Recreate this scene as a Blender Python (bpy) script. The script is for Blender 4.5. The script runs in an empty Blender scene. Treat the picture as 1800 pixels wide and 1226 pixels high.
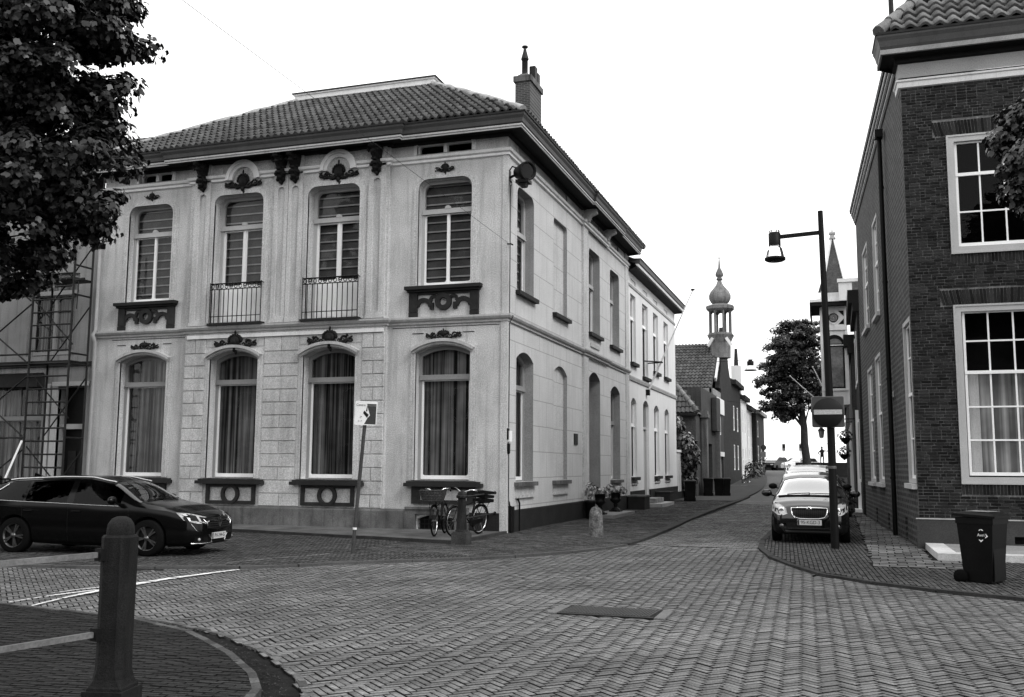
import bpy, math, random, bmesh
from math import sin, cos, pi, sqrt, radians, atan2
from mathutils import Vector, Matrix, noise
random.seed(7)
scene = bpy.context.scene
COL = scene.collection
# ---------------- camera ----------------
cam_d = bpy.data.cameras.new('camera'); cam = bpy.data.objects.new('camera', cam_d); COL.objects.link(cam)
YAW, PITCH, ROLL = 0.3219, 0.12002, 0.00623
fw = Vector((-sin(YAW)*cos(PITCH), cos(YAW)*cos(PITCH), sin(PITCH)))
rt = Vector((cos(YAW), sin(YAW), 0)); up = rt.cross(fw)
r2 = rt*cos(ROLL)+up*sin(ROLL); u2 = -rt*sin(ROLL)+up*cos(ROLL)
m = Matrix((r2, u2, -fw)).transposed().to_4x4(); m.translation = Vector((7.8905, -23.2194, 1.75))
cam.matrix_world = m
cam_d.sensor_width = 36; cam_d.lens = 36*1704.6/1800; cam_d.clip_start = .05; cam_d.clip_end = 2000
scene.camera = cam
scene.render.resolution_x = 1024; scene.render.resolution_y = 697
# ---------------- overcast sky ----------------
w = bpy.data.worlds.new('World'); scene.world = w; w.use_nodes = True
nt = w.node_tree; nt.nodes.clear()
SUN_EL, SUN_AZ = radians(44), radians(68)      # azimuth clockwise from +Y seen from above... towards +X
sky = nt.nodes.new('ShaderNodeTexSky'); sky.sky_type = 'NISHITA'; sky.sun_disc = False
sky.sun_elevation = SUN_EL; sky.sun_rotation = radians(112)
bw = nt.nodes.new('ShaderNodeRGBToBW'); mul = nt.nodes.new('ShaderNodeMath'); mul.operation = 'MULTIPLY_ADD'
mul.inputs[1].default_value = .10*.15; mul.inputs[2].default_value = .87
bg = nt.nodes.new('ShaderNodeBackground'); bg.inputs[1].default_value = 1.0
wo = nt.nodes.new('ShaderNodeOutputWorld')
nt.links.new(sky.outputs[0], bw.inputs[0]); nt.links.new(bw.outputs[0], mul.inputs[0])
nt.links.new(mul.outputs[0], bg.inputs[0]); nt.links.new(bg.outputs[0], wo.inputs[0])
sd = bpy.data.lights.new('sun', 'SUN'); sd.energy = 1.05; sd.angle = radians(22); sd.color = (1, 1, 1)
sun = bpy.data.objects.new('sun', sd); COL.objects.link(sun)
dv = Vector((cos(SUN_EL)*cos(radians(-22)), cos(SUN_EL)*sin(radians(-22)), sin(SUN_EL)))
sun.rotation_euler = dv.to_track_quat('Z', 'Y').to_euler()
scene.view_settings.view_transform = 'Standard'; scene.view_settings.look = 'None'
scene.view_settings.exposure = 0.9; scene.view_settings.gamma = 1
try: scene.cycles.max_bounces = 6; scene.cycles.transparent_max_bounces = 12
except Exception: pass

# ---------------- materials ----------------
class NB:
    def __init__(s, name):
        s.m = bpy.data.materials.new(name); s.m.use_nodes = True; s.t = s.m.node_tree; s.t.nodes.clear()
        s.out = s.t.nodes.new('ShaderNodeOutputMaterial')
    def n(s, ty, **kw):
        o = s.t.nodes.new(ty)
        for k, v in kw.items(): setattr(o, k, v)
        return o
    def l(s, a, b): s.t.links.new(a, b)
    def math(s, op, a, b=None, clamp=False):
        o = s.t.nodes.new('ShaderNodeMath'); o.operation = op; o.use_clamp = clamp
        for i, v in enumerate((a, b)):
            if v is None: continue
            if hasattr(v, 'links'): s.l(v, o.inputs[i])
            else: o.inputs[i].default_value = v
        return o.outputs[0]
    def noise(s, vec, scale, detail=4, rough=.55):
        o = s.t.nodes.new('ShaderNodeTexNoise'); o.inputs['Scale'].default_value = scale
        o.inputs['Detail'].default_value = detail; o.inputs['Roughness'].default_value = rough
        if vec is not None: s.l(vec, o.inputs['Vector'])
        return o.outputs[0]
    def rng(s, v, a, b, c, d):
        o = s.t.nodes.new('ShaderNodeMapRange'); s.l(v, o.inputs[0])
        for i, x in enumerate((a, b, c, d)): o.inputs[i+1].default_value = x
        return o.outputs[0]
    def scl(s, vec, x, y, z):
        o = s.t.nodes.new('ShaderNodeVectorMath'); o.operation = 'MULTIPLY'; s.l(vec, o.inputs[0]); o.inputs[1].default_value = (x, y, z)
        return o.outputs[0]

def M(name, c, var=.25, scale=1.5, fine=.2, fscale=45, rough=.8, spec=.12, metal=0, streak=0, bump=.15, bscale=70, tone=0, coat=0, grime=0, local=False, joints=None):
    """neutral grey material: base c, mottled by coarse and fine noise; tone = per-piece variation"""
    b = NB(name); p = b.n('ShaderNodeBsdfPrincipled'); b.l(p.outputs[0], b.out.inputs[0])
    if local: pos = b.n('ShaderNodeTexCoord').outputs['Object']
    else: pos = b.n('ShaderNodeNewGeometry').outputs['Position']
    v = b.rng(b.noise(pos, scale, 5), .3, .7, 1-var, 1+var)
    v = b.math('MULTIPLY', v, b.rng(b.noise(pos, fscale, 2, .7), .3, .7, 1-fine, 1+fine))
    if streak:
        sv = b.noise(b.scl(pos, 3.2, 3.2, .22), 1.6, 6, .65)
        v = b.math('MULTIPLY', v, b.rng(sv, .50, .70, 1+streak*.15, 1-streak*1.8))
    if grime:
        gv = b.noise(b.scl(pos, 1, 1, .6), .9, 7, .7)
        v = b.math('MULTIPLY', v, b.rng(gv, .45, .68, 1, 1-grime))
    if tone:
        at = b.n('ShaderNodeAttribute', attribute_name='tone').outputs['Fac']
        oi = b.n('ShaderNodeObjectInfo').outputs['Random']
        f = b.math('FRACT', b.math('ADD', at, oi))
        v = b.math('MULTIPLY', v, b.rng(f, 0, 1, 1-tone, 1+tone))
    if joints:
        ax, bwid, bh, mort, jd = joints
        sp = b.n('ShaderNodeSeparateXYZ'); b.l(pos, sp.inputs[0]); cb = b.n('ShaderNodeCombineXYZ')
        b.l(sp.outputs[ax], cb.inputs[0]); b.l(sp.outputs[2], cb.inputs[1])
        br = b.n('ShaderNodeTexBrick'); b.l(cb.outputs[0], br.inputs['Vector'])
        br.inputs['Scale'].default_value = 1; br.inputs['Brick Width'].default_value = bwid; br.inputs['Row Height'].default_value = bh
        br.inputs['Mortar Size'].default_value = mort; br.inputs['Mortar Smooth'].default_value = .2
        br.inputs['Color1'].default_value = (.75, .75, .75, 1); br.inputs['Color2'].default_value = (1.25, 1.25, 1.25, 1)
        if jd > 0: br.inputs['Color1'].default_value = (1, 1, 1, 1); br.inputs['Color2'].default_value = (1, 1, 1, 1)
        br.inputs['Mortar'].default_value = (abs(jd),)*3+(1,)
        v = b.math('MULTIPLY', v, br.outputs['Color'])
    v = b.math('MULTIPLY', v, c)
    b.l(v, p.inputs['Base Color'])
    p.inputs['Roughness'].default_value = rough; p.inputs['Metallic'].default_value = metal
    p.inputs['Specular IOR Level'].default_value = spec
    if coat: p.inputs['Coat Weight'].default_value = coat; p.inputs['Coat Roughness'].default_value = .03
    if bump:
        bp = b.n('ShaderNodeBump'); bp.inputs['Strength'].default_value = bump; bp.inputs['Distance'].default_value = .02
        b.l(b.noise(pos, bscale, 4, .6), bp.inputs['Height']); b.l(bp.outputs[0], p.inputs['Normal'])
    return b.m

def MGLASS(name, refl=1.0, dark=.0):
    b = NB(name); tr = b.n('ShaderNodeBsdfTransparent'); tr.inputs[0].default_value = (1-dark,)*3+(1,)
    g = b.n('ShaderNodeBsdfGlossy'); g.inputs['Roughness'].default_value = .02; g.inputs[0].default_value = (.9, .9, .9, 1)
    fr = b.n('ShaderNodeFresnel'); fr.inputs[0].default_value = 1.5
    pos = b.n('ShaderNodeNewGeometry').outputs['Position']
    bp = b.n('ShaderNodeBump'); bp.inputs['Strength'].default_value = .04; bp.inputs['Distance'].default_value = .05
    b.l(b.noise(pos, 1.6, 2), bp.inputs['Height']); b.l(bp.outputs[0], g.inputs['Normal'])
    mx = b.n('ShaderNodeMixShader'); b.l(b.math('MULTIPLY', fr.outputs[0], refl, True), mx.inputs[0])
    b.l(tr.outputs[0], mx.inputs[1]); b.l(g.outputs[0], mx.inputs[2]); b.l(mx.outputs[0], b.out.inputs[0]); return b.m

def MCLOTH(name, c, ax, freq, amp=.5, scale=3):
    """curtain: grey cloth with slow tone changes and painted fold light and shade"""
    b = NB(name); p = b.n('ShaderNodeBsdfPrincipled'); b.l(p.outputs[0], b.out.inputs[0]); pos = b.n('ShaderNodeNewGeometry').outputs['Position']
    v = b.rng(b.noise(b.scl(pos, freq, freq, .12), 1, 3, .6), .4, .62, 1-amp, 1+amp*1.6); v = b.math('MULTIPLY', v, b.rng(b.noise(pos, .9, 3), .3, .7, .5, 1.5)); v = b.math('MULTIPLY', v, c)  # vertical stripes: bright and shaded folds painted into the cloth colour
    b.l(v, p.inputs['Base Color']); p.inputs['Roughness'].default_value = .95; p.inputs['Specular IOR Level'].default_value = .05; return b.m

PLASTER = M('plaster_grey', .51, var=.07, scale=.9, fine=.34, fscale=38, streak=.14, grime=.26, rough=.9, bump=.3, bscale=120)
PLASTER_S = M('plaster_scored', .54, var=.06, scale=.9, fine=.22, fscale=38, streak=.06, grime=.10, rough=.9, bump=.3, bscale=120, joints=(1, 1.45, .71, .014, .62))
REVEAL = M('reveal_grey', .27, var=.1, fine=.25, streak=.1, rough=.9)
PLASTER_W = M('plaster_white', .66, var=.04, scale=.7, fine=.1, fscale=50, streak=.06, rough=.9, bump=.2)
TRIMW = M('trim_white', .72, var=.06, fine=.12, streak=.08, rough=.7, bump=.1)
TRIMG = M('trim_grey', .42, var=.1, fine=.2, streak=.12, rough=.8)
TRIMD = M('trim_dark', .022, var=.2, fine=.25, rough=.7)
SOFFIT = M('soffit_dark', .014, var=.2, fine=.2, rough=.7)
GUTTER = M('gutter_grey', .075, var=.12, fine=.15, streak=.08, rough=.55)
GUTTER_EDGE = M('gutter_edge', .02, rough=.6)
PLINTH = M('plinth_stone', .12, var=.3, scale=2, fine=.25, streak=.3, grime=.35, rough=.9)
PLINTH_D = M('plinth_dark', .02, var=.25, fine=.3, rough=.85)
ORN = M('ornament_dark', .012, var=.4, scale=8, fine=.4, rough=.6, bump=.5, bscale=60)
FRAMEW = M('frame_white', .85, var=.04, fine=.06, rough=.5, bump=0)
FRAMEG = M('frame_grey', .27, var=.08, fine=.12, rough=.6, bump=0)
FRAMEM = M('frame_mid', .42, var=.08, fine=.12, rough=.6, bump=0)
GLASS = MGLASS('window_glass', .55, .08)
GLASSD = MGLASS('dark_glass', .22, .6)
CARGLASS = MGLASS('car_glass', 1.3, .6)
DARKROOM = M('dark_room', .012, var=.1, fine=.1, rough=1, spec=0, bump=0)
CURTD = MCLOTH('curtain_dark', .12, 0, 11, .85)
CURTL = MCLOTH('curtain_lace', .33, 0, 6, .45)
BLIND = M('blind_cloth', .10, var=.2, scale=3, fine=.2, rough=.95, spec=.05, bump=0, grime=.3)
BLIND_HL = M('blind_fold_highlight', .42, var=.2, fine=.2, bump=0)  # highlight along each blind fold, painted as a lighter band of cloth
IRON = M('iron_black', .006, var=.2, fine=.2, rough=.5, spec=.12)
IRONG = M('iron_painted', .022, var=.3, scale=5, fine=.3, rough=.55, spec=.15)
TILE = M('roof_tile', .075, var=.15, scale=3, fine=.35, fscale=35, rough=.75, tone=.3, grime=.2)
TILE_R = M('roof_tile_large', .15, var=.15, scale=4, fine=.35, fscale=35, rough=.7, tone=.35, grime=.3)
MORTAR_RIDGE = M('ridge_mortar', .30, var=.25, scale=3, fine=.35, rough=.95)
BRICK = M('brick_dark', .019, var=.3, scale=1.2, fine=.5, fscale=55, rough=.85, tone=.7, bump=.4)
MORTAR = M('mortar', .12, var=.6, scale=6, fine=.35, rough=.95)
BRICKWALL = M('brick_wall_far', .043, var=.15, scale=2, fine=.45, fscale=16, rough=.85, joints=(1, .42, .132, .03, -2.2))
BRICKWALL_D = M('brick_wall_dark', .022, var=.2, scale=2, fine=.35, fscale=20, rough=.85, joints=(1, .21, .066, .009, -1.7))
BRICKWALL_X = M('brick_wall_front', .045, var=.12, scale=2, fine=.3, fscale=30, rough=.85, joints=(0, .21, .066, .012, -2.4))
PAVER = M('paver', .143, var=.24, scale=.5, fine=.45, fscale=50, rough=.7, spec=.25, tone=.26, bump=.35, bscale=90, grime=.3)
PAVER_D = M('paver_dark', .07, var=.25, scale=.9, fine=.4, fscale=55, rough=.8, tone=.35, bump=.35, bscale=90, grime=.3)
JOINT = M('joint_sand', .010, var=.5, scale=6, fine=.6, fscale=80, rough=1, spec=.1)
ROADFAR = M('road_far', .10, var=.15, scale=1.5, fine=.35, fscale=14, rough=.85)
WALKFAR = M('walk_far', .055, var=.2, scale=1.5, fine=.4, fscale=14, rough=.85)
KERB = M('kerb_stone', .035, var=.3, scale=3, fine=.3, rough=.85)
PAINTL = M('road_paint', .62, var=.35, scale=7, fine=.35, fscale=30, rough=.8)
STONE = M('stone_weathered', .24, var=.45, scale=6, fine=.4, fscale=40, rough=.9, bump=.6, grime=.4)
GRANITE = M('granite_dark', .014, var=.3, scale=5, fine=.45, fscale=90, rough=.75, bump=.35, bscale=110, streak=.3)
BLACKBASE = M('base_black', .012, fine=.4, rough=.7)
STEPSTONE = M('step_stone', .5, var=.12, fine=.2, rough=.9, grime=.2)
CARBLK = M('car_black', .002, var=.05, fine=0, rough=.14, spec=.22, coat=0, bump=0, local=True)
CARDK = M('car_dark', .003, var=.05, fine=0, rough=.12, spec=.4, coat=.5, bump=0, local=True)
CARWH = M('car_white', .7, var=.03, fine=0, rough=.2, spec=.5, coat=.6, bump=0, local=True)
CHROME = M('chrome', .8, var=.05, fine=0, rough=.12, metal=1, bump=0)
ALLOY = M('alloy', .12, var=.1, fine=0, rough=.35, metal=.8, bump=0)
RUBBER = M('rubber', .004, rough=.9, spec=.08, bump=0)
PLASTIC = M('plastic_black', .006, var=.1, fine=.1, rough=.5, spec=.1, bump=0)
BINM = M('bin_plastic', .005, var=.3, fine=.3, grime=.3, rough=.45, spec=.1, bump=.05)
LAMPGL = M('lamp_lens', .38, var=.3, scale=30, fine=.1, rough=.08, spec=.8, bump=0, local=True)
PLATE = M('plate', .45, var=.05, fine=.05, rough=.4, bump=0)
INK = M('ink_black', .01, var=0, fine=0, rough=.6, bump=0)
INKW = M('ink_white', .8, var=0, fine=0, rough=.6, bump=0)
SIGNRED = M('sign_dark', .016, var=.05, fine=.08, rough=.45, spec=.1, bump=0)
SIGNBACK = M('sign_back', .075, var=.1, fine=.1, rough=.5, spec=.1, bump=0)
SIGNGREY = M('sign_grey', .22, var=.1, fine=.1, rough=.45, bump=0)
STEELG = M('galvanised', .11, var=.2, scale=8, fine=.2, rough=.5, metal=.3)
ALU = M('scaffold_tube', .022, var=.25, scale=6, fine=.2, rough=.5, metal=.4)
BARK = M('bark', .03, var=.4, scale=6, fine=.4, rough=.95, bump=.8, bscale=25)
LEAF = M('leaf_dark', .013, var=.3, scale=3, fine=.2, rough=.4, spec=.4, tone=.7, bump=0)
LEAF_M = M('leaf_mid', .035, var=.3, scale=1, fine=.3, rough=.6, tone=.5, bump=0)
LEAF_L = M('leaf_light', .26, var=.3, scale=5, fine=.3, rough=.6, tone=.7, bump=0)
WOODD = M('door_dark', .01, var=.3, fine=.2, rough=.5)
WICKER = M('wicker', .05, var=.4, scale=20, fine=.5, rough=.9, bump=.5)
DOMEZ = M('lead_dome', .16, var=.3, scale=2, fine=.35, fscale=20, rough=.7, streak=.35)
WHITEPOLE = M('flagpole_white', .7, rough=.5, bump=0)
ZINC = M('zinc_pipe', .33, var=.1, fine=.15, rough=.5)

# ---------------- mesh helpers ----------------
class MB:
    def __init__(s): s.v = []; s.f = []; s.mi = []; s.tn = []; s.sm = []
    def add(s, vs, fs, mi=0, tone=0., smooth=False):
        k = len(s.v); s.v += [tuple(p) for p in vs]
        for f in fs: s.f.append(tuple(i+k for i in f)); s.mi.append(mi); s.tn.append(tone); s.sm.append(smooth)
    def quad(s, a, b, c, d, **k): s.add([a, b, c, d], [(0, 1, 2, 3)], **k)
    def box(s, x0, x1, y0, y1, z0, z1, M4=None, **k):
        vs = [Vector((x, y, z)) for z in (z0, z1) for y in (y0, y1) for x in (x0, x1)]
        if M4 is not None: vs = [M4@v for v in vs]
        s.add(vs, [(0, 2, 3, 1), (4, 5, 7, 6), (0, 1, 5, 4), (2, 6, 7, 3), (0, 4, 6, 2), (1, 3, 7, 5)], **k)
    def prism(s, poly, a, b, **k):
        """poly: 3D points loop, extruded by vector b-a (a offset start)"""
        n = len(poly); A = [Vector(p)+Vector(a) for p in poly]; B = [Vector(p)+Vector(b) for p in poly]
        s.add(A+B, [tuple(range(n))[::-1], tuple(range(n, 2*n))]+[(i, (i+1) % n, (i+1) % n+n, i+n) for i in range(n)], **k)
    def tube(s, pts, r, n=8, caps=True, smooth=True, closed=False, **k):
        pts = [Vector(p) for p in pts]; N = len(pts); rs = r if isinstance(r, (list, tuple)) else [r]*N
        vs = []; prev = None
        for i, p in enumerate(pts):
            if closed: t = pts[(i+1) % N]-pts[i-1]
            else: t = pts[min(i+1, N-1)]-pts[max(i-1, 0)]
            t.normalize()
            if prev is None:
                prev = Vector((0, 0, 1)) if abs(t.z) < .9 else Vector((1, 0, 0))
            x = prev-t*prev.dot(t)
            if x.length < 1e-5: x = t.orthogonal()
            x.normalize(); prev = x; y = t.cross(x)
            for j in range(n):
                a = 2*pi*j/n; vs.append(p+(x*cos(a)+y*sin(a))*rs[i])
        fs = [(i*n+j, i*n+(j+1) % n, (i+1) % N*n+(j+1) % n, (i+1) % N*n+j) for i in range(N if closed else N-1) for j in range(n)]
        s.add(vs, fs, smooth=smooth, **k)
        if caps and not closed:
            s.add(vs[:n], [tuple(range(n))[::-1]], **k); s.add(vs[-n:], [tuple(range(n))], **k)
    def bar(s, a, b, w, h=None, up=(0, 0, 1), **k):
        a = Vector(a); b = Vector(b); h = h or w; t = (b-a).normalized(); u = Vector(up)
        if abs(t.dot(u)) > .95: u = Vector((1, 0, 0))
        x = t.cross(u).normalized(); y = x.cross(t)
        c = [x*sx*w/2+y*sy*h/2 for sx, sy in ((-1, -1), (1, -1), (1, 1), (-1, 1))]
        s.add([a+q for q in c]+[b+q for q in c], [(3, 2, 1, 0), (4, 5, 6, 7), (0, 1, 5, 4), (1, 2, 6, 5), (2, 3, 7, 6), (3, 0, 4, 7)], **k)
    def lathe(s, prof, c=(0, 0, 0), n=16, smooth=True, M4=None, caps=True, **k):
        c = Vector(c); vs = []
        for r, z in prof:
            for j in range(n):
                a = 2*pi*(j+.5)/n; p = Vector((r*cos(a), r*sin(a), z))
                if M4 is not None: p = M4@p
                vs.append(c+p)
        N = len(prof)
        fs = [(i*n+j, i*n+(j+1) % n, (i+1)*n+(j+1) % n, (i+1)*n+j) for i in range(N-1) for j in range(n)]
        s.add(vs, fs, smooth=smooth, **k)
        if caps: s.add(vs[:n], [tuple(range(n))[::-1]], **k); s.add(vs[-n:], [tuple(range(n))], **k)
    def ball(s, c, rx, ry=None, rz=None, n=10, m=6, **k):
        ry = ry or rx; rz = rz or rx
        vs = []
        for i in range(m+1):
            t = pi*i/m
            for j in range(n):
                a = 2*pi*j/n; vs.append(Vector(c)+Vector((rx*sin(t)*cos(a), ry*sin(t)*sin(a), rz*cos(t))))
        s.add(vs, [(i*n+j, (i+1)*n+j, (i+1)*n+(j+1) % n, i*n+(j+1) % n) for i in range(m) for j in range(n)], smooth=True, **k)
    def build(s, name, mat, parent=None, **tags):
        me = bpy.data.meshes.new(name); me.from_pydata(s.v, [], s.f); me.update()
        for mm in (mat if isinstance(mat, (list, tuple)) else [mat]): me.materials.append(mm)
        if any(s.mi): me.polygons.foreach_set('material_index', s.mi)
        if any(s.sm): me.polygons.foreach_set('use_smooth', s.sm)
        if any(s.tn):
            a = me.attributes.new('tone', 'FLOAT', 'FACE'); a.data.foreach_set('value', s.tn)
        o = bpy.data.objects.new(name, me); COL.objects.link(o)
        if parent: o.parent = parent
        return tag(o, **tags)
def tag(o, label=None, cat=None, group=None, kind=None):
    if label: o['label'] = label
    if cat: o['category'] = cat
    if group: o['group'] = group
    if kind: o['kind'] = kind
    return o
def empty(name, loc=(0, 0, 0), rz=0, **tags):
    o = bpy.data.objects.new(name, None); COL.objects.link(o); o.location = loc; o.rotation_euler = (0, 0, rz)
    o.empty_display_size = .3
    return tag(o, **tags)
def inst(name, me, parent, loc, rot=(0, 0, 0), scale=(1, 1, 1)):
    o = bpy.data.objects.new(name, me); COL.objects.link(o); o.parent = parent; o.location = loc; o.rotation_euler = rot; o.scale = scale
    return o
def copy_tree(o, parent=None):
    c = o.copy(); COL.objects.link(c); c.parent = parent
    for ch in list(o.children): copy_tree(ch, c)
    return c

class Fr:
    """wall frame: u along, v up, d into the wall"""
    def __init__(s, o, u, d): s.o = Vector(o); s.u = Vector(u).normalized(); s.d = Vector(d).normalized()
    def P(s, u, v, d=0): return s.o+s.u*u+s.d*d+Vector((0, 0, v))
    def box(s, mb, u0, u1, v0, v1, d0, d1, **k):
        vs = [s.P(u, v, d) for v in (v0, v1) for d in (d0, d1) for u in (u0, u1)]
        mb.add(vs, [(0, 2, 3, 1), (4, 5, 7, 6), (0, 1, 5, 4), (2, 6, 7, 3), (0, 4, 6, 2), (1, 3, 7, 5)], **k)
def top_pts(o, ins=0., n=12):
    """top curve points of an opening from right to left"""
    u0, u1, v1 = o['u0']+ins, o['u1']-ins, o['v1']-ins
    k = o.get('kind', 'rect')
    if k == 'rect': return [(u1, v1), (u0, v1)]
    if k == 'seg':
        w_ = u1-u0; r_ = o['rise']*(w_/(o['u1']-o['u0'])); R = (w_*w_/4+r_*r_)/(2*r_); cx = (u0+u1)/2; cz = v1+r_-R
        a = math.asin(w_/2/R)
        return [(cx+R*sin(a*(1-2*i/n)), cz+R*cos(a*(1-2*i/n))) for i in range(n+1)]
    if k == 'point':
        w_ = u1-u0; cx = (u0+u1)/2; h = n//2
        return [(u0+w_*cos(pi/3*i/h), v1+w_*sin(pi/3*i/h)) for i in range(h+1)]+[(u1-w_*cos(pi/3*i/h), v1+w_*sin(pi/3*i/h)) for i in range(h-1, -1, -1)]
    r_ = max(.02, o['rise']-ins); h = n//2   # 'round': rounded corners
    return [(u1-r_+r_*cos(pi/2*i/h), v1-r_+r_*sin(pi/2*i/h)) for i in range(h+1)]+[(u0+r_-r_*sin(pi/2*i/h), v1-r_+r_*cos(pi/2*i/h)) for i in range(h+1)]
def outline(o, ins=0., n=12, bot=None):
    b = o['v0']+(ins if bot is None else bot)
    return [(o['u0']+ins, b), (o['u1']-ins, b)]+top_pts(o, ins, n)
def ring(mb, fr, A, B, d0, d1, **k):
    n = len(A); vs = [fr.P(u, v, d0) for u, v in A]+[fr.P(u, v, d0) for u, v in B]+[fr.P(u, v, d1) for u, v in A]+[fr.P(u, v, d1) for u, v in B]
    fs = []
    for i in range(n):
        j = (i+1) % n
        fs += [(i, j, n+j, n+i), (i, 2*n+i, 2*n+j, j), (n+i, n+j, 3*n+j, 3*n+i)]
    mb.add(vs, fs, **k)
def fan(mb, fr, A, d, **k): mb.add([fr.P(u, v, d) for u, v in A], [tuple(range(len(A)))], **k)
def wall(mb, fr, U0, U1, V0, V1, ops, depth=.3, d=0., rmi=0, **k):
    bb = []
    for o in ops:
        t = outline(o); vm = max(p[1] for p in t); bb.append((o['u0'], o['u1'], o['v0'], vm))
    us = sorted({U0, U1}|{x for b in bb for x in b[:2] if U0 < x < U1}); vs = sorted({V0, V1}|{x for b in bb for x in b[2:] if V0 < x < V1})
    for i in range(len(us)-1):
        for j in range(len(vs)-1):
            cu, cv = (us[i]+us[i+1])/2, (vs[j]+vs[j+1])/2
            if any(b[0] < cu < b[1] and b[2] < cv < b[3] for b in bb): continue
            mb.quad(fr.P(us[i], vs[j], d), fr.P(us[i+1], vs[j], d), fr.P(us[i+1], vs[j+1], d), fr.P(us[i], vs[j+1], d), **k)
    for o, b in zip(ops, bb):
        t = top_pts(o)
        if o.get('kind', 'rect') != 'rect':
            for a, c in zip(t[:-1], t[1:]):
                mb.quad(fr.P(a[0], a[1], d), fr.P(a[0], b[3], d), fr.P(c[0], b[3], d), fr.P(c[0], c[1], d), **k)
        A = outline(o); dd = o.get('depth', depth)
        for a, c in zip(A, A[1:]+A[:1]):
            mb.quad(fr.P(*a, d), fr.P(*c, d), fr.P(*c, d+dd), fr.P(*a, d+dd), **dict(k, mi=rmi))
def sweep(mb, path, prof, closed=False, caps=True, **k):
    """profile [(out, z)] swept along plan path; 'out' is to the right of travel, mitred"""
    P = [Vector((p[0], p[1])) for p in path]; n = len(P); offs = []
    for i in range(n):
        d1 = (P[i]-P[i-1]).normalized() if (i > 0 or closed) else None
        d2 = (P[(i+1) % n]-P[i]).normalized() if (i < n-1 or closed) else None
        if d1 is None: d1 = d2
        if d2 is None: d2 = d1
        n1 = Vector((d1.y, -d1.x)); n2 = Vector((d2.y, -d2.x)); b = n1+n2
        if b.length < 1e-6: b = n1
        b = b.normalized(); offs.append(b/max(.2, b.dot(n1)))
    vs = []
    for i in range(n):
        for o, z in prof: q = P[i]+offs[i]*o; vs.append((q.x, q.y, z))
    m_ = len(prof)
    fs = [(i*m_+j, (i+1) % n*m_+j, (i+1) % n*m_+j+1, i*m_+j+1) for i in range(n if closed else n-1) for j in range(m_-1)]
    mb.add(vs, fs, **k)
    if caps and not closed:
        mb.add(vs[:m_], [tuple(range(m_))], **k); mb.add(vs[-m_:], [tuple(range(m_))[::-1]], **k)
def folds(mb, fr, u0, u1, v0, v1, d, amp=.03, per=.09, axis='v', **k):
    """pleated cloth: axis 'v' vertical pleats"""
    rr = random.Random(int(u0*977+v0*131)); x = 0; L = (u1-u0) if axis == 'v' else (v1-v0); pts = []
    while x < L:
        pts.append((x, d+rr.uniform(-amp, amp))); x += per*rr.uniform(.25, .75)
    pts.append((L, d))
    vs = []
    for x, dd in pts:
        if axis == 'v': vs += [fr.P(u0+x, v0, dd), fr.P(u0+x, v1, dd)]
        else: vs += [fr.P(u0, v0+x, dd), fr.P(u1, v0+x, dd)]
    mb.add(vs, [(2*i, 2*i+2, 2*i+3, 2*i+1) for i in range(len(pts)-1)], smooth=True, **k)
def text(name, s, size, mat, parent, loc, rot, depth=.002, align='CENTER', sx=1.0):
    cu = bpy.data.curves.new(name, 'FONT'); cu.body = s; cu.size = size; cu.extrude = depth; cu.align_x = align; cu.align_y = 'CENTER'
    tmp = bpy.data.objects.new(name, cu); COL.objects.link(tmp)
    dg = bpy.context.evaluated_depsgraph_get(); me = bpy.data.meshes.new_from_object(tmp.evaluated_get(dg)); bpy.data.objects.remove(tmp)
    me.materials.clear(); me.materials.append(mat)
    o = bpy.data.objects.new(name, me); COL.objects.link(o); o.parent = parent; o.location = loc; o.rotation_euler = rot; o.scale = (sx, 1, 1)
    return o
# ================= main corner building =================
FF = Fr((0, 0, 0), (1, 0, 0), (0, 1, 0)); FC = Fr((0, -.12, 0), (1, 0, 0), (0, 1, 0)); FS = Fr((0, 0, 0), (0, 1, 0), (-1, 0, 0))
main = empty('town_house', (-6, 0, 0), label='large pale plastered corner town house with hipped tile roof and dark ornaments', cat='building')
main_loc = Vector((-6, 0, 0))
class BP:
    """parent helper: builds mesh in world coordinates and parents it keeping place"""
    pass
def part(mb, name, mat, parent, off=None, **t):
    o = mb.build(name, mat, None, **t); o.parent = parent
    o.matrix_parent_inverse = world_of(parent).inverted(); return o
_W = {}
def world_of(o):
    if o.name in _W: return _W[o.name]
    m_ = Matrix.LocRotScale(o.location, o.rotation_euler, o.scale)
    if o.parent: m_ = world_of(o.parent)@o.matrix_parent_inverse@m_
    return m_
def arc_band(mb, fr, cu, cv, r0, r1, a0, a1, d0, d1, n=14, **k):
    A = [(cu+r1*cos(a0+(a1-a0)*i/n), cv+r1*sin(a0+(a1-a0)*i/n)) for i in range(n+1)]
    B = [(cu+r0*cos(a0+(a1-a0)*i/n), cv+r0*sin(a0+(a1-a0)*i/n)) for i in range(n+1)]
    N = n+1; vs = [fr.P(*p, d0) for p in A]+[fr.P(*p, d0) for p in B]+[fr.P(*p, d1) for p in A]+[fr.P(*p, d1) for p in B]
    fs = []
    for i in range(n): fs += [(i, i+1, N+i+1, N+i), (i, 2*N+i, 2*N+i+1, i+1), (N+i, N+i+1, 3*N+i+1, 3*N+i)]
    fs += [(0, N, 3*N, 2*N), (n, N+n, 3*N+n, 2*N+n)]
    mb.add(vs, fs, **k)

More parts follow.
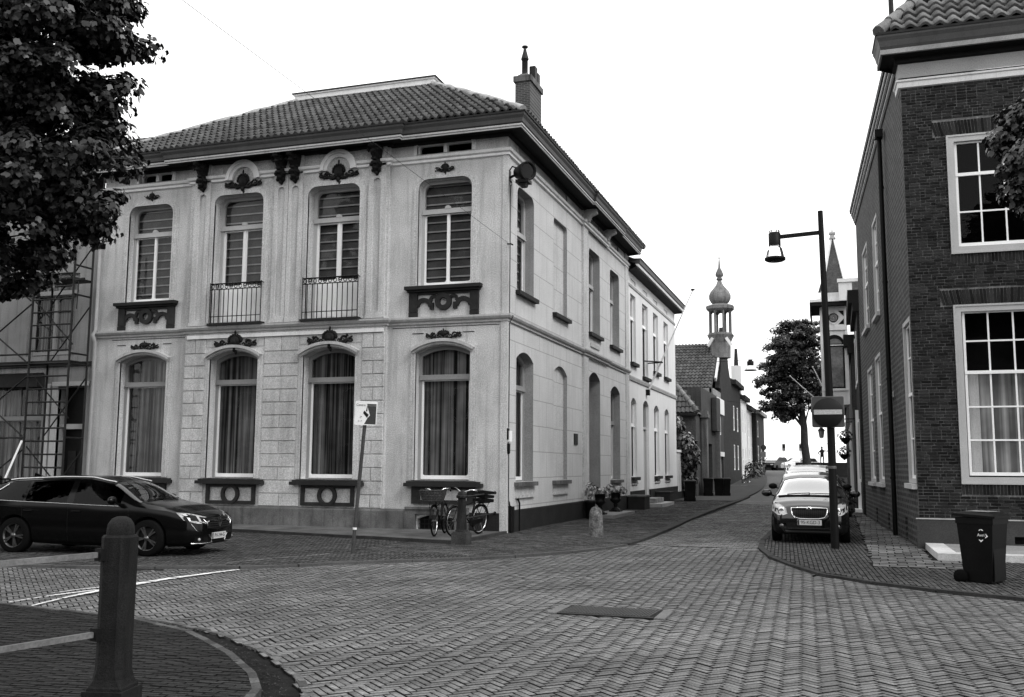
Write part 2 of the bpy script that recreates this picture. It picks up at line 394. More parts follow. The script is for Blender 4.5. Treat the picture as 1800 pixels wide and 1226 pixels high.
def window(fr, o, parent, style, mats=None):
    """a window filling opening o. style: dict of depth d, frame width t, transom z, mullion list, sash ..."""
    d = style.get('d', .22); t = style.get('t', .07); fm = style.get('fm', FRAMEG)
    mb = MB(); A = outline(o); B = outline(o, t, bot=.012); ring(mb, fr, A, B, d, d+.1)
    tz = style.get('transom')
    if tz: fr.box(mb, o['u0']+t*.5, o['u1']-t*.5, tz-.05, tz+.05, d-.03, d+.08); fr.box(mb, o['u0']+t*.3, o['u1']-t*.3, tz-.085, tz-.05, d-.045, d+.0)
    wn = part(mb, 'window', fm, parent)
    # lower sash, white
    sb = MB(); s = style.get('sash', .055); u0, u1 = o['u0']+t, o['u1']-t; v0 = o['v0']+t*.3; v1 = (tz-.085) if tz else None
    ds = d+.03
    if style.get('sashes') and v1:
        vb = style.get('panel', v0); bt = style.get('bot', .1)
        bands = style['sashes']  # number of leaves
        wl = (u1-u0)/bands
        for k in range(bands):
            a, b = u0+wl*k, u0+wl*(k+1)
            so = dict(u0=a+.002, u1=b-.002, v0=vb, v1=v1-.002, kind='round', rise=.02)
            si = dict(u0=a+s, u1=b-s, v0=vb+bt, v1=v1-s, kind='round', rise=.05)
            # ring between sash outline and round cornered pane
            fr.box(sb, a+.002, a+s, vb, v1, ds, ds+.045); fr.box(sb, b-s, b-.002, vb, v1, ds, ds+.045)
            fr.box(sb, a+s, b-s, vb, vb+bt, ds, ds+.045); fr.box(sb, a+s, b-s, v1-s*.6, v1, ds, ds+.045)
            for (cx, sx) in ((a+s, 1), (b-s, -1)):
                fr_pts = [(cx, vb+bt), (cx+sx*.06, vb+bt), (cx+sx*.018, vb+bt+.018), (cx, vb+bt+.06)]
                sb.add([fr.P(*p, ds+.002) for p in fr_pts], [(0, 1, 2, 3)])
        if bands > 1: fr.box(sb, (u0+u1)/2-.03, (u0+u1)/2+.03, vb, v1, ds-.02, ds-.001)
        if style.get('panel'):
            fr.box(sb, u0, u1, v0, vb, ds+.005, ds+.05)
            for k in range(bands):
                a, b = u0+wl*k+.1, u0+wl*(k+1)-.1; fr.box(sb, a, b, v0+.12, vb-.1, ds-.01, ds+.006)
        part(sb, 'sash', style.get('sm', FRAMEW), wn)
        if style.get('rosette'):
            rb = MB(); arc_band(rb, fr, (u0+u1)/2, tz+.045, .0, .09, 0, pi, d-.04, d+.02); part(rb, 'rosette', fm, wn)
    # muntin grid
    if 'grid' in style:
        g = style['grid']
        for uu in g['u']: fr.box(sb, uu-.017, uu+.017, g['v'][0], g['v'][-1], ds, ds+.035)
        for vv in g['v'][1:-1]: fr.box(sb, g['u0'], g['u1'], vv-.017, vv+.017, ds-.003, ds+.032)
        rl = g['rail']; fr.box(sb, g['u0'], g['u1'], rl-.035, rl+.035, ds-.03, ds+.03)
        fr.box(sb, g['u0'], g['u0']+.05, g['v'][0], g['v'][-1], ds-.02, ds+.03); fr.box(sb, g['u1']-.05, g['u1'], g['v'][0], g['v'][-1], ds-.02, ds+.03)
        fr.box(sb, g['u0'], g['u1'], g['v'][0], g['v'][0]+.07, ds-.018, ds+.028); fr.box(sb, g['u0'], g['u1'], g['v'][-1]-.05, g['v'][-1], ds-.018, ds+.028)
        part(sb, 'sash', FRAMEW, wn)
    # panes
    gl = style.get('glass', GLASS)
    if 'grid' in style:
        g = style['grid']; us = [g['u0']]+g['u']+[g['u1']]
        for a, b in zip(us[:-1], us[1:]):
            for c, e in zip(g['v'][:-1], g['v'][1:]):
                pb = MB(); jt = random.uniform(-.0015, .0015); pb.quad(fr.P(a, c, ds+.02+jt), fr.P(b, c, ds+.02-jt), fr.P(b, e, ds+.02), fr.P(a, e, ds+.02)); part(pb, 'pane', gl, wn)
    else:
        if tz and style.get('sashes'):
            wl = (u1-u0)/style['sashes']
            for k in range(style['sashes']):
                pb = MB(); a, b = u0+wl*k, u0+wl*(k+1); vb = style.get('panel', v0)
                pb.quad(fr.P(a, vb, ds+.02), fr.P(b, vb, ds+.02), fr.P(b, v1, ds+.021), fr.P(a, v1, ds+.021)); part(pb, 'pane', gl, wn)
            pb = MB(); T = outline(dict(o, v0=tz), t*.8); fan(pb, fr, T, ds+.02); part(pb, 'pane', gl, wn)
        else:
            pb = MB(); fan(pb, fr, outline(o, t*.8), ds+.02); part(pb, 'pane', gl, wn)
    # behind the glass
    cm = style.get('cloth')
    vt = max(p[1] for p in outline(o))
    if cm == 'drape':
        cb = MB(); m_ = (o['u0']+o['u1'])/2; folds(cb, fr, o['u0'], m_+.1, o['v0'], vt, d+.2, .06, .12); folds(cb, fr, m_-.05, o['u1'], o['v0'], vt, d+.22, .06, .12)
        part(cb, 'curtain', CURTD, wn)
    elif cm == 'blind':
        cb = MB(); z = o['v0']; d1 = d+.2; pts = []
        while z < vt: pts += [(z, d1+.02), (z+.01, d1-.04), (z+.05, d1-.045), (z+.24, d1+.0)]; z += .25
        vs = []
        for z, dd in pts: vs += [fr.P(o['u0'], z, dd), fr.P(o['u1'], z, dd)]
        tn = []
        for i in range(len(pts)-1): cb.add(vs[2*i:2*i+4], [(0, 1, 3, 2)], mi=1 if i % 4 == 1 else 0)
        part(cb, 'roman_blind', [BLIND, BLIND_HL], wn)
    elif cm == 'lace':
        cb = MB(); a, b, c, e = style['lace']; folds(cb, fr, a, b, c, e, d+.16, .02, .12); part(cb, 'lace_curtain', CURTL, wn)
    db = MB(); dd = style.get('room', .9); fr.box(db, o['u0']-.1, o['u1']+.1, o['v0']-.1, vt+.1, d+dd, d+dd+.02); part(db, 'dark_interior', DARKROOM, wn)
    return wn

def W(u0, u1, v0, v1, kind='rect', rise=0, **k): return dict(u0=u0, u1=u1, v0=v0, v1=v1, kind=kind, rise=rise, **k)
gL = W(-11.93, -10.3, 1.36, 4.66, 'seg', .2); g2 = W(-8.76, -7.2, 1.36, 4.66, 'seg', .22); g3 = W(-5.78, -4.2, 1.36, 4.66, 'seg', .22); g4 = W(-2.5, -.97, 1.36, 4.66, 'seg', .2)
uL = W(-11.88, -10.33, 6.45, 9.33, 'round', .28); u2_ = W(-8.82, -7.2, 5.64, 9.38, 'round', .26); u3 = W(-5.78, -4.18, 5.64, 9.38, 'round', .26); u4 = W(-2.5, -.97, 6.45, 9.33, 'round', .28)
fL = W(-11.62, -10.45, 10.04, 10.33, 'round', .08); f4 = W(-2.58, -1.0, 10.04, 10.33, 'round', .08)
vent = W(-2.4, -1.35, .06, .38, 'seg', .1, depth=.2)
ZT = 10.36
mb = MB()
wall(mb, FF, -12.85, -9.65, 0, ZT, [gL, uL, fL], .32); wall(mb, FF, -3.33, 0, 0, ZT, [g4, u4, f4, vent], .32)
wall(mb, FC, -9.65, -3.33, 0, ZT, [g2, g3, u2_, u3], .44)
for x in (-9.65, -3.33): mb.quad((x, -.12, 0), (x, 0, 0), (x, 0, ZT), (x, -.12, ZT))
sops = [W(.8, 2.32, 1.33, 4.55, 'seg', .22), W(4.35, 5.88, 1.33, 4.5, 'seg', .25, depth=.12), W(8.72, 10.35, .2, 4.72, 'seg', .25, depth=.5), W(12.05, 13.68, 1.25, 4.5, 'seg', .25),
        W(.82, 2.33, 6.36, 9.22, 'round', .25), W(4.35, 5.88, 6.3, 9.22, 'round', .12, depth=.12), W(8.75, 10.38, 6.3, 9.25, 'round', .2), W(12.05, 13.66, 6.25, 9.15, 'round', .2)]
fz = [W(a, a+1.5, 10.03, 10.3, depth=.05) for a in (.9, 4.4, 8.8, 12.1)]
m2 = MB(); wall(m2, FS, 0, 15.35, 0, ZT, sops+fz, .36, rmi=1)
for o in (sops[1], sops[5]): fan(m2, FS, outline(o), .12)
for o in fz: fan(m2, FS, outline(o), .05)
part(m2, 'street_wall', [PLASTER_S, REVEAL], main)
# back, left gable end
mb.quad((-12.85, 0, 0), (-12.85, 15.35, 0), (-12.85, 15.35, ZT), (-12.85, 0, ZT)); mb.quad((-12.85, 15.35, 0), (0, 15.35, 0), (0, 15.35, ZT), (-12.85, 15.35, ZT))
part(mb, 'wall', PLASTER, main)
# side pilaster strip
mb = MB(); FS.box(mb, 7.75, 8.4, .6, ZT, -.07, .0); part(mb, 'pilaster', PLASTER, main); mb = MB(); FS.box(mb, 14.75, 15.33, .6, ZT, -.04, .0); part(mb, 'pilaster', PLASTER, main)
# plinths
mb = MB(); sweep(mb, [(-12.85, 0), (-9.65, 0), (-9.65, -.12), (-3.33, -.12), (-3.33, 0), (-2.72, 0)], [(0, .62), (.05, .6), (.07, .56), (.07, .0)]); part(mb, 'plinth', PLINTH, main)
mb = MB()
FF.box(mb, -2.71, -2.42, 0, .62, -.1, 0); FF.box(mb, -1.33, -.98, 0, .62, -.1, 0); FF.box(mb, -2.42, -1.33, .5, .62, -.1, 0); FF.box(mb, -2.7, -.98, .62, .68, -.13, 0); part(mb, 'plinth', PLINTH, main)
mb = MB(); FF.box(mb, -.95, -.16, 0, .56, -.05, 0); sweep(mb, [(0, .16), (0, 7.75), (.07, 7.75), (.07, 8.4), (0, 8.4), (0, 8.68)], [(0, .62), (.05, .6), (.05, .0)])
sweep(mb, [(0, 10.4), (0, 15.35)], [(0, .62), (.05, .6), (.05, .0)]); part(mb, 'plinth', PLINTH_D, main)
# corner strip
mb = MB(); mb.prism([(-.15, -.03, 0), (.03, -.03, 0), (.03, .15, 0), (-.0, .15, 0), (-.0, .0, 0), (-.15, 0, 0)], (0, 0, 0), (0, 0, 5.42)); part(mb, 'corner_strip', PLASTER, main)
mb = MB(); mb.prism([(-.13, -.025, 0), (.025, -.025, 0), (.025, .13, 0), (-.0, .13, 0), (-.0, .0, 0), (-.13, 0, 0)], (0, 0, 5.6), (0, 0, 9.78)); part(mb, 'corner_strip', PLASTER, main)
mb = MB(); fan(mb, FF, outline(vent), .19); part(mb, 'cellar_vent', BLACKBASE, main)
mb = MB()
for i in range(9): mb.tube([FF.P(-2.35+i*.12, .06, .1), FF.P(-2.35+i*.12, .44, .1)], .008, 5)
for i in range(3): mb.tube([FF.P(-2.4, .12+i*.12, .095), FF.P(-1.35, .12+i*.12, .095)], .008, 5)
part(mb, 'vent_grille', IRONG, main)
# string courses
path = [(-12.85, 0), (-9.65, 0), (-9.65, -.12), (-3.33, -.12), (-3.33, 0), (0, 0), (0, 7.75), (.07, 7.75), (.07, 11.3), (0, 11.3), (0, 15.35)]
mb = MB(); sweep(mb, path, [(0, 5.4), (.05, 5.42), (.05, 5.47), (.1, 5.5), (.13, 5.55), (.13, 5.6), (0, 5.62)]); part(mb, 'string_course', TRIMG, main)
mb = MB(); sweep(mb, [(-9.55, -.12), (-3.4, -.12)], [(0, 5.25), (.06, 5.25), (.06, 5.35), (0, 5.35)]); part(mb, 'white_band', TRIMW, main)
for a_, b_, c_, e_ in ((-3.2, -.2, 5.335, 5.35), (-2.62, -2.3, 5.17, 5.19), (-1.2, -.88, 5.17, 5.19), (-12.3, -9.75, 5.335, 5.35), (-12.1, -11.8, 5.17, 5.19), (-10.5, -10.2, 5.17, 5.19)): mb = MB(); FF.box(mb, a_, b_, c_, e_, -.01, 0); part(mb, 'groove', TRIMD, main)
fp = [(0, 9.78), (.06, 9.8), (.06, 9.86), (.03, 9.87), (.1, 9.9), (.12, 9.97), (0, 9.99)]
mb = MB()
for pth in ([(-12.85, 0), (-9.65, 0), (-9.65, -.12), (-8.46, -.12)], [(-7.34, -.12), (-5.41, -.12)], [(-4.29, -.12), (-3.33, -.12), (-3.33, 0), (0, 0), (0, 7.75), (.07, 7.75), (.07, 11.3), (0, 11.3), (0, 15.35)]): sweep(mb, pth, fp)
for cu in (-7.9, -4.85):
    arc_band(mb, FC, cu, 9.8, .46, .56, 0, pi, -.12, 0, 20); arc_band(mb, FC, cu, 9.8, .36, .46, 0, pi, -.08, 0, 20)
part(mb, 'frieze_string', TRIMW, main)
# frieze panels between consoles
for a, b in ((-9.0, -8.6), (-7.25, -6.9), (-5.95, -5.5), (-4.2, -3.85)): mb = MB(); FC.box(mb, a, b, 10.02, 10.3, -.02, 0); part(mb, 'frieze_panel', PLASTER, main)
# eaves cornice in three painted layers
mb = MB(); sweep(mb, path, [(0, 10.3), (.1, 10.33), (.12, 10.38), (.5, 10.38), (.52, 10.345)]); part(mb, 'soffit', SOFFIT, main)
mb = MB(); sweep(mb, path, [(.52, 10.31), (.55, 10.31), (.55, 10.33), (.54, 10.335), (.54, 10.36), (.57, 10.365), (.57, 10.41), (.54, 10.42)]); part(mb, 'cornice_fillet', TRIMG, main)
mb = MB(); sweep(mb, path, [(.53, 10.43), (.58, 10.45), (.60, 10.55), (.65, 10.62), (.66, 10.69), (.3, 10.69)]); part(mb, 'gutter', GUTTER, main)
mb = MB(); sweep(mb, path, [(.66, 10.68), (.685, 10.68), (.685, 10.72), (.2, 10.72)]); part(mb, 'gutter_edge', GUTTER_EDGE, main)
# corner seams of ornament: surrounds
def surround(o, fr, w_, proud, parent, mat, v0=None):
    oo = dict(o); mb = MB()
    A = outline(oo, -w_, bot=0); B = outline(oo, 0.0)
    ring(mb, fr, A, B, -proud, .02)
    A = outline(oo, -w_-.05, bot=0); B = outline(oo, -w_*.55, bot=0); ring(mb, fr, A, B, -proud*.5, .02)
    A = outline(oo, -w_*.35, bot=0); B = outline(oo, -.0, bot=0); ring(mb, fr, A, B, -proud*1.4, .02)
    return part(mb, 'window_surround', mat, parent)
def hood(o, fr, parent):
    mb = MB(); w_ = o['u1']-o['u0']; r_ = o['rise']; R = (w_*w_/4+r_*r_)/(2*r_); cu = (o['u0']+o['u1'])/2; cz = o['v1']+r_-R; a = math.asin((w_/2+.1)/(R+.1))
    arc_band(mb, fr, cu, cz, R+.08, R+.16, pi/2-a, pi/2+a, -.16, 0, 16); arc_band(mb, fr, cu, cz, R+.02, R+.08, pi/2-a, pi/2+a, -.1, 0, 16)
    part(mb, 'hood_mould', TRIMG, parent)
GW = dict(d=.2, t=.08, fm=FRAMEG, transom=4.05, sashes=1, sash=.05, bot=.1, cloth='drape')
for o, fr in ((gL, FF), (g2, FC), (g3, FC), (g4, FF)):
    surround(o, fr, .13, .04, main, PLASTER); hood(o, fr, main)
    st = dict(GW); st['d'] = .2 if fr is FF else .28
    window(fr, o, main, st)
    mb = MB(); fr.box(mb, o['u0']-.22, o['u1']+.38 if o is g4 else o['u1']+.34, 1.2, 1.29, -.2, 0); fr.box(mb, o['u0']-.18, o['u1']+.3, 1.29, 1.335, -.12, .1); part(mb, 'sill', TRIMD, main)
    # panel under sill
    mb = MB(); a, b = o['u0']+.06, o['u1']+.06; c = (a+b)/2; z0 = .66
    if fr is FF: fr.box(mb, a-.1, a+.12, z0+.1, 1.2, -.08, 0); fr.box(mb, a+.12, b+.1, z0+.1, z0+.2, -.08, 0); fr.box(mb, a+.12, b+.1, 1.13, 1.2, -.08, 0); fr.box(mb, b-.1, b+.1, z0+.2, 1.13, -.08, 0)
    else:
        fr.box(mb, a, a+.1, z0, 1.2, -.07, 0); fr.box(mb, b-.1, b, z0, 1.2, -.07, 0); fr.box(mb, a+.1, b-.1, z0, z0+.09, -.07, 0); fr.box(mb, a+.1, b-.1, 1.12, 1.2, -.07, 0)
        arc_band(mb, fr, c, .93, .19, .28, 0, 2*pi, -.09, 0, 24)
    part(mb, 'sill_panel', IRONG, main)
UW = dict(d=.2, t=.085, fm=FRAMEM, transom=8.5, sashes=2, sash=.045, bot=.09, cloth='blind', rosette=True)
for o, fr in ((uL, FF), (u4, FF), (u2_, FC), (u3, FC)):
    surround(o, fr, .13, .04, main, PLASTER)
    st = dict(UW)
    if fr is FC: st.update(d=.3, panel=6.72, sash=.07, t=.1)
    window(fr, o, main, st)
for o in (fL, f4):
    surround(o, FF, .05, .02, main, TRIMW)
    st = dict(d=.1, t=.035, fm=FRAMEW); wn = window(FF, o, main, st)
    mb = MB(); m_ = (o['u0']+o['u1'])/2; FF.box(mb, m_-.05, m_+.05, 10.06, 10.32, .06, .2); part(mb, 'mullion', FRAMEW, wn)
# upper sills with carved aprons
for o in (uL, u4):
    mb = MB(); c = (o['u0']+o['u1'])/2; FF.box(mb, c-1.07, c+1.07, 6.33, 6.42, -.2, 0); FF.box(mb, c-1.02, c+1.02, 6.27, 6.33, -.13, 0); part(mb, 'sill', TRIMD, main)
    mb = MB()
    for s_ in (-1, 1): FF.box(mb, c+s_*.86-.12, c+s_*.86+.12, 5.74, 6.27, -.07, 0)
    FF.box(mb, c-.74, c+.74, 6.2, 6.27, -.05, 0)
    arc_band(mb, FF, c, 6.0, .1, .23, 0, 2*pi, -.09, 0, 22)
    for s_ in (-1, 1):
        arc_band(mb, FF, c+s_*.56, 5.88, .13, .24, .0, pi, -.06, 0, 14); arc_band(mb, FF, c+s_*.28, 6.06, .05, .13, -.2*pi if s_ > 0 else pi*.1, pi*.9 if s_ > 0 else 1.2*pi, -.05, 0, 10)
        FF.box(mb, c+s_*.33-.06, c+s_*.33+.05, 5.8, 5.98, -.055, 0)
    part(mb, 'carved_apron', IRONG, main)
    mb = MB()
    for s_ in (-1, 1): FF.box(mb, c+s_*.86-.12, c+s_*.86+.12, 5.62, 5.73, -.08, 0)
    part(mb, 'apron_foot', TRIMD, main)
# fluted pilasters
for a, b in ((-9.5, -8.98), (-6.86, -6.42), (-6.4, -5.96), (-3.92, -3.4)):
    cu = {-9.5: -9.22, -6.86: -6.63, -6.4: -6.19, -3.92: -3.67}[a]
    mb = MB(); fl = W(cu-.11, cu+.11, 5.8, 9.46, 'round', .11, depth=.05); wall(mb, FC, a, b, 5.62, ZT, [fl], .05, d=-.06)
    mb.quad(FC.P(cu-.11, 5.8, -.01), FC.P(cu+.11, 5.8, -.01), FC.P(cu+.11, 9.46, -.01), FC.P(cu-.11, 9.46, -.01))
    for u_ in (a, b): mb.quad(FC.P(u_, 5.62, -.06), FC.P(u_, 5.62, 0), FC.P(u_, ZT, 0), FC.P(u_, ZT, -.06))
    FC.box(mb, a-.02, b+.02, 5.62, 5.72, -.09, 0); part(mb, 'pilaster', PLASTER, main)
    # console: tapering scroll with carved lobes
    mb = MB()
    zz = [10.33, 10.26, 10.1, 9.95, 9.84, 9.74, 9.64, 9.52]; hw = [.17, .175, .15, .12, .14, .13, .1, .03]; dp = [.42, .44, .34, .24, .26, .22, .16, .1]
    R = []
    for z, h, q in zip(zz, hw, dp): R.append([FC.P(cu-h, z, 0), FC.P(cu-h*.75, z, -q*.8), FC.P(cu, z, -q), FC.P(cu+h*.75, z, -q*.8), FC.P(cu+h, z, 0)])
    vs = [p for r_ in R for p in r_]; mb.add(vs, [(i*5+j, i*5+j+1, (i+1)*5+j+1, (i+1)*5+j) for i in range(7) for j in range(4)]); mb.add(R[0]+R[-1], [(0, 1, 2, 3, 4), (9, 8, 7, 6, 5)])
    for s_ in (-1, 1):
        for k in range(10): # volutes
            t_ = k/9*3.5*pi; q = .1*(1-k/11); mb.ball(FC.P(cu+s_*.155, 10.2+q*sin(t_), -.3+q*cos(t_)), .03, n=5, m=4)
        mb.ball(FC.P(cu+s_*.12, 9.82, -.16), .07, .07, .06, 7, 5); mb.ball(FC.P(cu+s_*.1, 9.66, -.12), .05, .05, .06, 7, 5); mb.ball(FC.P(cu+s_*.1, 9.98, -.18), .04, .05, .03, 7, 5)
    for z, q, r_ in ((9.94, .26, .06), (9.83, .28, .07), (9.7, .22, .06), (9.58, .14, .045), (10.12, .37, .07), (10.27, .44, .08)): mb.ball(FC.P(cu, z, -q), r_*1.3, r_, r_*.8, 7, 5)
    part(mb, 'console', ORN, main)
def cartouche(fr, cu, cv, s_, tall, parent, wide=1.):
    mb = MB(); rr = random.Random(int(cu*100+cv*7))
    mb.ball(fr.P(cu, cv+.06*s_, -.06), .2*s_, .1*s_, .22*s_*tall, 10, 7); mb.ball(fr.P(cu, cv+.02, -.12*s_), .1*s_, .08*s_, .12*s_, 8, 6)
    for k in range(9):
        a = pi*(k/8); mb.ball(fr.P(cu+.23*s_*cos(a), cv+.1*s_*tall+.2*s_*tall*sin(a), -.06), .055*s_, .06*s_, .075*s_, 6, 5)
    mb.ball(fr.P(cu, cv+.4*s_*tall, -.06), .04*s_, .04*s_, .1*s_, 6, 5)
    mb.ball(fr.P(cu, cv-.2*s_, -.06), .09*s_, .07*s_, .12*s_, 7, 5); mb.ball(fr.P(cu+.04*s_, cv-.32*s_, -.05), .05*s_, .05*s_, .08*s_, 6, 4)
    for sg in (-1, 1):
        for (x, z, r0, dr) in ((.3, -.05, .12, 1), (.52, .0, .11, -1), (.74*wide, -.02, .08, 1)):
            pts = [fr.P(cu+sg*s_*(x+r0*(1-k/16)*cos(dr*k*.5+pi)), cv+s_*(z+r0*(1-k/16)*sin(dr*k*.5+pi)), -.05-.02*sin(k)) for k in range(14)]
            mb.tube(pts, [.04*s_*(1-k/22) for k in range(14)], 6)
        pts = [fr.P(cu+sg*s_*x, cv+s_*z, -.05) for x, z in ((.1, -.12), (.25, -.17), (.42, -.08), (.56, -.1), (.7*wide, .02), (.8*wide, .08))]
        mb.tube(pts, [.06*s_, .055*s_, .05*s_, .05*s_, .04*s_, .02*s_], 6)
        for k in range(5): mb.ball(fr.P(cu+sg*s_*rr.uniform(.15, .75), cv+s_*rr.uniform(-.14, .12), -.06), .05*s_, .04*s_, .05*s_, 5, 4)
    part(mb, 'cartouche', ORN, parent)
cartouche(FC, -7.9, 9.68, .75, 1.1, main); cartouche(FC, -4.85, 9.68, .75, 1.1, main)
cartouche(FF, -1.74, 9.58, .42, .9, main, .5); cartouche(FF, -11.1, 9.58, .36, .9, main, .5)
cartouche(FC, -7.95, 5.1, .85, .8, main); cartouche(FC, -4.98, 5.1, .85, .8, main); cartouche(FF, -1.72, 5.12, .62, .45, main); cartouche(FF, -11.1, 5.12, .6, .45, main)
# French balconies
for a, b in ((-8.76, -7.1), (-5.8, -4.12)):
    mb = MB(); y = -.16
    def q(u, v): return FC.P(u, v, y)
    for z, r_ in ((6.78, .02), (6.62, .014), (5.85, .012), (5.66, .014)): mb.tube([q(a, z), q(b, z)], r_, 6)
    n = 11
    for i in range(n+1): u = a+(b-a)*i/n; mb.tube([q(u, 5.66), q(u, 6.62)], .0135, 5)
    for i in range(n): 
        u = a+(b-a)*(i+.5)/n; mb.tube([FC.P(u+.05*cos(t*pi/5), 6.7+.055*sin(t*pi/5), y) for t in range(10)], .011, 4, closed=True)
        if i % 3 == 1: mb.tube([FC.P(u+(.02+.045*t/9)*cos(t*.8), 6.74+(.02+.05*t/9)*sin(t*.8), y-.01) for t in range(10)], .016, 4)
    for u in (a, b):
        for z in (5.66, 6.78): mb.tube([q(u, z), FC.P(u, z, .05)], .012, 5)
        mb.tube([q(u, 5.64), q(u, 6.82)], .014, 6)
    part(mb, 'balcony_railing', IRON, main)
    mb = MB(); FC.box(mb, a-.05, b+.05, 5.6, 5.66, -.2, 0); part(mb, 'balcony_sill', TRIMD, main)
# rusticated blocks on the projecting bay
zr = [.62]+[.61+.352*k for k in range(1, 13)]+[5.24]
BLOCK = M('facade_block', .51, var=.1, scale=.9, fine=.34, fscale=38, streak=.14, grime=.26, rough=.9, bump=.35, bscale=120, tone=.06)
_bm = {}
for r in range(len(zr)-1):
    z0, z1 = zr[r], zr[r+1]
    for (a, b, sp) in ((-9.63, -8.92, .5), (-7.03, -5.93, .5), (-4.03, -3.35, .5)):
        if z1 < 1.34: a2, b2 = (a, -8.82) if a < -9 else ((-7.05, -5.78) if a < -6 else (-4.03, -3.35)); 
        else: a2, b2 = a, b
        if 1.15 < z0 < 1.33 and a < -4.5: pass
        cuts = [a2, b2] if r % 2 else [a2, a2+(b2-a2)*sp, b2]
        for p, q_ in zip(cuts[:-1], cuts[1:]):
            key = (round(q_-p, 2), round(z1-z0, 2))
            if key not in _bm:
                t = MB(); L_, H_ = key; g = .008; e = .012
                vs = [(-L_/2+g, 0, -H_/2+g), (L_/2-g, 0, -H_/2+g), (L_/2-g, 0, H_/2-g), (-L_/2+g, 0, H_/2-g), (-L_/2+g+e, -.028, -H_/2+g+e), (L_/2-g-e, -.028, -H_/2+g+e), (L_/2-g-e, -.028, H_/2-g-e), (-L_/2+g+e, -.028, H_/2-g-e)]
                t.add(vs, [(4, 5, 6, 7), (0, 1, 5, 4), (1, 2, 6, 5), (2, 3, 7, 6), (3, 0, 4, 7)])
                me = bpy.data.meshes.new('block'); me.from_pydata(t.v, [], t.f); me.materials.append(BLOCK); _bm[key] = me
            inst('block', _bm[key], main, Vector(((p+q_)/2, -.12, (z0+z1)/2))-main_loc)
mb = MB()
for a, b, z0 in ((-8.92, -7.03, 5.0), (-5.93, -4.03, 5.0)): FC.box(mb, a+.01, b-.01, z0+.0, 5.24, -.012, 0)
part(mb, 'lintel_slab', BLOCK, main)
# side windows
for i, o in enumerate(sops):
    if i in (1, 5): 
        pass
    elif i == 2:
        mb = MB(); FS.box(mb, o['u0'], o['u1'], .2, 5.0, .45, .5); 
        dr = part(mb, 'front_door', WOODD, main); mb = MB()
        for z in (.5, 1.6, 2.6): FS.box(mb, o['u0']+.2, o['u1']-.2, z, z+.85, .43, .45)
        part(mb, 'door_panel', IRONG, dr)
    elif i < 4:
        st = dict(GW); st.update(transom=3.85 if i == 0 else 3.4, d=.26); 
        if i == 3: st.update(grid=None)
        st.pop('grid', None); window(FS, o, main, st)
    else:
        st = dict(UW); st.update(transom=8.1, sashes=2, d=.26, fm=FRAMEM); window(FS, o, main, st)
    if i != 2:
        g = i < 4; mb = MB(); z = o['v0']
        FS.box(mb, o['u0']-.12, o['u1']+.12, z-.12, z-.01, -.13 if not g else -.12, 0)
        part(mb, 'sill', TRIMD if not g else PLINTH, main)
        if g:
            mb = MB(); FS.box(mb, o['u0']-.04, o['u1']+.04, z-.42, z-.34, -.06, 0); FS.box(mb, o['u0'], o['u1'], z-.34, z-.12, -.02, 0); part(mb, 'sill_apron', PLASTER, main)
mb = MB(); FS.box(mb, 8.9, 10.2, 5.82, 5.95, -.04, 0); part(mb, 'panel_moulding', TRIMG, main)
# cornice brackets over the side projection
for y in (7.95, 10.9):
    mb = MB(); mb.prism([(0.07, y-.12, 10.34), (.5, y-.12, 10.34), (.5, y-.12, 10.2), (.3, y-.12, 10.12), (.22, y-.12, 9.95), (0.07, y-.12, 9.9)], (0, 0, 0), (0, .24, 0)); part(mb, 'bracket', TRIMG, main)
# ---- roof ----
EZ = 10.72; TZ = 13.6
roof = MB(); e = [(-13.1, -.62), (.62, -.62), (.62, 15.9), (-13.1, 15.9)]; k = 4.42
t_ = [(-8.66, 3.8), (-3.8, 3.8), (-3.8, 11.5), (-8.66, 11.5)]
for i in range(4):
    j = (i+1) % 4; roof.quad((*e[i], EZ), (*e[j], EZ), (*t_[j], TZ), (*t_[i], TZ))
roof.quad(*[(*p, TZ+.2) for p in t_])
rf = part(roof, 'roof', JOINT, main)
mb = MB(); sweep(mb, t_, [(.0, TZ-.05), (.06, TZ-.02), (.06, TZ+.2), (.1, TZ+.22), (.1, TZ+.27), (-.2, TZ+.27)], closed=True); part(mb, 'ridge_fascia', TRIMW, rf)
mb = MB(); sweep(mb, t_, [(.1, TZ+.27), (.14, TZ+.27), (.14, TZ+.3), (-.2, TZ+.3)], closed=True); part(mb, 'fascia_edge', TRIMD, rf)
for a, b in zip(e, t_):
    mb = MB(); A = Vector((*a, EZ+.03)); B = Vector((*b, TZ+.05)); n_ = 14; rr = random.Random(3)
    pts = [A.lerp(B, i/n_)+Vector((rr.uniform(-.02, .02), rr.uniform(-.02, .02), rr.uniform(-.01, .03))) for i in range(n_+1)]
    mb.tube(pts, [.10+.015*(i % 2) for i in range(n_+1)], 7); part(mb, 'hip_mortar', MORTAR_RIDGE, rf)

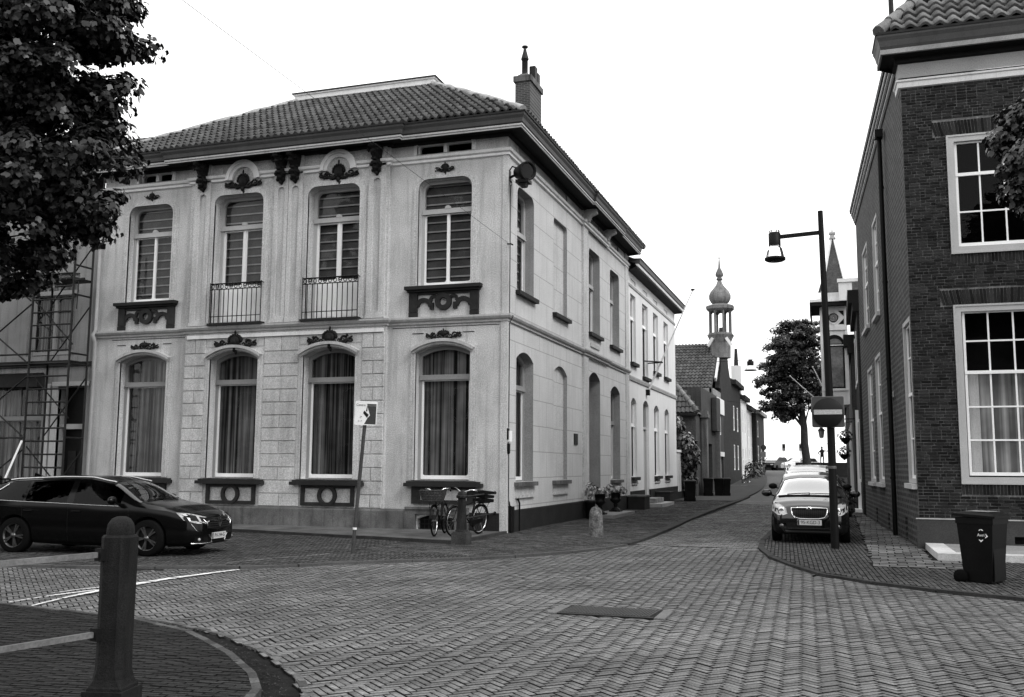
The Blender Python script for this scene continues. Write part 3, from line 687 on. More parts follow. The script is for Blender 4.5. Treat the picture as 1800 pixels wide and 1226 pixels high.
def tile_mesh(name, wd, ln, mat, h=.035):
    t = MB(); n = 6; vs = []
    for row, (y, dz) in enumerate(((0, .07), (ln, 0.0))):
        for i in range(n+1):
            x = i/n; z = h*sin(2*pi*(x-.08))+dz; vs.append((x*wd*1.06-wd*.53, y, z))
    for i in range(n+1): x = i/n; vs.append((x*wd*1.06-wd*.53, .004, h*sin(2*pi*(x-.08))+.0))
    t.add(vs, [(i, i+1, n+2+i, n+1+i) for i in range(n)]+[(2*n+2+i, 2*n+3+i, i+1, i) for i in range(n)], smooth=False)
    me = bpy.data.meshes.new(name); me.from_pydata(t.v, [], t.f); me.materials.append(mat); me.polygons.foreach_set('use_smooth', [True]*n+[False]*n); return me, t
CAMP = Vector((7.8905, -23.2194, 1.75))
def tile_field(parent, origin, udir, sdir, nc, nr, wd, ex, mat, ok, maxparts=300, par_world=None, h=.035, seed=1, stuff=True):
    rr = random.Random(seed); me, t = tile_mesh('roof_tile', wd, ex*1.18, mat, h); u = Vector(udir).normalized(); s_ = Vector(sdir).normalized(); n_ = u.cross(s_)
    if n_.z < 0: n_ = -n_
    L = []
    for j in range(nr):
        for i in range(nc):
            uu, ss = (i+.5)*wd, j*ex
            if not ok(uu, ss): continue
            p = Vector(origin)+u*(uu+rr.uniform(-.006, .006))+s_*(ss+rr.uniform(-.012, .012))+n_*(.025+rr.uniform(-.004, .008))
            rot = Matrix((u, s_, n_)).transposed()@Matrix.Rotation(rr.uniform(-.02, .02), 3, 'Z')
            L.append(((p-CAMP).length, p, rot))
    L.sort(key=lambda a: a[0])
    if maxparts and len(L) > 300: cut = 300
    else: cut = len(L) if maxparts else 0
    inv = par_world.inverted()
    for _, p, rot in L[:cut]:
        M4 = inv@(Matrix.Translation(p)@rot.to_4x4()); o = inst('roof_tile', me, parent, (0, 0, 0)); o.matrix_local = M4
    if L[cut:]:
        mb = MB()
        for _, p, rot in L[cut:]:
            mb.add([p+rot@Vector(v) for v in t.v], t.f, tone=rr.random())
        part(mb, 'roof_tiles', mat, parent, kind='stuff')
sl = Vector((0, 4.42, TZ-EZ)); SL = sl.length
# world matrix of roof object (parented with inverse) is identity
tile_field(rf, (-13.1, -.62, EZ), (1, 0, 0), sl, 64, 14, .2145, SL/14, TILE, lambda u, s: (s/SL*4.42+.12 < u < 13.72-s/SL*4.42-.12), par_world=Matrix.Identity(4), h=.05)
sl2 = Vector((-4.42, 0, TZ-EZ))
tile_field(rf, (.62, -.62, EZ), (0, 1, 0), sl2, 77, 16, .2145, SL/16, TILE, lambda u, s: (s/SL*4.42+.12 < u < 16.5-s/SL*4.42), maxparts=0, par_world=Matrix.Identity(4), seed=2)
sl3 = Vector((4.42, 0, TZ-EZ))
# chimney
mb = MB(); mb.box(-2.66, -2.1, 8.6, 10.0, 11.5, 15.45); ch = part(mb, 'chimney', BRICKWALL_X, rf)
mb = MB(); mb.box(-2.72, -2.04, 8.54, 10.06, 15.45, 15.66); mb.prism([(-2.66, 8.6, 15.66), (-2.1, 8.6, 15.66), (-2.3, 8.8, 15.85), (-2.46, 8.8, 15.85)], (0, 0, 0), (0, 1.2, 0)); part(mb, 'chimney_cap', PLINTH, rf)
mb = MB(); mb.lathe([(.11, 15.7), (.11, 16.35), (.14, 16.36), (.14, 16.4), (.06, 16.7), (.06, 16.75), (.02, 16.76), (.02, 16.8), (.11, 16.82), (.11, 16.87), (.02, 16.9)], (-2.38, 8.85, 0)); part(mb, 'chimney_pot', IRONG, rf)
mb = MB(); mb.box(-2.32, -2.1, 9.2, 9.5, 15.66, 16.25); mb.box(-2.28, -2.12, 9.65, 9.9, 15.66, 16.15); part(mb, 'flue_block', IRONG, rf)
# ================= adjoining white house along the street =================
wh = empty('white_house', (0, 21.4, 0), label='white plastered two storey house with tall narrow windows joined behind the corner town house', cat='building')
ZW = 9.75
wops = [W(15.75, 16.85, 1.32, 4.35, 'seg', .2), W(18.35, 19.65, .25, 4.4, 'seg', .2), W(21.0, 22.3, 1.32, 4.35, 'seg', .2), W(23.9, 25.2, 1.32, 4.35, 'seg', .2),
        W(15.75, 16.85, 6.0, 8.85), W(18.35, 19.65, 5.62, 8.85), W(21.0, 22.3, 6.1, 8.85), W(23.9, 25.2, 6.1, 8.85)]
wfz = [W(a, a+1.1, 9.3, 9.5, depth=.05) for a in (15.8, 18.5, 21.1, 24.0)]
FW = Fr((0.02, 0, 0), (0, 1, 0), (-1, 0, 0))
mb = MB(); wall(mb, FW, 15.36, 27.45, .75, ZW, wops+wfz, .22)
for o in wfz: fan(mb, FW, outline(o), .05)
mb.quad((0.02, 27.45, 0), (-9, 27.45, 0), (-9, 27.45, ZW), (0.02, 27.45, ZW)); mb.quad((-9, 15.36, 0), (-9, 27.45, 0), (-9, 27.45, ZW), (-9, 15.36, ZW)); part(mb, 'wall', PLASTER_W, wh)
mb = MB(); FW.box(mb, 15.36, 18.35, 0, .75, -.05, .02); FW.box(mb, 19.65, 27.47, 0, .75, -.05, .02); part(mb, 'plinth', PLINTH_D, wh)
mb = MB(); pw = [(.02, 15.36), (.02, 27.45)]
sweep(mb, pw, [(0, 5.22), (.05, 5.24), (.08, 5.35), (.08, 5.4), (0, 5.42)]); part(mb, 'string_course', TRIMG, wh)
mb = MB(); sweep(mb, pw, [(0, 9.1), (.04, 9.12), (.06, 9.2), (0, 9.22)]); part(mb, 'frieze_string', TRIMG, wh)
pw2 = pw+[(-2, 27.45)]
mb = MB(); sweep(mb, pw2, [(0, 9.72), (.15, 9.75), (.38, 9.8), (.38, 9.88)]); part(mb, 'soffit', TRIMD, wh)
mb = MB(); sweep(mb, pw2, [(.38, 9.86), (.42, 9.87), (.44, 9.97), (.3, 9.98)]); part(mb, 'cornice_fillet', TRIMW, wh)
mb = MB(); sweep(mb, pw2, [(.42, 9.98), (.48, 10.0), (.5, 10.15), (.54, 10.2), (-.5, 10.24)]); part(mb, 'gutter', GUTTER, wh)
mb = MB(); mb.quad((.3, 15.36, 10.2), (.3, 27.7, 10.2), (-4.5, 27.7, 12.2), (-4.5, 15.36, 12.2)); mb.quad((-9.3, 15.36, 10.2), (-9.3, 27.7, 10.2), (-4.5, 27.7, 12.2), (-4.5, 15.36, 12.2)); part(mb, 'roof', TILE, wh)
for i, o in enumerate(wops):
    if i == 1:
        mb = MB(); FW.box(mb, 18.35, 19.65, .25, 3.4, .18, .22); FW.box(mb, 18.35, 18.45, .25, 4.6, .1, .2); FW.box(mb, 19.55, 19.65, .25, 4.6, .1, .2); FW.box(mb, 18.45, 19.55, 3.36, 3.46, .1, .2); part(mb, 'front_door', FRAMEM, wh)
        mb = MB(); FW.box(mb, 18.45, 19.55, 3.46, 4.6, .2, .21); part(mb, 'fanlight', GLASSD, wh)
        mb = MB(); FW.box(mb, 18.3, 19.7, .0, .25, -.35, .2); part(mb, 'door_step', STEPSTONE, wh)
    else:
        st = dict(d=.12, t=.07, fm=FRAMEW, transom=3.45 if i < 4 else 7.9, sashes=1 if i < 4 else 2, sash=.05, bot=.08, cloth='drape', sm=IRONG, room=.5)
        window(FW, o, wh, st)
        mb = MB(); z = o['v0']; FW.box(mb, o['u0']-.1, o['u1']+.1, z-.14, z-.01, -.14, .02); part(mb, 'sill', TRIMD, wh)
        if i < 4: mb = MB(); FW.box(mb, o['u0'], o['u1'], z-.32, z-.24, -.05, .0); part(mb, 'sill_apron', TRIMG, wh)
# flag pole with wall bracket (on the corner house side)
mb = MB(); b0 = Vector((.1, 18.8, 4.6)); 
fpn = empty('flagpole', (0.02, 18.9, 4.7), label='slanting white flagpole on the white house beside the street, no flag', cat='flagpole')
mb = MB(); A_ = Vector((.1, 19.1, 5.0)); B_ = Vector((2.12, 19.15, 9.45)); mb.tube([A_, B_], [.045, .025], 8)
part(mb, 'pole', WHITEPOLE, fpn)
mb = MB(); mb.lathe([(.02, 0), (.09, .01), (.1, .05), (.03, .09)], B_+Vector((0, 0, -.02)), 10); part(mb, 'finial', IRON, fpn)
for q_ in (((.02, 18.6, 6.32), (.75, 19.05, 6.3)), ((.02, 19.6, 6.32), (.75, 19.2, 6.3)), ((.72, 18.95, 6.3), (.72, 19.3, 6.3))): mb = MB(); mb.bar(*q_, .05); part(mb, 'bracket_arm', IRON, fpn)
mb = MB(); mb.box(.02, .18, 19.0, 19.2, 4.85, 5.1); part(mb, 'foot_socket', IRON, fpn)
# things fixed on the corner house
fl = empty('floodlight', (0, .1, 9.3), label='black round floodlight on a wall arm high at the corner of the pale town house', cat='floodlight')
dirv = Vector((.75, -.62, -.12)).normalized()
c0 = Vector((.42, .05, 9.32))
mb = MB(); q = dirv.to_track_quat('Z', 'Y').to_matrix(); mb.lathe([(.10, -.26), (.17, -.24), (.2, -.05), (.24, .1), (.25, .22), (.21, .22), (.18, .12), (.02, .1)], c0, 20, M4=q); part(mb, 'housing', IRON, fl)
mb = MB(); mb.lathe([(.2, .12), (.02, .1)], c0+dirv*.05, 20, M4=q); part(mb, 'lens', GLASSD, fl)
mb = MB(); mb.box(.25, .6, -.12, .2, 9.0, 9.08); mb.prism([(.3, -.08, 9.1), (.58, -.08, 9.1), (.5, -.08, 8.9), (.36, -.08, 8.9)], (0, 0, 0), (0, .2, 0)); mb.tube([(.0, .1, 9.2), (.12, .1, 9.25), (.3, .08, 9.3)], .035, 8); mb.tube([(.0, .1, 9.38), (.1, .08, 9.5), (.28, .05, 9.42)], .02, 6)
mb.tube([(.02, .1, 9.15)]+[(.06+.03*cos(a*.6), .08, 9.05+.07*sin(a*.6)) for a in range(11)], .008, 5); mb.box(0, .03, .02, .18, 9.1, 9.4); part(mb, 'arm', IRON, fl)
jb = empty('junction_box', (0, .1, 2.4), label='small white junction box with black holder at the house corner above the bicycles', cat='junction box')
mb = MB(); mb.box(.03, .1, .02, .2, 2.35, 2.62); part(mb, 'box', FRAMEW, jb)
mb = MB(); mb.box(.03, .07, -.02, .08, 2.4, 2.68); mb.box(.03, .08, .0, .12, 2.1, 2.3); mb.ball((.05, .06, 2.08), .05, n=7, m=5); part(mb, 'holder', IRON, jb)
mb = MB(); mb.tube([(.05, .09, 9.0), (.05, .09, 7.4), (.05, .085, 5.62), (.16, .05, 5.55), (.05, .09, 5.38), (.045, .09, 2.7)], .011, 5)
mb.tube([(.05, .09, 2.1), (.05, .1, 1.0), (.055, .11, .75)], .011, 5); tag(part(mb, 'cable', IRONG, jb))
cv = empty('cable_cover', (.05, .25, 0), label='tall black cable guard on the dark plinth near the corner, wider one', cat='cable guard')
mb = MB(); mb.prism([(.03, .12, 0.06), (.12, .12, .06), (.12, .36, .06), (.03, .36, .06)], (0, 0, 0), (0, 0, .66)); mb.prism([(.03, .12, .72), (.12, .12, .72), (.03, .36, .72)], (0, 0, 0), (0, 0, .02)); mb.tube([(.07, .16, .7), (.06, .1, .85)], .02, 6); part(mb, 'guard', IRON, cv)
cv = empty('cable_cover', (.05, .9, 0), label='thin black conduit with pointed top on the dark plinth, right of the wider guard', cat='cable guard')
mb = MB(); mb.tube([(.06, .95, .06), (.06, .95, .78), (.05, .88, .86), (.04, .82, .98)], [.025, .025, .03, .012], 6); part(mb, 'conduit', IRON, cv)
pq = empty('wall_plaque', (0, 6.95, 2.6), label='small dark square plaque on the street side of the town house beside the doorway', cat='plaque')
mb = MB(); mb.box(0.0, .03, 6.68, 7.1, 2.42, 2.77); part(mb, 'plate', IRONG, pq)
wr = MB(); p0 = Vector((.06, -.02, 7.42)); p1 = Vector((-.96-1.9, -14.0, 8.47+.0)); 
d_ = Vector((-.62545, .79285, .47465)); C_ = Vector((7.8905, -23.2194, 1.75)); p1 = C_+d_*11.0
pts = [p0.lerp(p1, i/24)-Vector((0, 0, .0))*0 for i in range(25)]
wr.tube(pts, .005, 4); tag(part(wr, 'overhead_wire', IRONG, None) if False else wr.build('overhead_wire', IRONG), label='thin wire running from the corner house facade up across the sky', cat='wire')
hk = MB(); hk.tube([(0, -.02, 7.42), (.1, .0, 7.42), (.14, .05, 7.4)], .02, 6); hk.build('wire_hook', IRON, None, label='small iron hook holding the wire at the corner of the town house', cat='hook')
# ================= dark brick house on the right =================
FRF = Fr((9.5, -.75, 0), (1, 0, 0), (0, 1, 0)); FRS = Fr((9.5, -.75, 0), (-.0437, .999, 0), (.999, .0437, 0))
bh = empty('brick_house', (12, 3, 0), label='dark brick corner house with white sash windows and tiled roof on the right', cat='building')
up_ = W(.88, 2.65, 6.33, 8.97, depth=.12); lo_ = W(.86, 2.65, 1.42, 5.22, depth=.12); vn = W(1.8, 2.5, .2, .36, depth=.2)
mb = MB(); wall(mb, FRF, 0, 6.5, .0, 10.2, [up_, lo_, vn], .12); part(mb, 'front_wall', MORTAR, bh)
sideops = [W(.12, 1.5, 1.42, 5.05, depth=.14), W(7.4, 9.2, 1.32, 5.1, depth=.14), W(10.3, 12.3, 1.3, 5.0, depth=.14), W(6.9, 8.5, 6.2, 9.1, depth=.14), W(10.6, 12.7, 6.35, 9.1, depth=.14)]
sv = [W(6.3, 6.9, .05, .5, depth=.3), W(10.2, 10.7, .05, .5, depth=.3), W(2.1, 2.6, .05, .6, depth=.3)]
mb = MB(); wall(mb, FRS, 0, 15.05, 0, 10.78, sideops+sv, .14)
mb.quad((8.84, 14.28, 0), (16, 14.28, 0), (16, 14.28, 10.78), (8.84, 14.28, 10.78)); mb.quad((16, -.75, 0), (16, 14.28, 0), (16, 14.28, 10.78), (16, -.75, 10.78)); part(mb, 'side_wall', BRICKWALL, bh)
mb = MB()
for o in sv+[]: fan(mb, FRS, outline(o), .29)
fan(mb, FRF, outline(vn), .19); part(mb, 'cellar_vent', BLACKBASE, bh)
mb = MB(); wl = FRF; 
for a, b, c, e in ((0, 1.8, 0, .68), (2.5, 6.5, 0, .68), (1.8, 2.5, 0, .2), (1.8, 2.5, .36, .68)): FRF.box(mb, a-.05 if a == 0 else a, b, c, e, -.06, 0)
FRS.box(mb, -.06, .0, 0, .68, -.05, .05); part(mb, 'plinth', M('plinth_render', .05, var=.15, fine=.25, fscale=60, rough=.9), bh)
mb = MB(); FRF.box(mb, -.06, 6.5, .68, .7, -.07, 0); part(mb, 'plinth_edge', TRIMG, bh)
# individual bricks
rr = random.Random(11); B = []
ch_ = .066; L = .205; holes = [(.88, 2.65, 6.33, 8.97), (.86, 2.65, 1.42, 5.22)]
sold = [(.62, 2.95, 8.97, 9.31), (.62, 2.95, 5.22, 5.56), (.86, 2.65, 6.12, 6.33), (.86, 2.65, 1.2, 1.42)]
z = .71; row = 0
while z+ch_ < 10.17:
    zc = z+ch_/2; spans = [(0.004, 3.95)]
    for a, b, c, e in holes+sold:
        if c-.03 < zc < e+.03:
            ns = []
            for s, t in spans:
                if t <= a or s >= b: ns.append((s, t))
                else:
                    if s < a: ns.append((s, a))
                    if t > b: ns.append((b, t))
            spans = ns
    for s, t in spans:
        x = s-(0 if row % 2 == 0 else L/2)-(rr.choice((0, 0, .05)))
        while x < t:
            ln = L if rr.random() < .75 else L/2
            a, b = max(x, s), min(x+ln, t)
            if b-a > .035: B.append(((a+b)/2, zc, b-a-.014, ch_-.0145, 0))
            x += ln
    z += ch_; row += 1
for a, b, c, e in sold:
    n_ = int((b-a)/.064); cm = (a+b)/2
    for i in range(n_):
        u = a+(i+.5)*(b-a)/n_; tl = (u-cm)*.22 if e-c > .3 else 0
        B.append((u, (c+e)/2, e-c-.012, .052, pi/2-tl))
B.sort(key=lambda q: (q[1]-1.75)**2+(q[0]+1.6)**2+0)
t = MB(); vs = [(-.5, 0, -.5), (.5, 0, -.5), (.5, 0, .5), (-.5, 0, .5), (-.49, -.012, -.46), (.49, -.012, -.46), (.49, -.012, .46), (-.49, -.012, .46)]
bf = [(4, 5, 6, 7), (0, 1, 5, 4), (1, 2, 6, 5), (2, 3, 7, 6), (3, 0, 4, 7)]
me = bpy.data.meshes.new('brick'); me.from_pydata(vs, [], bf); me.materials.append(BRICK)
bloc = Vector((12, 3, 0))
for (u, z, l_, h_, an) in B[:300]:
    inst('brick', me, bh, Vector((9.5+u, -.75+rr.uniform(-.003, .002), z))-bloc, (0, -an, 0), (l_, 1, h_))
mb = MB()
for (u, z, l_, h_, an) in B[300:]:
    dd = rr.uniform(-.004, .003); c_, s_ = cos(an), sin(an)
    mb.add([(9.5+u+x*l_*c_-q*h_*s_, -.75+y+dd, z+x*l_*s_+q*h_*c_) for x, y, q in vs], bf, tone=rr.random())
part(mb, 'bricks', BRICK, bh, kind='stuff')
# front windows
def sashwin(fr, o, g, lace=None, casing=.15):
    mb = MB(); A = outline(o); Bq = outline(o, casing); ring(mb, fr, A, Bq, -.03, .12); A = outline(o, -.0); Bq = outline(o, .04); ring(mb, fr, A, Bq, -.045, -.03)
    part(mb, 'window_casing', FRAMEM, bh)
    st = dict(d=.03, t=casing, fm=FRAMEM, grid=g, glass=GLASS if lace else GLASSD)
    if lace: st.update(cloth='lace', lace=lace)
    return window(fr, o, bh, st)
sashwin(FRF, up_, dict(u=[1.52, 2.0], u0=1.04, u1=2.49, v=[6.5, 7.26, 8.09, 8.83], rail=8.09))
lw = sashwin(FRF, lo_, dict(u=[1.53, 2.01], u0=1.03, u1=2.5, v=[1.6, 2.34, 3.04, 3.77, 4.44, 5.09], rail=3.77), lace=(1.03, 2.5, 1.6, 3.77))
mb = MB(); folds(mb, FRF, 1.05, 1.3, 1.6, 3.75, .15, .02, .06); part(mb, 'lace_curtain', TRIMW, lw)
for o in sideops:
    uu = (o['u0']+o['u1'])/2; a, b = o['u0'], o['u1']; v0, v1 = o['v0'], o['v1']; md = (v0+v1)/2+.15
    mb = MB(); ring(mb, FRS, outline(o), outline(o, .1), .0, .12); part(mb, 'window_casing', FRAMEM, bh)
    window(FRS, o, bh, dict(d=.05, t=.1, fm=FRAMEM, grid=dict(u=[uu], u0=a+.1, u1=b-.1, v=[v0+.1, (v0+md)/2, md, (md+v1)/2, v1-.1], rail=md), glass=GLASSD))
    mb = MB(); FRS.box(mb, a-.08, b+.06, v0-.12, v0-.01, -.1, .02); part(mb, 'sill', STEPSTONE, bh)
# cornice
pt = [(9.48, -.22), (9.5, -.75), (16, -.75)]
mb = MB(); sweep(mb, pt, [(0, 10.14), (.05, 10.16), (.06, 10.27), (.09, 10.29), (.09, 10.33), (.05, 10.345)]); part(mb, 'architrave', TRIMW, bh)
mb = MB(); sweep(mb, pt, [(.05, 10.345), (.02, 10.36), (.02, 10.385)]); part(mb, 'cornice_groove', TRIMD, bh)
mb = MB(); sweep(mb, pt, [(.03, 10.385), (.03, 10.72)]); part(mb, 'frieze', M('frieze_paint', .36, var=.08, fine=.2), bh)
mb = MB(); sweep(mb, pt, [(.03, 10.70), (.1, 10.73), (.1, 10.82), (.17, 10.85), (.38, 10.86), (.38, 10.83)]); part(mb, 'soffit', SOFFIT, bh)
mb = MB(); sweep(mb, pt, [(.38, 10.82), (.42, 10.83), (.42, 10.93), (.40, 10.94)]); part(mb, 'cornice_fillet', M('fillet_grey', .26, fine=.2), bh)
mb = MB(); sweep(mb, pt, [(.40, 10.94), (.43, 11.0), (.46, 11.12), (.5, 11.2), (.5, 11.27), (-.1, 11.28)]); part(mb, 'gutter', GUTTER, bh)
mb = MB(); sweep(mb, pt, [(.5, 11.25), (.52, 11.25), (.52, 11.3), (-.1, 11.3)]); part(mb, 'gutter_edge', GUTTER_EDGE, bh)
ps = [(8.835, 14.4), (9.477, -.22)]
for nm, pf, mt in (('soffit', [(0, 10.72), (.03, 10.74), (.03, 10.80)], SOFFIT), ('side_moulding', [(.03, 10.80), (.06, 10.82), (.06, 10.88)], TRIMG), ('soffit', [(.06, 10.88), (.08, 10.89), (.08, 10.95)], SOFFIT), ('side_moulding', [(.08, 10.95), (.11, 10.97), (.11, 11.02)], TRIMG),
    ('soffit', [(.11, 11.02), (.13, 11.03), (.13, 11.08)], SOFFIT), ('side_fillet', [(.13, 11.08), (.15, 11.09), (.15, 11.16)], PLASTER_W), ('gutter_edge', [(.15, 11.16), (.19, 11.17), (.2, 11.3), (-.2, 11.3)], GUTTER_EDGE)):
    mb = MB(); sweep(mb, ps, pf); part(mb, nm, mt, bh)
# roof
RZ = 11.3; P0 = Vector((9.02, -1.22, RZ)); k = 4.0; hgt = 4.6
mb = MB(); mb.quad((9.02, -1.22, RZ), (16.5, -1.22, RZ), (16.5, 2.8, RZ+hgt), (13.0, 2.8, RZ+hgt)); mb.quad((9.5, -.8, RZ-.1), (13.0, 2.8, RZ+hgt), (12.3, 14.3, RZ+hgt), (8.9, 14.3, RZ-.1)); part(mb, 'roof_deck', JOINT, bh)
rfr = empty('roof', (0, 0, 0)); rfr.parent = bh; rfr.matrix_parent_inverse = world_of(bh).inverted(); 
slr = Vector((0, 4.02, hgt)); SLR = slr.length
tile_field(rfr, P0, (1, 0, 0), slr, 24, 19, .3, .32, TILE_R, lambda u, s: u > s/SLR*4.0+.22, par_world=Matrix.Identity(4), h=.05, seed=5)
dside = Vector((-.0437, .999, 0)); sls = Vector((3.99, .17, hgt))
mb = MB()
tile_field(rfr, P0+Vector((.62, .3, -.3)), (-.0437, .999, 0), sls, 49, 18, .3, .32, TILE_R, lambda u, s: s > .2 and u > s/SLR*4.0+.25, maxparts=0, par_world=Matrix.Identity(4), h=.05, seed=6)
mb = MB(); hip_a = P0+Vector((.05, .05, .06)); hip_b = Vector((13.0, 2.8, RZ+hgt+.06)); hn = 16
for i in range(hn):
    a = hip_a.lerp(hip_b, i/hn); b = hip_a.lerp(hip_b, (i+1.12)/hn); hb = MB(); hb.tube([a, b], [.15, .12], 8); part(hb, 'hip_tile', TILE_R, rfr)
mb = MB(); mb.tube([(9.42, -.2, 11.3), (9.42, -.2, 14.5)], .055, 8); pp = part(mb, 'vent_pipe', IRONG, bh)
# downpipe, side
mb = MB(); mb.tube([FRS.P(3.9, 10.5, -.12), FRS.P(3.95, .05, -.1)], .06, 8); mb.box(9.1, 9.3, 2.9, 3.2, 10.3, 10.5)
for z in (1.5, 4, 6.5, 9): c = FRS.P(3.93, z, -.11); mb.lathe([(.075, -.03), (.075, .03)], c, 8)
part(mb, 'downpipe', IRON, bh)
mb = MB(); FRS.box(mb, 4.05, 4.35, 3.55, 3.68, -.12, .0); wl_ = part(mb, 'wall_light', FRAMEW, bh)
# stoep platform
st = empty('front_platform', (11, -2, 0), label='low pale stone platform with light edge in front of the brick house behind the bin', cat='step')
sx = [9.6, 10.55, 11.5, 12.45, 13.4, 14.35, 15.3, 16.2]
for a, b in zip(sx[:-1], sx[1:]): mb = MB(); mb.box(a+.004, b-.004, -3.45, -3.1, .06, .19); part(mb, 'edge_stone', STEPSTONE, st)
for a, b in ((-3.09, -2.0), (-1.99, -.82)): mb = MB(); mb.box(9.6, 9.95, a+.004, b-.004, .06, .19); part(mb, 'edge_stone', STEPSTONE, st)
mb = MB(); mb.box(9.955, 16.2, -3.095, -.82, .06, .182); part(mb, 'slab', M('platform_slab', .22, var=.2, fine=.35), st)
# ================= ground =================
import numpy as np
def gz(y):
    t = min(1., max(0., (y-32)/62)); return 1.35*t*t*(3-2*t)
def sheet(name, poly_fn, ys, mat, dz, **t):
    """sheet following the street profile: poly_fn(y) -> (x0, x1)"""
    mb = MB(); vs = []
    for y in ys: a, b = poly_fn(y); vs += [(a, y, gz(y)+dz), (b, y, gz(y)+dz)]
    mb.add(vs, [(2*i, 2*i+1, 2*i+3, 2*i+2) for i in range(len(ys)-1)]); return mb.build(name, mat, None, **t)
ysF = list(range(-70, 30, 20))+[30+3*i for i in range(24)]+[110, 160, 400, 900]
sheet('ground', lambda y: (-400, 400), ysF, JOINT, 0, kind='structure')
Kp = [(-16, -12.2), (-12, -11.6), (-5.3, -10.3), (-2.8, -9.6), (-1.55, -9.1), (-.82, -8.5), (-.25, -7.8), (.6, -7.0), (1.4, -6.2), (2.02, -5.5), (2.78, -4.25), (3.2, -3.1), (3.42, -2.0), (3.47, -1), (3.45, .66), (3.4, 4), (3.28, 7.5), (3.15, 14), (3.1, 18.4), (3.1, 27.8), (3.0, 34)]
Rp = [(6.3, 30), (6.25, 10), (6.25, .33), (6.36, -1.76), (6.7, -3.8), (7.17, -5.35), (7.65, -6.6), (8.4, -7.5), (9.2, -8.15), (10.2, -8.7), (12, -9.4), (18, -11.2)]
Gi = [(-16, -13.0), (-8, -13.4), (-1.66, -13.85), (.0, -14.1), (.62, -14.25), (1.62, -14.7), (2.63, -15.49), (3.35, -16.2), (3.69, -16.65), (4.0, -17.4), (4.15, -18.5), (4.2, -27)]
Go = [(-16, -12.85), (-8, -13.25), (-1.6, -13.7), (.1, -13.92), (.79, -14.08), (1.8, -14.5), (2.85, -15.25), (3.6, -16.0), (3.98, -16.5), (4.32, -17.3), (4.5, -18.5), (4.55, -27)]
def inpoly(X, Y, poly):
    c = np.zeros(X.shape, bool); n = len(poly)
    for i in range(n):
        x1, y1 = poly[i]; x2, y2 = poly[(i+1) % n]
        if y1 == y2: continue
        k = ((y1 > Y) != (y2 > Y)) & (X < (x2-x1)*(Y-y1)/(y2-y1)+x1); c ^= k
    return c
def shrink(C, ang, L, poly, m_=.95):
    dx = np.cos(ang)*L/2*m_; dy = np.sin(ang)*L/2*m_
    return inpoly(C[:, 0]+dx, C[:, 1]+dy, poly) & inpoly(C[:, 0]-dx, C[:, 1]-dy, poly) & inpoly(C[:, 0], C[:, 1], poly)
def clip(C, A, L, poly):
    T = np.linspace(-.5, .5, 13); ins = np.stack([inpoly(C[:, 0]+np.cos(A)*L*t, C[:, 1]+np.sin(A)*L*t, poly) for t in T], 1)
    cnt = ins.sum(1); ok = cnt > 3; i0 = ins.argmax(1); i1 = 12-ins[:, ::-1].argmax(1)
    t0, t1 = T[i0], T[i1]; mid = (t0+t1)/2; C2 = C+np.stack([np.cos(A)*L*mid, np.sin(A)*L*mid], 1)
    return C2, np.where(cnt == 13, 1., t1-t0), ok
def gen(bond, bb, L, Wd, ang):
    x0, x1, y0, y1 = bb; cx, cy = (x0+x1)/2, (y0+y1)/2; R = sqrt((x1-x0)**2+(y1-y0)**2)/2+1
    if bond == 'herring':
        n = int(round(L/Wd)); g = Wd; N = int(R/g)+2; I, J = np.meshgrid(np.arange(-N, N), np.arange(-N, N)); s = (I-J) % (2*n)
        h = s == 0; v = s == 2*n-1
        C = np.concatenate([np.stack([(I[h]+n/2)*g, (J[h]+.5)*g], 1), np.stack([(I[v]+.5)*g, (J[v]+n/2)*g], 1)])
        A = np.concatenate([np.zeros(h.sum()), np.full(v.sum(), pi/2)])
    else:
        nx = int(R/L)+2; ny = int(R/Wd)+2; I, J = np.meshgrid(np.arange(-nx, nx), np.arange(-ny, ny))
        C = np.stack([((I+.5*(J % 2))*L).ravel(), (J*Wd).ravel()], 1).astype(float); A = np.zeros(len(C))
        C[:, 0] += np.repeat(np.random.RandomState(3).uniform(-.02, .02, 2*ny), 2*nx)
    ca, sa = cos(ang), sin(ang); C = np.stack([C[:, 0]*ca-C[:, 1]*sa+cx, C[:, 0]*sa+C[:, 1]*ca+cy], 1)
    return C, A+ang
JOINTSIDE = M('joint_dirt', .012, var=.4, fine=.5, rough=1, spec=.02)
BRV = np.array([(-.5, -.5, 0), (.5, -.5, 0), (.5, .5, 0), (-.5, .5, 0), (-.485, -.46, 1), (.485, -.46, 1), (.485, .46, 1), (-.485, .46, 1)])
BRF = np.array([(4, 5, 6, 7), (0, 1, 5, 4), (1, 2, 6, 5), (2, 3, 7, 6), (3, 0, 4, 7)])
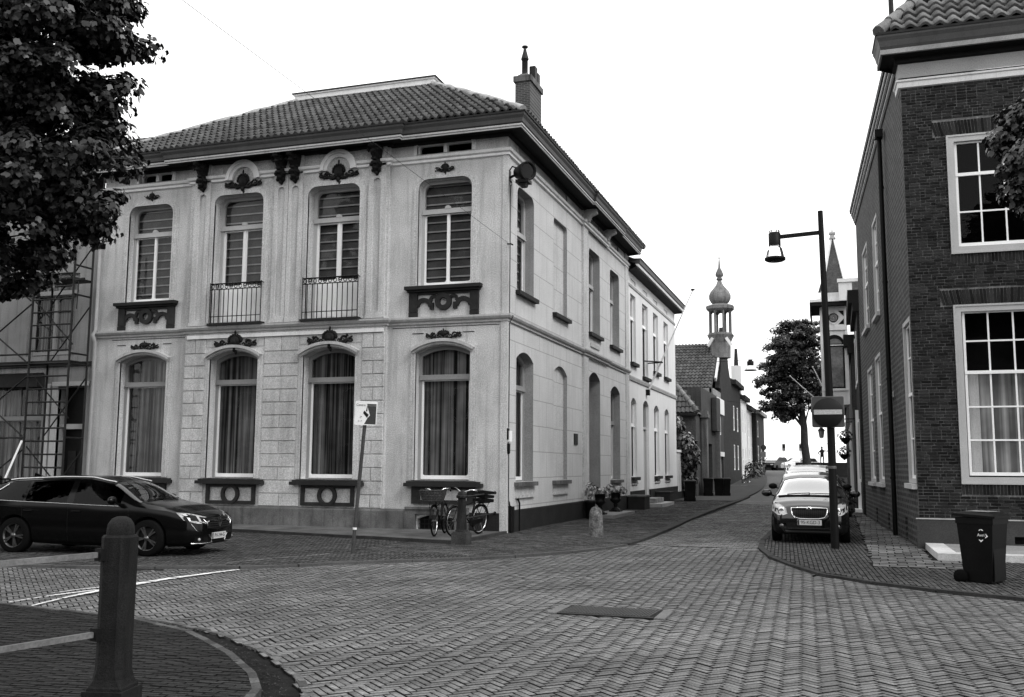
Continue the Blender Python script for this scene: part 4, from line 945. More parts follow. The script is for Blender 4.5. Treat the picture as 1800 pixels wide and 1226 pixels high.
def lay(C, A, L, Wd, z, mat, name, parent, nparts, joint=.009, hgt=.02, seed=0, wob=.004, S=None, side=None):
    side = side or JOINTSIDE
    S_ = np.ones(len(C)) if S is None else S
    rs = np.random.RandomState(seed+5); n = len(C)
    if n == 0: return
    C = C+rs.uniform(-wob*.6, wob*.6, C.shape); A = A+rs.uniform(-.012, .012, n)
    hz = rs.uniform(-.0035, .0035, n)+.008*np.sin(C[:, 0]*.8+C[:, 1]*.55)+.003*np.sin(C[:, 0]*3.1-C[:, 1]*2.3)
    tx = rs.uniform(-.006, .006, n); ty = rs.uniform(-.014, .014, n)
    d = np.hypot(C[:, 0]-7.89, C[:, 1]+23.2)
    # only pieces in view count as largest
    fx = (C[:, 0]-7.89)*cos(YAW)+(C[:, 1]+23.22)*sin(YAW); fy = -(C[:, 0]-7.89)*sin(YAW)+(C[:, 1]+23.22)*cos(YAW)
    vis = (np.abs(fx) < fy*.54) & (fy > 5.6); key = np.where(vis, d, d+100); od = np.argsort(key)
    P = od[:nparts]; S = od[nparts:]
    if nparts:
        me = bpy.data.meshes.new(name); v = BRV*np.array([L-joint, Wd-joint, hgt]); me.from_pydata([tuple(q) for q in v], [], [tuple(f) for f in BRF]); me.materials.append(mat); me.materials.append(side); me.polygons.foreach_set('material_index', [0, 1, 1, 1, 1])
        for i in P: inst(name, me, parent, (C[i, 0], C[i, 1], z+hz[i]), (ty[i], tx[i], A[i]), (S_[i], 1, 1))
    if len(S):
        v = BRV[None]*np.array([L-joint, Wd-joint, hgt]); v = np.repeat(v, len(S), 0); v[:, :, 0] *= S_[S][:, None]
        zz = v[:, :, 2]+v[:, :, 0]*tx[S, None]+v[:, :, 1]*ty[S, None]+z+hz[S, None]
        ca, sa = np.cos(A[S])[:, None], np.sin(A[S])[:, None]
        xx = v[:, :, 0]*ca-v[:, :, 1]*sa+C[S, 0, None]; yy = v[:, :, 0]*sa+v[:, :, 1]*ca+C[S, 1, None]
        V = np.stack([xx, yy, zz], 2).reshape(-1, 3); F = (BRF[None]+(np.arange(len(S))*8)[:, None, None]).reshape(-1, 4)
        me = bpy.data.meshes.new(name+'s'); me.vertices.add(len(V)); me.vertices.foreach_set('co', V.ravel())
        me.loops.add(F.size); me.loops.foreach_set('vertex_index', F.ravel().astype(np.int32)); me.polygons.add(len(F)); me.polygons.foreach_set('loop_start', np.arange(0, F.size, 4, dtype=np.int32))
        me.update(calc_edges=True); a = me.attributes.new('tone', 'FLOAT', 'FACE'); a.data.foreach_set('value', np.repeat(rs.uniform(0, 1, len(S)), 5))
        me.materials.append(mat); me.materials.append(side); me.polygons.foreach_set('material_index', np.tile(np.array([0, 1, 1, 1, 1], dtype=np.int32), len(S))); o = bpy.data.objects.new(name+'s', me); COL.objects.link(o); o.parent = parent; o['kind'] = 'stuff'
def slabpoly(name, poly, z0, z1, mat, parent=None, **t):
    mb = MB(); n = len(poly); mb.add([(x, y, z1) for x, y in poly]+[(x, y, z0) for x, y in poly], [tuple(range(n))]+[(i, n+i, n+(i+1) % n, (i+1) % n) for i in range(n)])
    return mb.build(name, mat, parent, **t)
def strip_stones(pts, wd, ln, z, h, mat, name, parent, off=0., seed=1, gap=.012):
    """kerb stones along a curve"""
    rr = random.Random(seed); P = [Vector(p) for p in pts]; k = 0
    for a, b in zip(P[:-1], P[1:]):
        d = b-a; n = max(1, round(d.length/ln)); nn = Vector((d.y, -d.x)).normalized()
        for i in range(n):
            p = a+d*(i/n)+d.normalized()*gap/2; q = a+d*((i+1)/n)-d.normalized()*gap/2; hz = rr.uniform(-.004, .004)
            mb = MB(); c1, c2 = nn*(off-wd/2), nn*(off+wd/2)
            mb.prism([(*(p+c1), z-.05), (*(q+c1), z-.05), (*(q+c2), z-.05), (*(p+c2), z-.05)], (0, 0, 0), (0, 0, h+.05+hz)); mb.build(name, mat, parent)
grates = [(4.68, 5.88, -11.96, -11.34)]
# road
road_poly = Kp[:13]+[(3.47, -1.9), (6.3, -1.9)]+Rp[3:]+[(18, -30), (4.55, -30)]+Go[::-1]
road = sheet('road', lambda y: (-60, 60), [-70, -30, -1.9], JOINT, .004, kind='structure')
C, A = gen('herring', (-8, 18, -25, -1), .21, .07, pi/4+.03)
C, SC, ok = clip(C, A, .21, road_poly)
for g in grates+[(3.82, 3.92, -14.44, -14.34), (7.45, 8.25, -6.95, -6.5)]: ok &= ~((C[:, 0] > g[0]) & (C[:, 0] < g[1]) & (C[:, 1] > g[2]) & (C[:, 1] < g[3]))
fx = (C[:, 0]-7.89)*cos(YAW)+(C[:, 1]+23.22)*sin(YAW); fy = -(C[:, 0]-7.89)*sin(YAW)+(C[:, 1]+23.22)*cos(YAW)
ok &= (np.abs(fx) < fy*.75+.5) & (fy > 3.5)
lay(C[ok], A[ok], .21, .07, .006, PAVER, 'paving_brick', road, 300, seed=1, S=SC[ok])
street = sheet('street', lambda y: (3.0, 6.4), [-1.9, 10, 24], JOINT, .006, kind='structure')
C, A = gen('run', (3.4, 6.3, -1.9, 24), .21, .085, 0.0); ok = (C[:, 0] > 3.42) & (C[:, 0] < 6.28) & (C[:, 1] > -1.75) & (C[:, 1] < 23.9)
lay(C[ok], A[ok], .21, .085, .008, PAVER, 'paving_brick', street, 120, seed=2)
sheet('far_street', lambda y: (2.95 if y < 40 else 2.95-((y-40)/20)**2*.6, 6.45 if y < 55 else 6.6), [23.95, 30]+[30+4*i for i in range(1, 20)], ROADFAR, .012, kind='structure')
sheet('quay', lambda y: (-60, 60), [92, 100, 110, 125], ROADFAR, .02, kind='structure')
# threshold band where the street begins
strip_stones([(3.45, -1.83), (4.4, -1.98), (5.3, -2.05), (6.3, -1.95)], .14, .3, .02, .01, M('band_stone', .2, var=.2, fine=.3), 'band_stone', street)
# left pavement with parking bay
PAVER_W = M('paver_worn', .085, var=.4, scale=.8, fine=.45, fscale=45, rough=.8, tone=.3, bump=.35, bscale=90, grime=.45)
wk = Kp+[(0, 34), (0, 0), (-.1, -3.5), (-7, -2.1), (-16, -1.7)]
walk = slabpoly('pavement', wk, 0, .05, JOINT, kind='structure')
C, A = gen('run', (-14, 3.5, -12, 26), .21, .075, .0); C, SC, ok = clip(C, A, .21, wk); ok &= (C[:, 1] < 26)
near = ok & (C[:, 1] > -5.8-.0*C[:, 0])
nk = near & (C[:, 0] > -1.2); lay(C[nk], A[nk], .21, .075, .05, PAVER_W, 'paving_brick', walk, 150, seed=3, S=SC[nk])
C2, A2 = gen('herring', (-14, 3.5, -12, 0), .21, .07, .25); C2, SC2, ok2 = clip(C2, A2, .21, wk); ok2 &= ~((C2[:, 1] > -5.8) & (C2[:, 0] > -1.2))
lay(C2[ok2], A2[ok2], .21, .07, .05, PAVER_D, 'paving_brick', walk, 150, seed=4, S=SC2[ok2])
strip_stones(Kp[:13], .12, .9, .0, .072, M('kerb_front', .07, var=.3, fine=.3), 'kerb_stone', walk, off=.03)
strip_stones(Kp[12:], .22, .9, .0, .09, KERB, 'kerb_stone', walk, off=.03)  # wide and dark: shadow of the kerb face put into the stone colour
sheet('far_pavement', lambda y: (-1, 3.0 if y < 40 else 3.0-((y-40)/20)**2*.6), [26, 30]+[30+4*i for i in range(1, 18)], WALKFAR, .09, kind='structure')
# low private pavement along the house front
sp = [(-14, -1.55), (-10.1, -1.5), (-6.9, -1.95), (-3.3, -2.75), (0.02, -3.5), (.03, -.1), (-14, -.05)]
stp = slabpoly('front_strip', sp, .05, .12, M('strip_slab', .10, var=.3, scale=2, fine=.35, grime=.4), None, kind='structure')
strip_stones(sp[:5]+[(.03, -.1)], .1, .8, .06, .075, KERB, 'kerb_stone', stp, seed=4)
# right pavement
rk = Rp+[(18, -.6), (9.5, -.6), (8.78, 14.3), (8.7, 30)]
rwalk = slabpoly('right_pavement', rk[::-1], 0, .05, JOINT, kind='structure')
C, A = gen('run', (6, 18, -12, 16), .21, .075, pi/2+.05); C, SC, ok = clip(C, A, .21, rk); ok &= (C[:, 1] < 16) & (C[:, 0] < 14.5)
cover = (C[:, 0] > 9.55) & (C[:, 1] > -3.5); ok &= ~cover
SP = [(8.42, -5.15), (10.4, -5.15), (10.4, -3.5), (9.56, -3.5), (9.5, -.8), (8.8, 14), (8.42, 14)]
slab = ok & inpoly(C[:, 0], C[:, 1], SP)
lay(C[ok & ~slab], A[ok & ~slab], .21, .075, .05, PAVER_D, 'paving_brick', rwalk, 200, seed=6, S=SC[ok & ~slab])
C, A = gen('run', (8, 10, -6, 16), .3, .3, -.03); C, SC, ok = clip(C, A, .3, SP)
lay(C[ok], A[ok], .3, .3, .05, M('slab_paver', .12, var=.3, fine=.4, tone=.4, grime=.3), 'paving_slab', rwalk, 100, seed=7, joint=.014, S=SC[ok])
strip_stones(Rp, .12, .9, .0, .07, KERB, 'kerb_stone', rwalk, off=.05, seed=8)
# near left pavement
gl = Gi+[(-16, -27)]
nwalk = slabpoly('near_pavement', gl[::-1], 0, .05, JOINT, kind='structure')
C, A = gen('run', (-16, 4.3, -26, -12.5), .21, .058, .12); C, SC, ok = clip(C, A, .21, gl)
fx = (C[:, 0]-7.89)*cos(YAW)+(C[:, 1]+23.22)*sin(YAW); fy = -(C[:, 0]-7.89)*sin(YAW)+(C[:, 1]+23.22)*cos(YAW); ok &= (np.abs(fx) < fy*.7+.5) & (fy > 4)
lay(C[ok], A[ok], .21, .058, .05, M('paver_near', .023, var=.25, scale=.9, fine=.5, fscale=55, rough=.8, tone=.4, bump=.4, bscale=90, grime=.3), 'paving_brick', nwalk, 280, seed=9, joint=.010, S=SC[ok])
strip_stones(Gi, .07, .21, .0, .074, M('edge_brick', .065, var=.2, fine=.4, tone=.4), 'edge_brick', nwalk, off=-.0, seed=10, gap=.008)
strip_stones(Go, .07, .21, .0, .03, M('edge_brick_pale', .085, var=.2, fine=.4, tone=.4), 'edge_brick', road, off=-.05, seed=11, gap=.008)
# dirt and debris in the gutter
db = MB(); rr = random.Random(5)
for a, b, c, d in zip(Gi[:-1], Gi[1:], Go[:-1], Go[1:]):
    L_ = (Vector(b)-Vector(a)).length
    if a[0] < -6: continue
    for i in range(int(L_*140)):
        t = rr.random(); s = rr.random(); p = Vector(a).lerp(Vector(b), t).lerp(Vector(c).lerp(Vector(d), t), .15+.6*s); r_ = rr.uniform(.004, .014)
        an = rr.uniform(0, 6.3); db.add([(p.x+r_*cos(an+q*2.1), p.y+r_*sin(an+q*2.1), .012+rr.uniform(0, .01)) for q in range(3)], [(0, 1, 2)], tone=rr.random())
db.build('gutter_debris', M('debris', .03, var=.5, tone=.8), None, kind='stuff', label='fine dirt and leaf litter in the gutter by the near pavement', cat='litter')
# slab at foot of the near bollard
mb = MB()
for a, b in ((-4, -2.2), (-2.19, -.4), (-.39, 1.45)):
    y0 = -17.35; mb = MB(); mb.prism([(a, y0+.02*a, .06), (b-.01, y0+.02*b, .06), (b-.01, y0+.02*b+.12, .06), (a, y0+.02*a+.12, .06)], (0, 0, 0), (0, 0, .03)); mb.build('edge_slab', STEPSTONE, nwalk)
# drain covers
gr = empty('drain_grate', (5.3, -11.6, 0), label='rectangular iron manhole cover with diagonal ribs between two pale stones in the road', cat='manhole cover')
mb = MB(); X0, X1, Y0, Y1 = 4.72, 5.85, -11.98, -11.32
mb.box(X0, X1, Y0, Y1, .004, .034)
part(mb, 'cover', M('cast_iron_plate', .012, fine=.3), gr); mb = MB()
for i in range(30):
    x = X0+.03+i*(X1-X0-.1)/29; mb.bar((x, Y0+.05, .040), (x+.04, Y1-.05, .040), .02, .012)
mb.box(X0, X1, Y0, Y0+.03, .034, .042); mb.box(X0, X1, Y1-.03, Y1, .034, .042); part(mb, 'ribs', M('cast_iron', .05, var=.2, fine=.3, rough=.6), gr)
for x in (X0-.13, X1+.01): mb = MB(); mb.box(x, x+.12, Y0, Y1, .004, .038); part(mb, 'side_stone', M('pale_stone', .13, fine=.3), gr)
sc = empty('valve_cover', (3.87, -14.39, 0), label='small round dark valve cover sunk in the herringbone paving', cat='manhole cover')
mb = MB(); mb.lathe([(.0, .0), (.12, .0), (.12, .030), (.1, .034), (.09, .031), (0, .031)], (3.87, -14.39, .002), 20); part(mb, 'lid', M('iron_lid', .02, fine=.4), sc)
mb = MB(); mb.lathe([(.125, .0), (.15, .0), (.15, .036), (.125, .036)], (3.87, -14.39, .002), 20, caps=False); part(mb, 'rim', IRONG, sc)
gu = empty('gully', (7.8, -6.7, 0), label='kerbside gully with two dark slots at the right pavement corner', cat='drain')
mb = MB(); M4 = Matrix.Translation((7.85, -6.72, 0))@Matrix.Rotation(-.7, 4, 'Z'); mb.box(-.3, .3, -.2, -.08, .004, .02, M4); mb.box(-.3, .3, .14, .2, .004, .07, M4); mb.box(-.3, .3, .0, .05, .004, .04, M4); part(mb, 'frame', M('gully_stone', .14, fine=.3), gu)
mb = MB(); mb.box(-.24, .24, -.08, .0, .004, .007, M4); mb.box(-.24, .24, .05, .14, .004, .03, M4); part(mb, 'slot', BLACKBASE, gu)
gu = empty('gully', (-2.9, -9.75, 0), label='dark slotted gutter grate by the kerb in front of the black car', cat='drain')
M4 = Matrix.Translation((-3.0, -9.78, 0))@Matrix.Rotation(.22, 4, 'Z')
mb = MB(); mb.box(-.45, .45, -.15, .15, .005, .022, M4); part(mb, 'frame', BLACKBASE, gu)
mb = MB()
for i in range(8): mb.bar(M4@Vector((-.38+i*.1, -.12, .026)), M4@Vector((-.3+i*.1, .12, .026)), .03, .012)
part(mb, 'rib', IRONG, gu)
# painted lines
def painted(name, pts, ws, mat, lab, z=.040, seed=0):
    rr = random.Random(seed); mb = MB(); P = [Vector(p) for p in pts]
    for (a, b, wa, wb) in zip(P[:-1], P[1:], ws[:-1], ws[1:]):
        n = max(1, int((b-a).length/.06)); d = (b-a).normalized(); nn = Vector((d.y, -d.x))
        for i in range(n):
            p, q = a.lerp(b, i/n), a.lerp(b, (i+.97)/n); w1 = wa+(wb-wa)*i/n
            l_, r_ = w1*rr.uniform(.35, .55), w1*rr.uniform(.35, .55)
            if rr.random() < .07: continue
            mb.add([(*(p+nn*l_), z), (*(q+nn*l_), z), (*(q-nn*r_), z), (*(p-nn*r_), z)], [(0, 1, 2, 3)])
    mb.build(name, mat, None, label=lab, cat='road marking')
painted('road_line', [(-1.35, -13.75), (-1.55, -12.9), (-1.67, -11.8), (-1.66, -10.8), (-1.5, -9.7), (-1.42, -9.3)], [.04, .07, .17, .16, .11, .05], PAINTL, 'long worn white painted line running across the road towards the parked black car')
painted('road_line', [(-1.86, -13.6), (-1.85, -12.9), (-1.72, -12.2)], [.03, .05, .07], PAINTL, 'short faded white stroke forking left from the long painted line, nearest the camera', seed=2)
painted('road_line', [(-2.02, -12.7), (-1.95, -12.2), (-1.8, -11.7)], [.02, .05, .06], PAINTL, 'short faded white stroke forking left from the long painted line, farthest from the camera', seed=3)
painted('road_line', [(-2.0, -8.8), (-1.75, -8.0), (-1.45, -7.3), (-1.2, -6.6)], [.03, .045, .03, .06], M('paint_faded', .28, var=.4, fine=.4), 'thin faded parking bay line on the paving before the facade', z=.082, seed=4)
painted('road_line', [(2.95, 27.5), (3.4, 27.6), (4.0, 27.6), (4.9, 27.6), (6.1, 27.5)], [.2, .12, .14, .12, .1], M('paint_faded_b', .3, var=.4), 'faded dashed white line across the street beyond the silver car', z=.03, seed=5)
# ================= vehicles =================
from mathutils.bvhtree import BVHTree
def lerpf(tab, x):
    if x <= tab[0][0]: return tab[0][1]
    for (a, va), (b, vb) in zip(tab[:-1], tab[1:]):
        if x <= b: t = (x-a)/(b-a); t = t*t*(3-2*t)*.35+t*.65; return va+(vb-va)*t
    return tab[-1][1]
WIND = MGLASS('windscreen_glass', 7.0, .6); SIDEGL = MGLASS('car_side_glass', .35, .9)
def car(name, loc, rz, S, paint, **tags):
    """S: parameter tables over x (front +x)"""
    root = empty(name, loc, rz, **tags); WM = world_of(root)
    xf, xr = S['xf'], S['xr']; n = 84
    xs = [xr+(xf-xr)*(.5-.5*cos(pi*i/n))*.35+(xf-xr)*(i/n)*.65 for i in range(n+1)]
    R = []
    for x in xs:
        zt = lerpf(S['top'], x); zb = lerpf(S['belt'], x); wm = lerpf(S['w'], x); wr = lerpf(S['wr'], x); bo = lerpf(S['bot'], x)
        zb = min(zb, zt-.015); wb = wm*.965; ze = max(zb+.005, zt-lerpf(S['crown'], x)); wr = min(wr, wb-.01)
        q = [(0, bo), (wm*.86, bo), (wm*.97, bo+.07), (wm*1.0, bo+.2), (wm*1.0, (bo+zb)*.55), (wm*.99, zb-.1), (wb, zb-.01)]
        for t in (.06, .5, .93, 1.0): q.append((wb+(wr-wb)*(t**1.25), zb+(ze-zb)*t))
        q += [(wr*.72, ze+(zt-ze)*.6), (wr*.35, ze+(zt-ze)*.93), (0, zt)]
        R.append(q)
    m_ = len(R[0]); vs = []; 
    for x, q in zip(xs, R):
        for (y, z) in q: vs.append((x, y, z))
        for (y, z) in q[1:-1][::-1]: vs.append((x, -y, z))
    M2 = 2*m_-2; fs = []; mi = []
    for i in range(n):
        xc = (xs[i]+xs[i+1])/2
        for j in range(M2):
            fs.append((i*M2+j, (i+1)*M2+j, (i+1)*M2+(j+1) % M2, i*M2+(j+1) % M2))
            jj = j if j < m_-1 else M2-1-j
            mat = 0
            if jj in (7, 8):
                for a, b in S['side']:
                    if a < xc < b: mat = 2
            if jj >= 9:
                a, b = S['ws']
                if a < xc < b: mat = 1
                if 'rs' in S and S['rs'][0] < xc < S['rs'][1] and jj >= 10: mat = 2
            if jj in (7, 8) and 'wsx' in S and S['wsx'][0] < xc < S['wsx'][1]: mat = 1
            if jj <= 1 or (jj == 2 and S.get('skirt')): mat = 3
            mi.append(mat)
    fs.append(tuple(range(M2))[::-1]); fs.append(tuple(n*M2+j for j in range(M2))); mi += [0, 0]
    me = bpy.data.meshes.new('tmp'); me.from_pydata(vs, [], fs); me.polygons.foreach_set('material_index', mi)
    for q in range(5): me.materials.append(paint)
    me.update(); bm = bmesh.new(); bm.from_mesh(me); bmesh.ops.recalc_face_normals(bm, faces=bm.faces); bvh = BVHTree.FromBMesh(bm); bm.to_mesh(me); bm.free()
    tmp = bpy.data.objects.new('tmp', me); COL.objects.link(tmp)
    cyl = []
    for x in S['axles']:
        cm = MB(); rr_ = S['wrad']+.055
        for s_ in (-1, 1):
            ring_ = [(x+rr_*cos(2*pi*k/28), S['wrad']+rr_*sin(2*pi*k/28)) for k in range(28)]
            cm.prism([(p[0], s_*1.2, p[1]) for p in ring_], (0, 0, 0), (0, -s_*.62, 0), mi=0)
        c = cm.build('cut', BLACKBASE); bb_ = bmesh.new(); bb_.from_mesh(c.data); bmesh.ops.recalc_face_normals(bb_, faces=bb_.faces); bb_.to_mesh(c.data); bb_.free(); cyl.append(c)
        for p_ in c.data.polygons: p_.material_index = 0
        c.data.materials.clear()
        for q in range(4): c.data.materials.append(paint)
        c.data.materials.append(BLACKBASE); 
        for p_ in c.data.polygons: p_.material_index = 4
        md = tmp.modifiers.new('b', 'BOOLEAN'); md.operation = 'DIFFERENCE'; md.object = c; md.solver = 'EXACT'
    dg = bpy.context.evaluated_depsgraph_get(); ev = bpy.data.meshes.new_from_object(tmp.evaluated_get(dg))
    groups = {}
    for p in ev.polygons: groups.setdefault(p.material_index, []).append(tuple(p.vertices))
    co = [v.co.copy() for v in ev.vertices]; body = None
    names = {0: ('body', paint), 1: ('windscreen', S.get('wind', WIND)), 2: ('side_window', SIDEGL), 3: ('underside', PLASTIC), 4: ('wheel_arch', BLACKBASE)}
    for k in sorted(groups):
        if k == 2:  # split left/right/rear panes in connected islands
            F = groups[k]; par = {}
            def fnd(a):
                while par.setdefault(a, a) != a: a = par[a]
                return a
            for f in F:
                for v in f[1:]: par[fnd(v)] = fnd(f[0])
            isl = {}
            for f in F: isl.setdefault(fnd(f[0]), []).append(f)
            lst = list(isl.values())
        else: lst = [groups[k]]
        for F in lst:
            used = sorted({v for f in F for v in f}); ix = {v: i for i, v in enumerate(used)}
            mb = MB(); mb.add([co[v] for v in used], [tuple(ix[v] for v in f) for f in F], smooth=True)
            nm, mt = names[k]; o = mb.build(nm, mt, root)
            if k == 0:
                body = o
                try:
                    o.data.polygons.foreach_set('use_smooth', [True]*len(o.data.polygons)); md = o.modifiers.new('wn', 'EDGE_SPLIT'); md.split_angle = radians(38)
                except Exception: pass
    for o in cyl+[tmp]: bpy.data.objects.remove(o)
    # dark cabin
    mb = MB(); a, b = S['cab']; 
    zc = lerpf(S['belt'], (a+b)/2)
    mb.box(a, b, -.62, .62, .5, zc-.05); mb.box(a+.1, a+.25, -.6, .6, .5, zc+.25)
    for s_ in (-1, 1): mb.box(a+.9, a+1.05, s_*.38-.2, s_*.38+.2, .6, zc+.18); mb.box(a+.92, a+1.02, s_*.38-.1, s_*.38+.1, zc+.18, zc+.34)
    mb.build('seats', DARKROOM, root)
    # wheels
    wr_ = S['wrad']; sp = S.get('spokes', 5)
    tm = MB(); MY = Matrix.Rotation(pi/2, 3, 'X'); hw = .1
    tm.lathe([(wr_*.66, -hw), (wr_*.9, -hw), (wr_*.985, -hw*.8), (wr_, -hw*.3), (wr_, hw*.3), (wr_*.985, hw*.8), (wr_*.9, hw), (wr_*.66, hw)], (0, 0, 0), 32, M4=MY, caps=False)
    rm = MB(); ri = wr_*.68
    rm.lathe([(ri, -hw*.9), (ri*.94, -hw*.9), (ri*.9, -hw*.2), (ri*.9, hw)], (0, 0, 0), 28, M4=MY, caps=False)
    for i in range(sp):
        for dd in ((-.13, .13) if sp == 5 else (0,)):
            a = 2*pi*i/sp+.3; p = (ri*.16*cos(a), hw*.82, ri*.16*sin(a)); q = (ri*.93*cos(a+dd), hw*.88, ri*.93*sin(a+dd))
            rm.bar(p, q, .022 if sp == 5 else .03, .03, up=(0, 1, 0))
    rm.lathe([(.0, 0), (.05, 0), (.05, .02), (0, .03)], (0, hw*.8, 0), 14, M4=Matrix.Rotation(-pi/2, 3, 'X'))
    bk = MB(); bk.lathe([(0, -.02), (ri*.9, -.02), (ri*.9, .0), (0, .0)], (0, .02, 0), 24, M4=MY)
    T_ = None
    for x in S['axles']:
        for s_ in (1, -1):
            y = (lerpf(S['w'], x)-.1)*s_
            wnm = tm.build('wheel', RUBBER, root) if T_ is None else T_[0].copy()
            if T_ is None: T_ = (wnm, rm.build('rim', S.get('rimm', ALLOY), wnm), bk.build('brake_disc', BLACKBASE, wnm)); 
            else:
                COL.objects.link(wnm); wnm.parent = root
                for c in T_[1:]: cc = c.copy(); COL.objects.link(cc); cc.parent = wnm
            wnm.location = (x, y, wr_); wnm.rotation_euler = (0, .3*x, 0 if s_ > 0 else pi)
    def cast(p, d):
        h = bvh.ray_cast(Vector(p)-Vector(d).normalized()*3, Vector(d).normalized())
        return (h[0], h[1]) if h[0] is not None else (Vector(p), -Vector(d).normalized())
    def patch(up, lo, d, mat, nm, off=.006, rows=4, par=None, cols=6):
        """grid patch between two polylines given as origin points, projected along d on the body"""
        def rs(P, t):
            k = t*(len(P)-1); i = min(int(k), len(P)-2); return Vector(P[i]).lerp(Vector(P[i+1]), k-i)
        vs = []; C = cols
        for r in range(rows+1):
            for c in range(C+1):
                p = rs(lo, c/C).lerp(rs(up, c/C), r/rows); h, nn = cast(p, d)
                if nn.dot(Vector(d)) > 0: nn = -nn
                vs.append(h+nn*off)
        mb = MB(); mb.add(vs, [(r*(C+1)+c, r*(C+1)+c+1, (r+1)*(C+1)+c+1, (r+1)*(C+1)+c) for r in range(rows) for c in range(C)], smooth=True)
        bd = [c for c in range(C+1)]+[r*(C+1)+C for r in range(1, rows+1)]+[rows*(C+1)+c for c in range(C-1, -1, -1)]+[r*(C+1) for r in range(rows-1, 0, -1)]
        k = len(vs); back = [vs[i]+Vector(d).normalized()*(off+.01) for i in bd]; mb.v += [tuple(q) for q in back]; nb = len(bd)
        for i in range(nb): mb.f.append((bd[i], bd[(i+1) % nb], k+(i+1) % nb, k+i)); mb.mi.append(0); mb.tn.append(0.); mb.sm.append(False)
        return mb.build(nm, mat, par or root)
    def line(P, d, r, mat, nm, off=.008, par=None, closed=False, n=5):
        pts = []
        for a, b in zip(P[:-1], P[1:]):
            for k in range(4): h, nn = cast(Vector(a).lerp(Vector(b), k/4), d); nn = -nn if nn.dot(Vector(d)) > 0 else nn; pts.append(h+nn*off)
        h, nn = cast(P[-1], d); nn = -nn if nn.dot(Vector(d)) > 0 else nn; pts.append(h+nn*off)
        mb = MB(); mb.tube(pts, r, n); return mb.build(nm, mat, par or root)
    return root, cast, patch, line
F_ = (-1, 0, 0)
def mirrors(root, x, z, w_, mat, s=1.):
    for s_ in (-1, 1):
        mb = MB(); mb.ball((x, s_*(w_+.13*s), z+.03), .07*s, .125*s, .085*s, 12, 8); mb.bar((x+.03, s_*(w_-.06), z-.04), (x, s_*(w_+.08), z), .05, .03); mr = mb.build('mirror', mat, root)
# --- dark hatchback van facing the camera (right) ---
S1 = dict(xf=2.1, xr=-2.1, wrad=.32, axles=(-1.28, 1.33),
    top=[(-2.1, .95), (-2.04, 1.2), (-1.85, 1.5), (-1.5, 1.57), (-.3, 1.6), (.35, 1.53), (.6, 1.45), (1.22, 1.06), (1.3, 1.035), (1.7, .96), (1.95, .86), (2.05, .76), (2.1, .68)],
    belt=[(-2.1, .93), (-.5, .98), (.8, .95), (1.25, .96), (1.7, .88), (2.0, .78), (2.1, .64)], crown=[(-2.1, .1), (0, .07), (.55, .08), (.7, .06), (1.25, .035), (1.9, .05), (2.1, .05)],
    w=[(-2.1, .66), (-2.0, .78), (-1.6, .84), (0, .855), (1.3, .85), (1.75, .82), (1.95, .77), (2.06, .69), (2.1, .62)],
    wr=[(-2.1, .55), (-1.7, .6), (0, .63), (.6, .62), (1.1, .76), (1.3, .74), (1.8, .66), (2.05, .56), (2.1, .5)],
    bot=[(-2.1, .35), (-1.8, .24), (0, .2), (1.7, .2), (2.0, .21), (2.1, .25)], side=[(-1.6, -.62), (-.55, .52)], ws=(.62, 1.2), cab=(-1.3, .8), spokes=5, skirt=True)
carA, castA, patchA, lineA = car('parked_car', (7.27, 1.72, .05), -pi/2, S1, CARDK, label='dark compact car facing the camera, parked behind the lamp post, pale plate 95-KGD-3', cat='car')
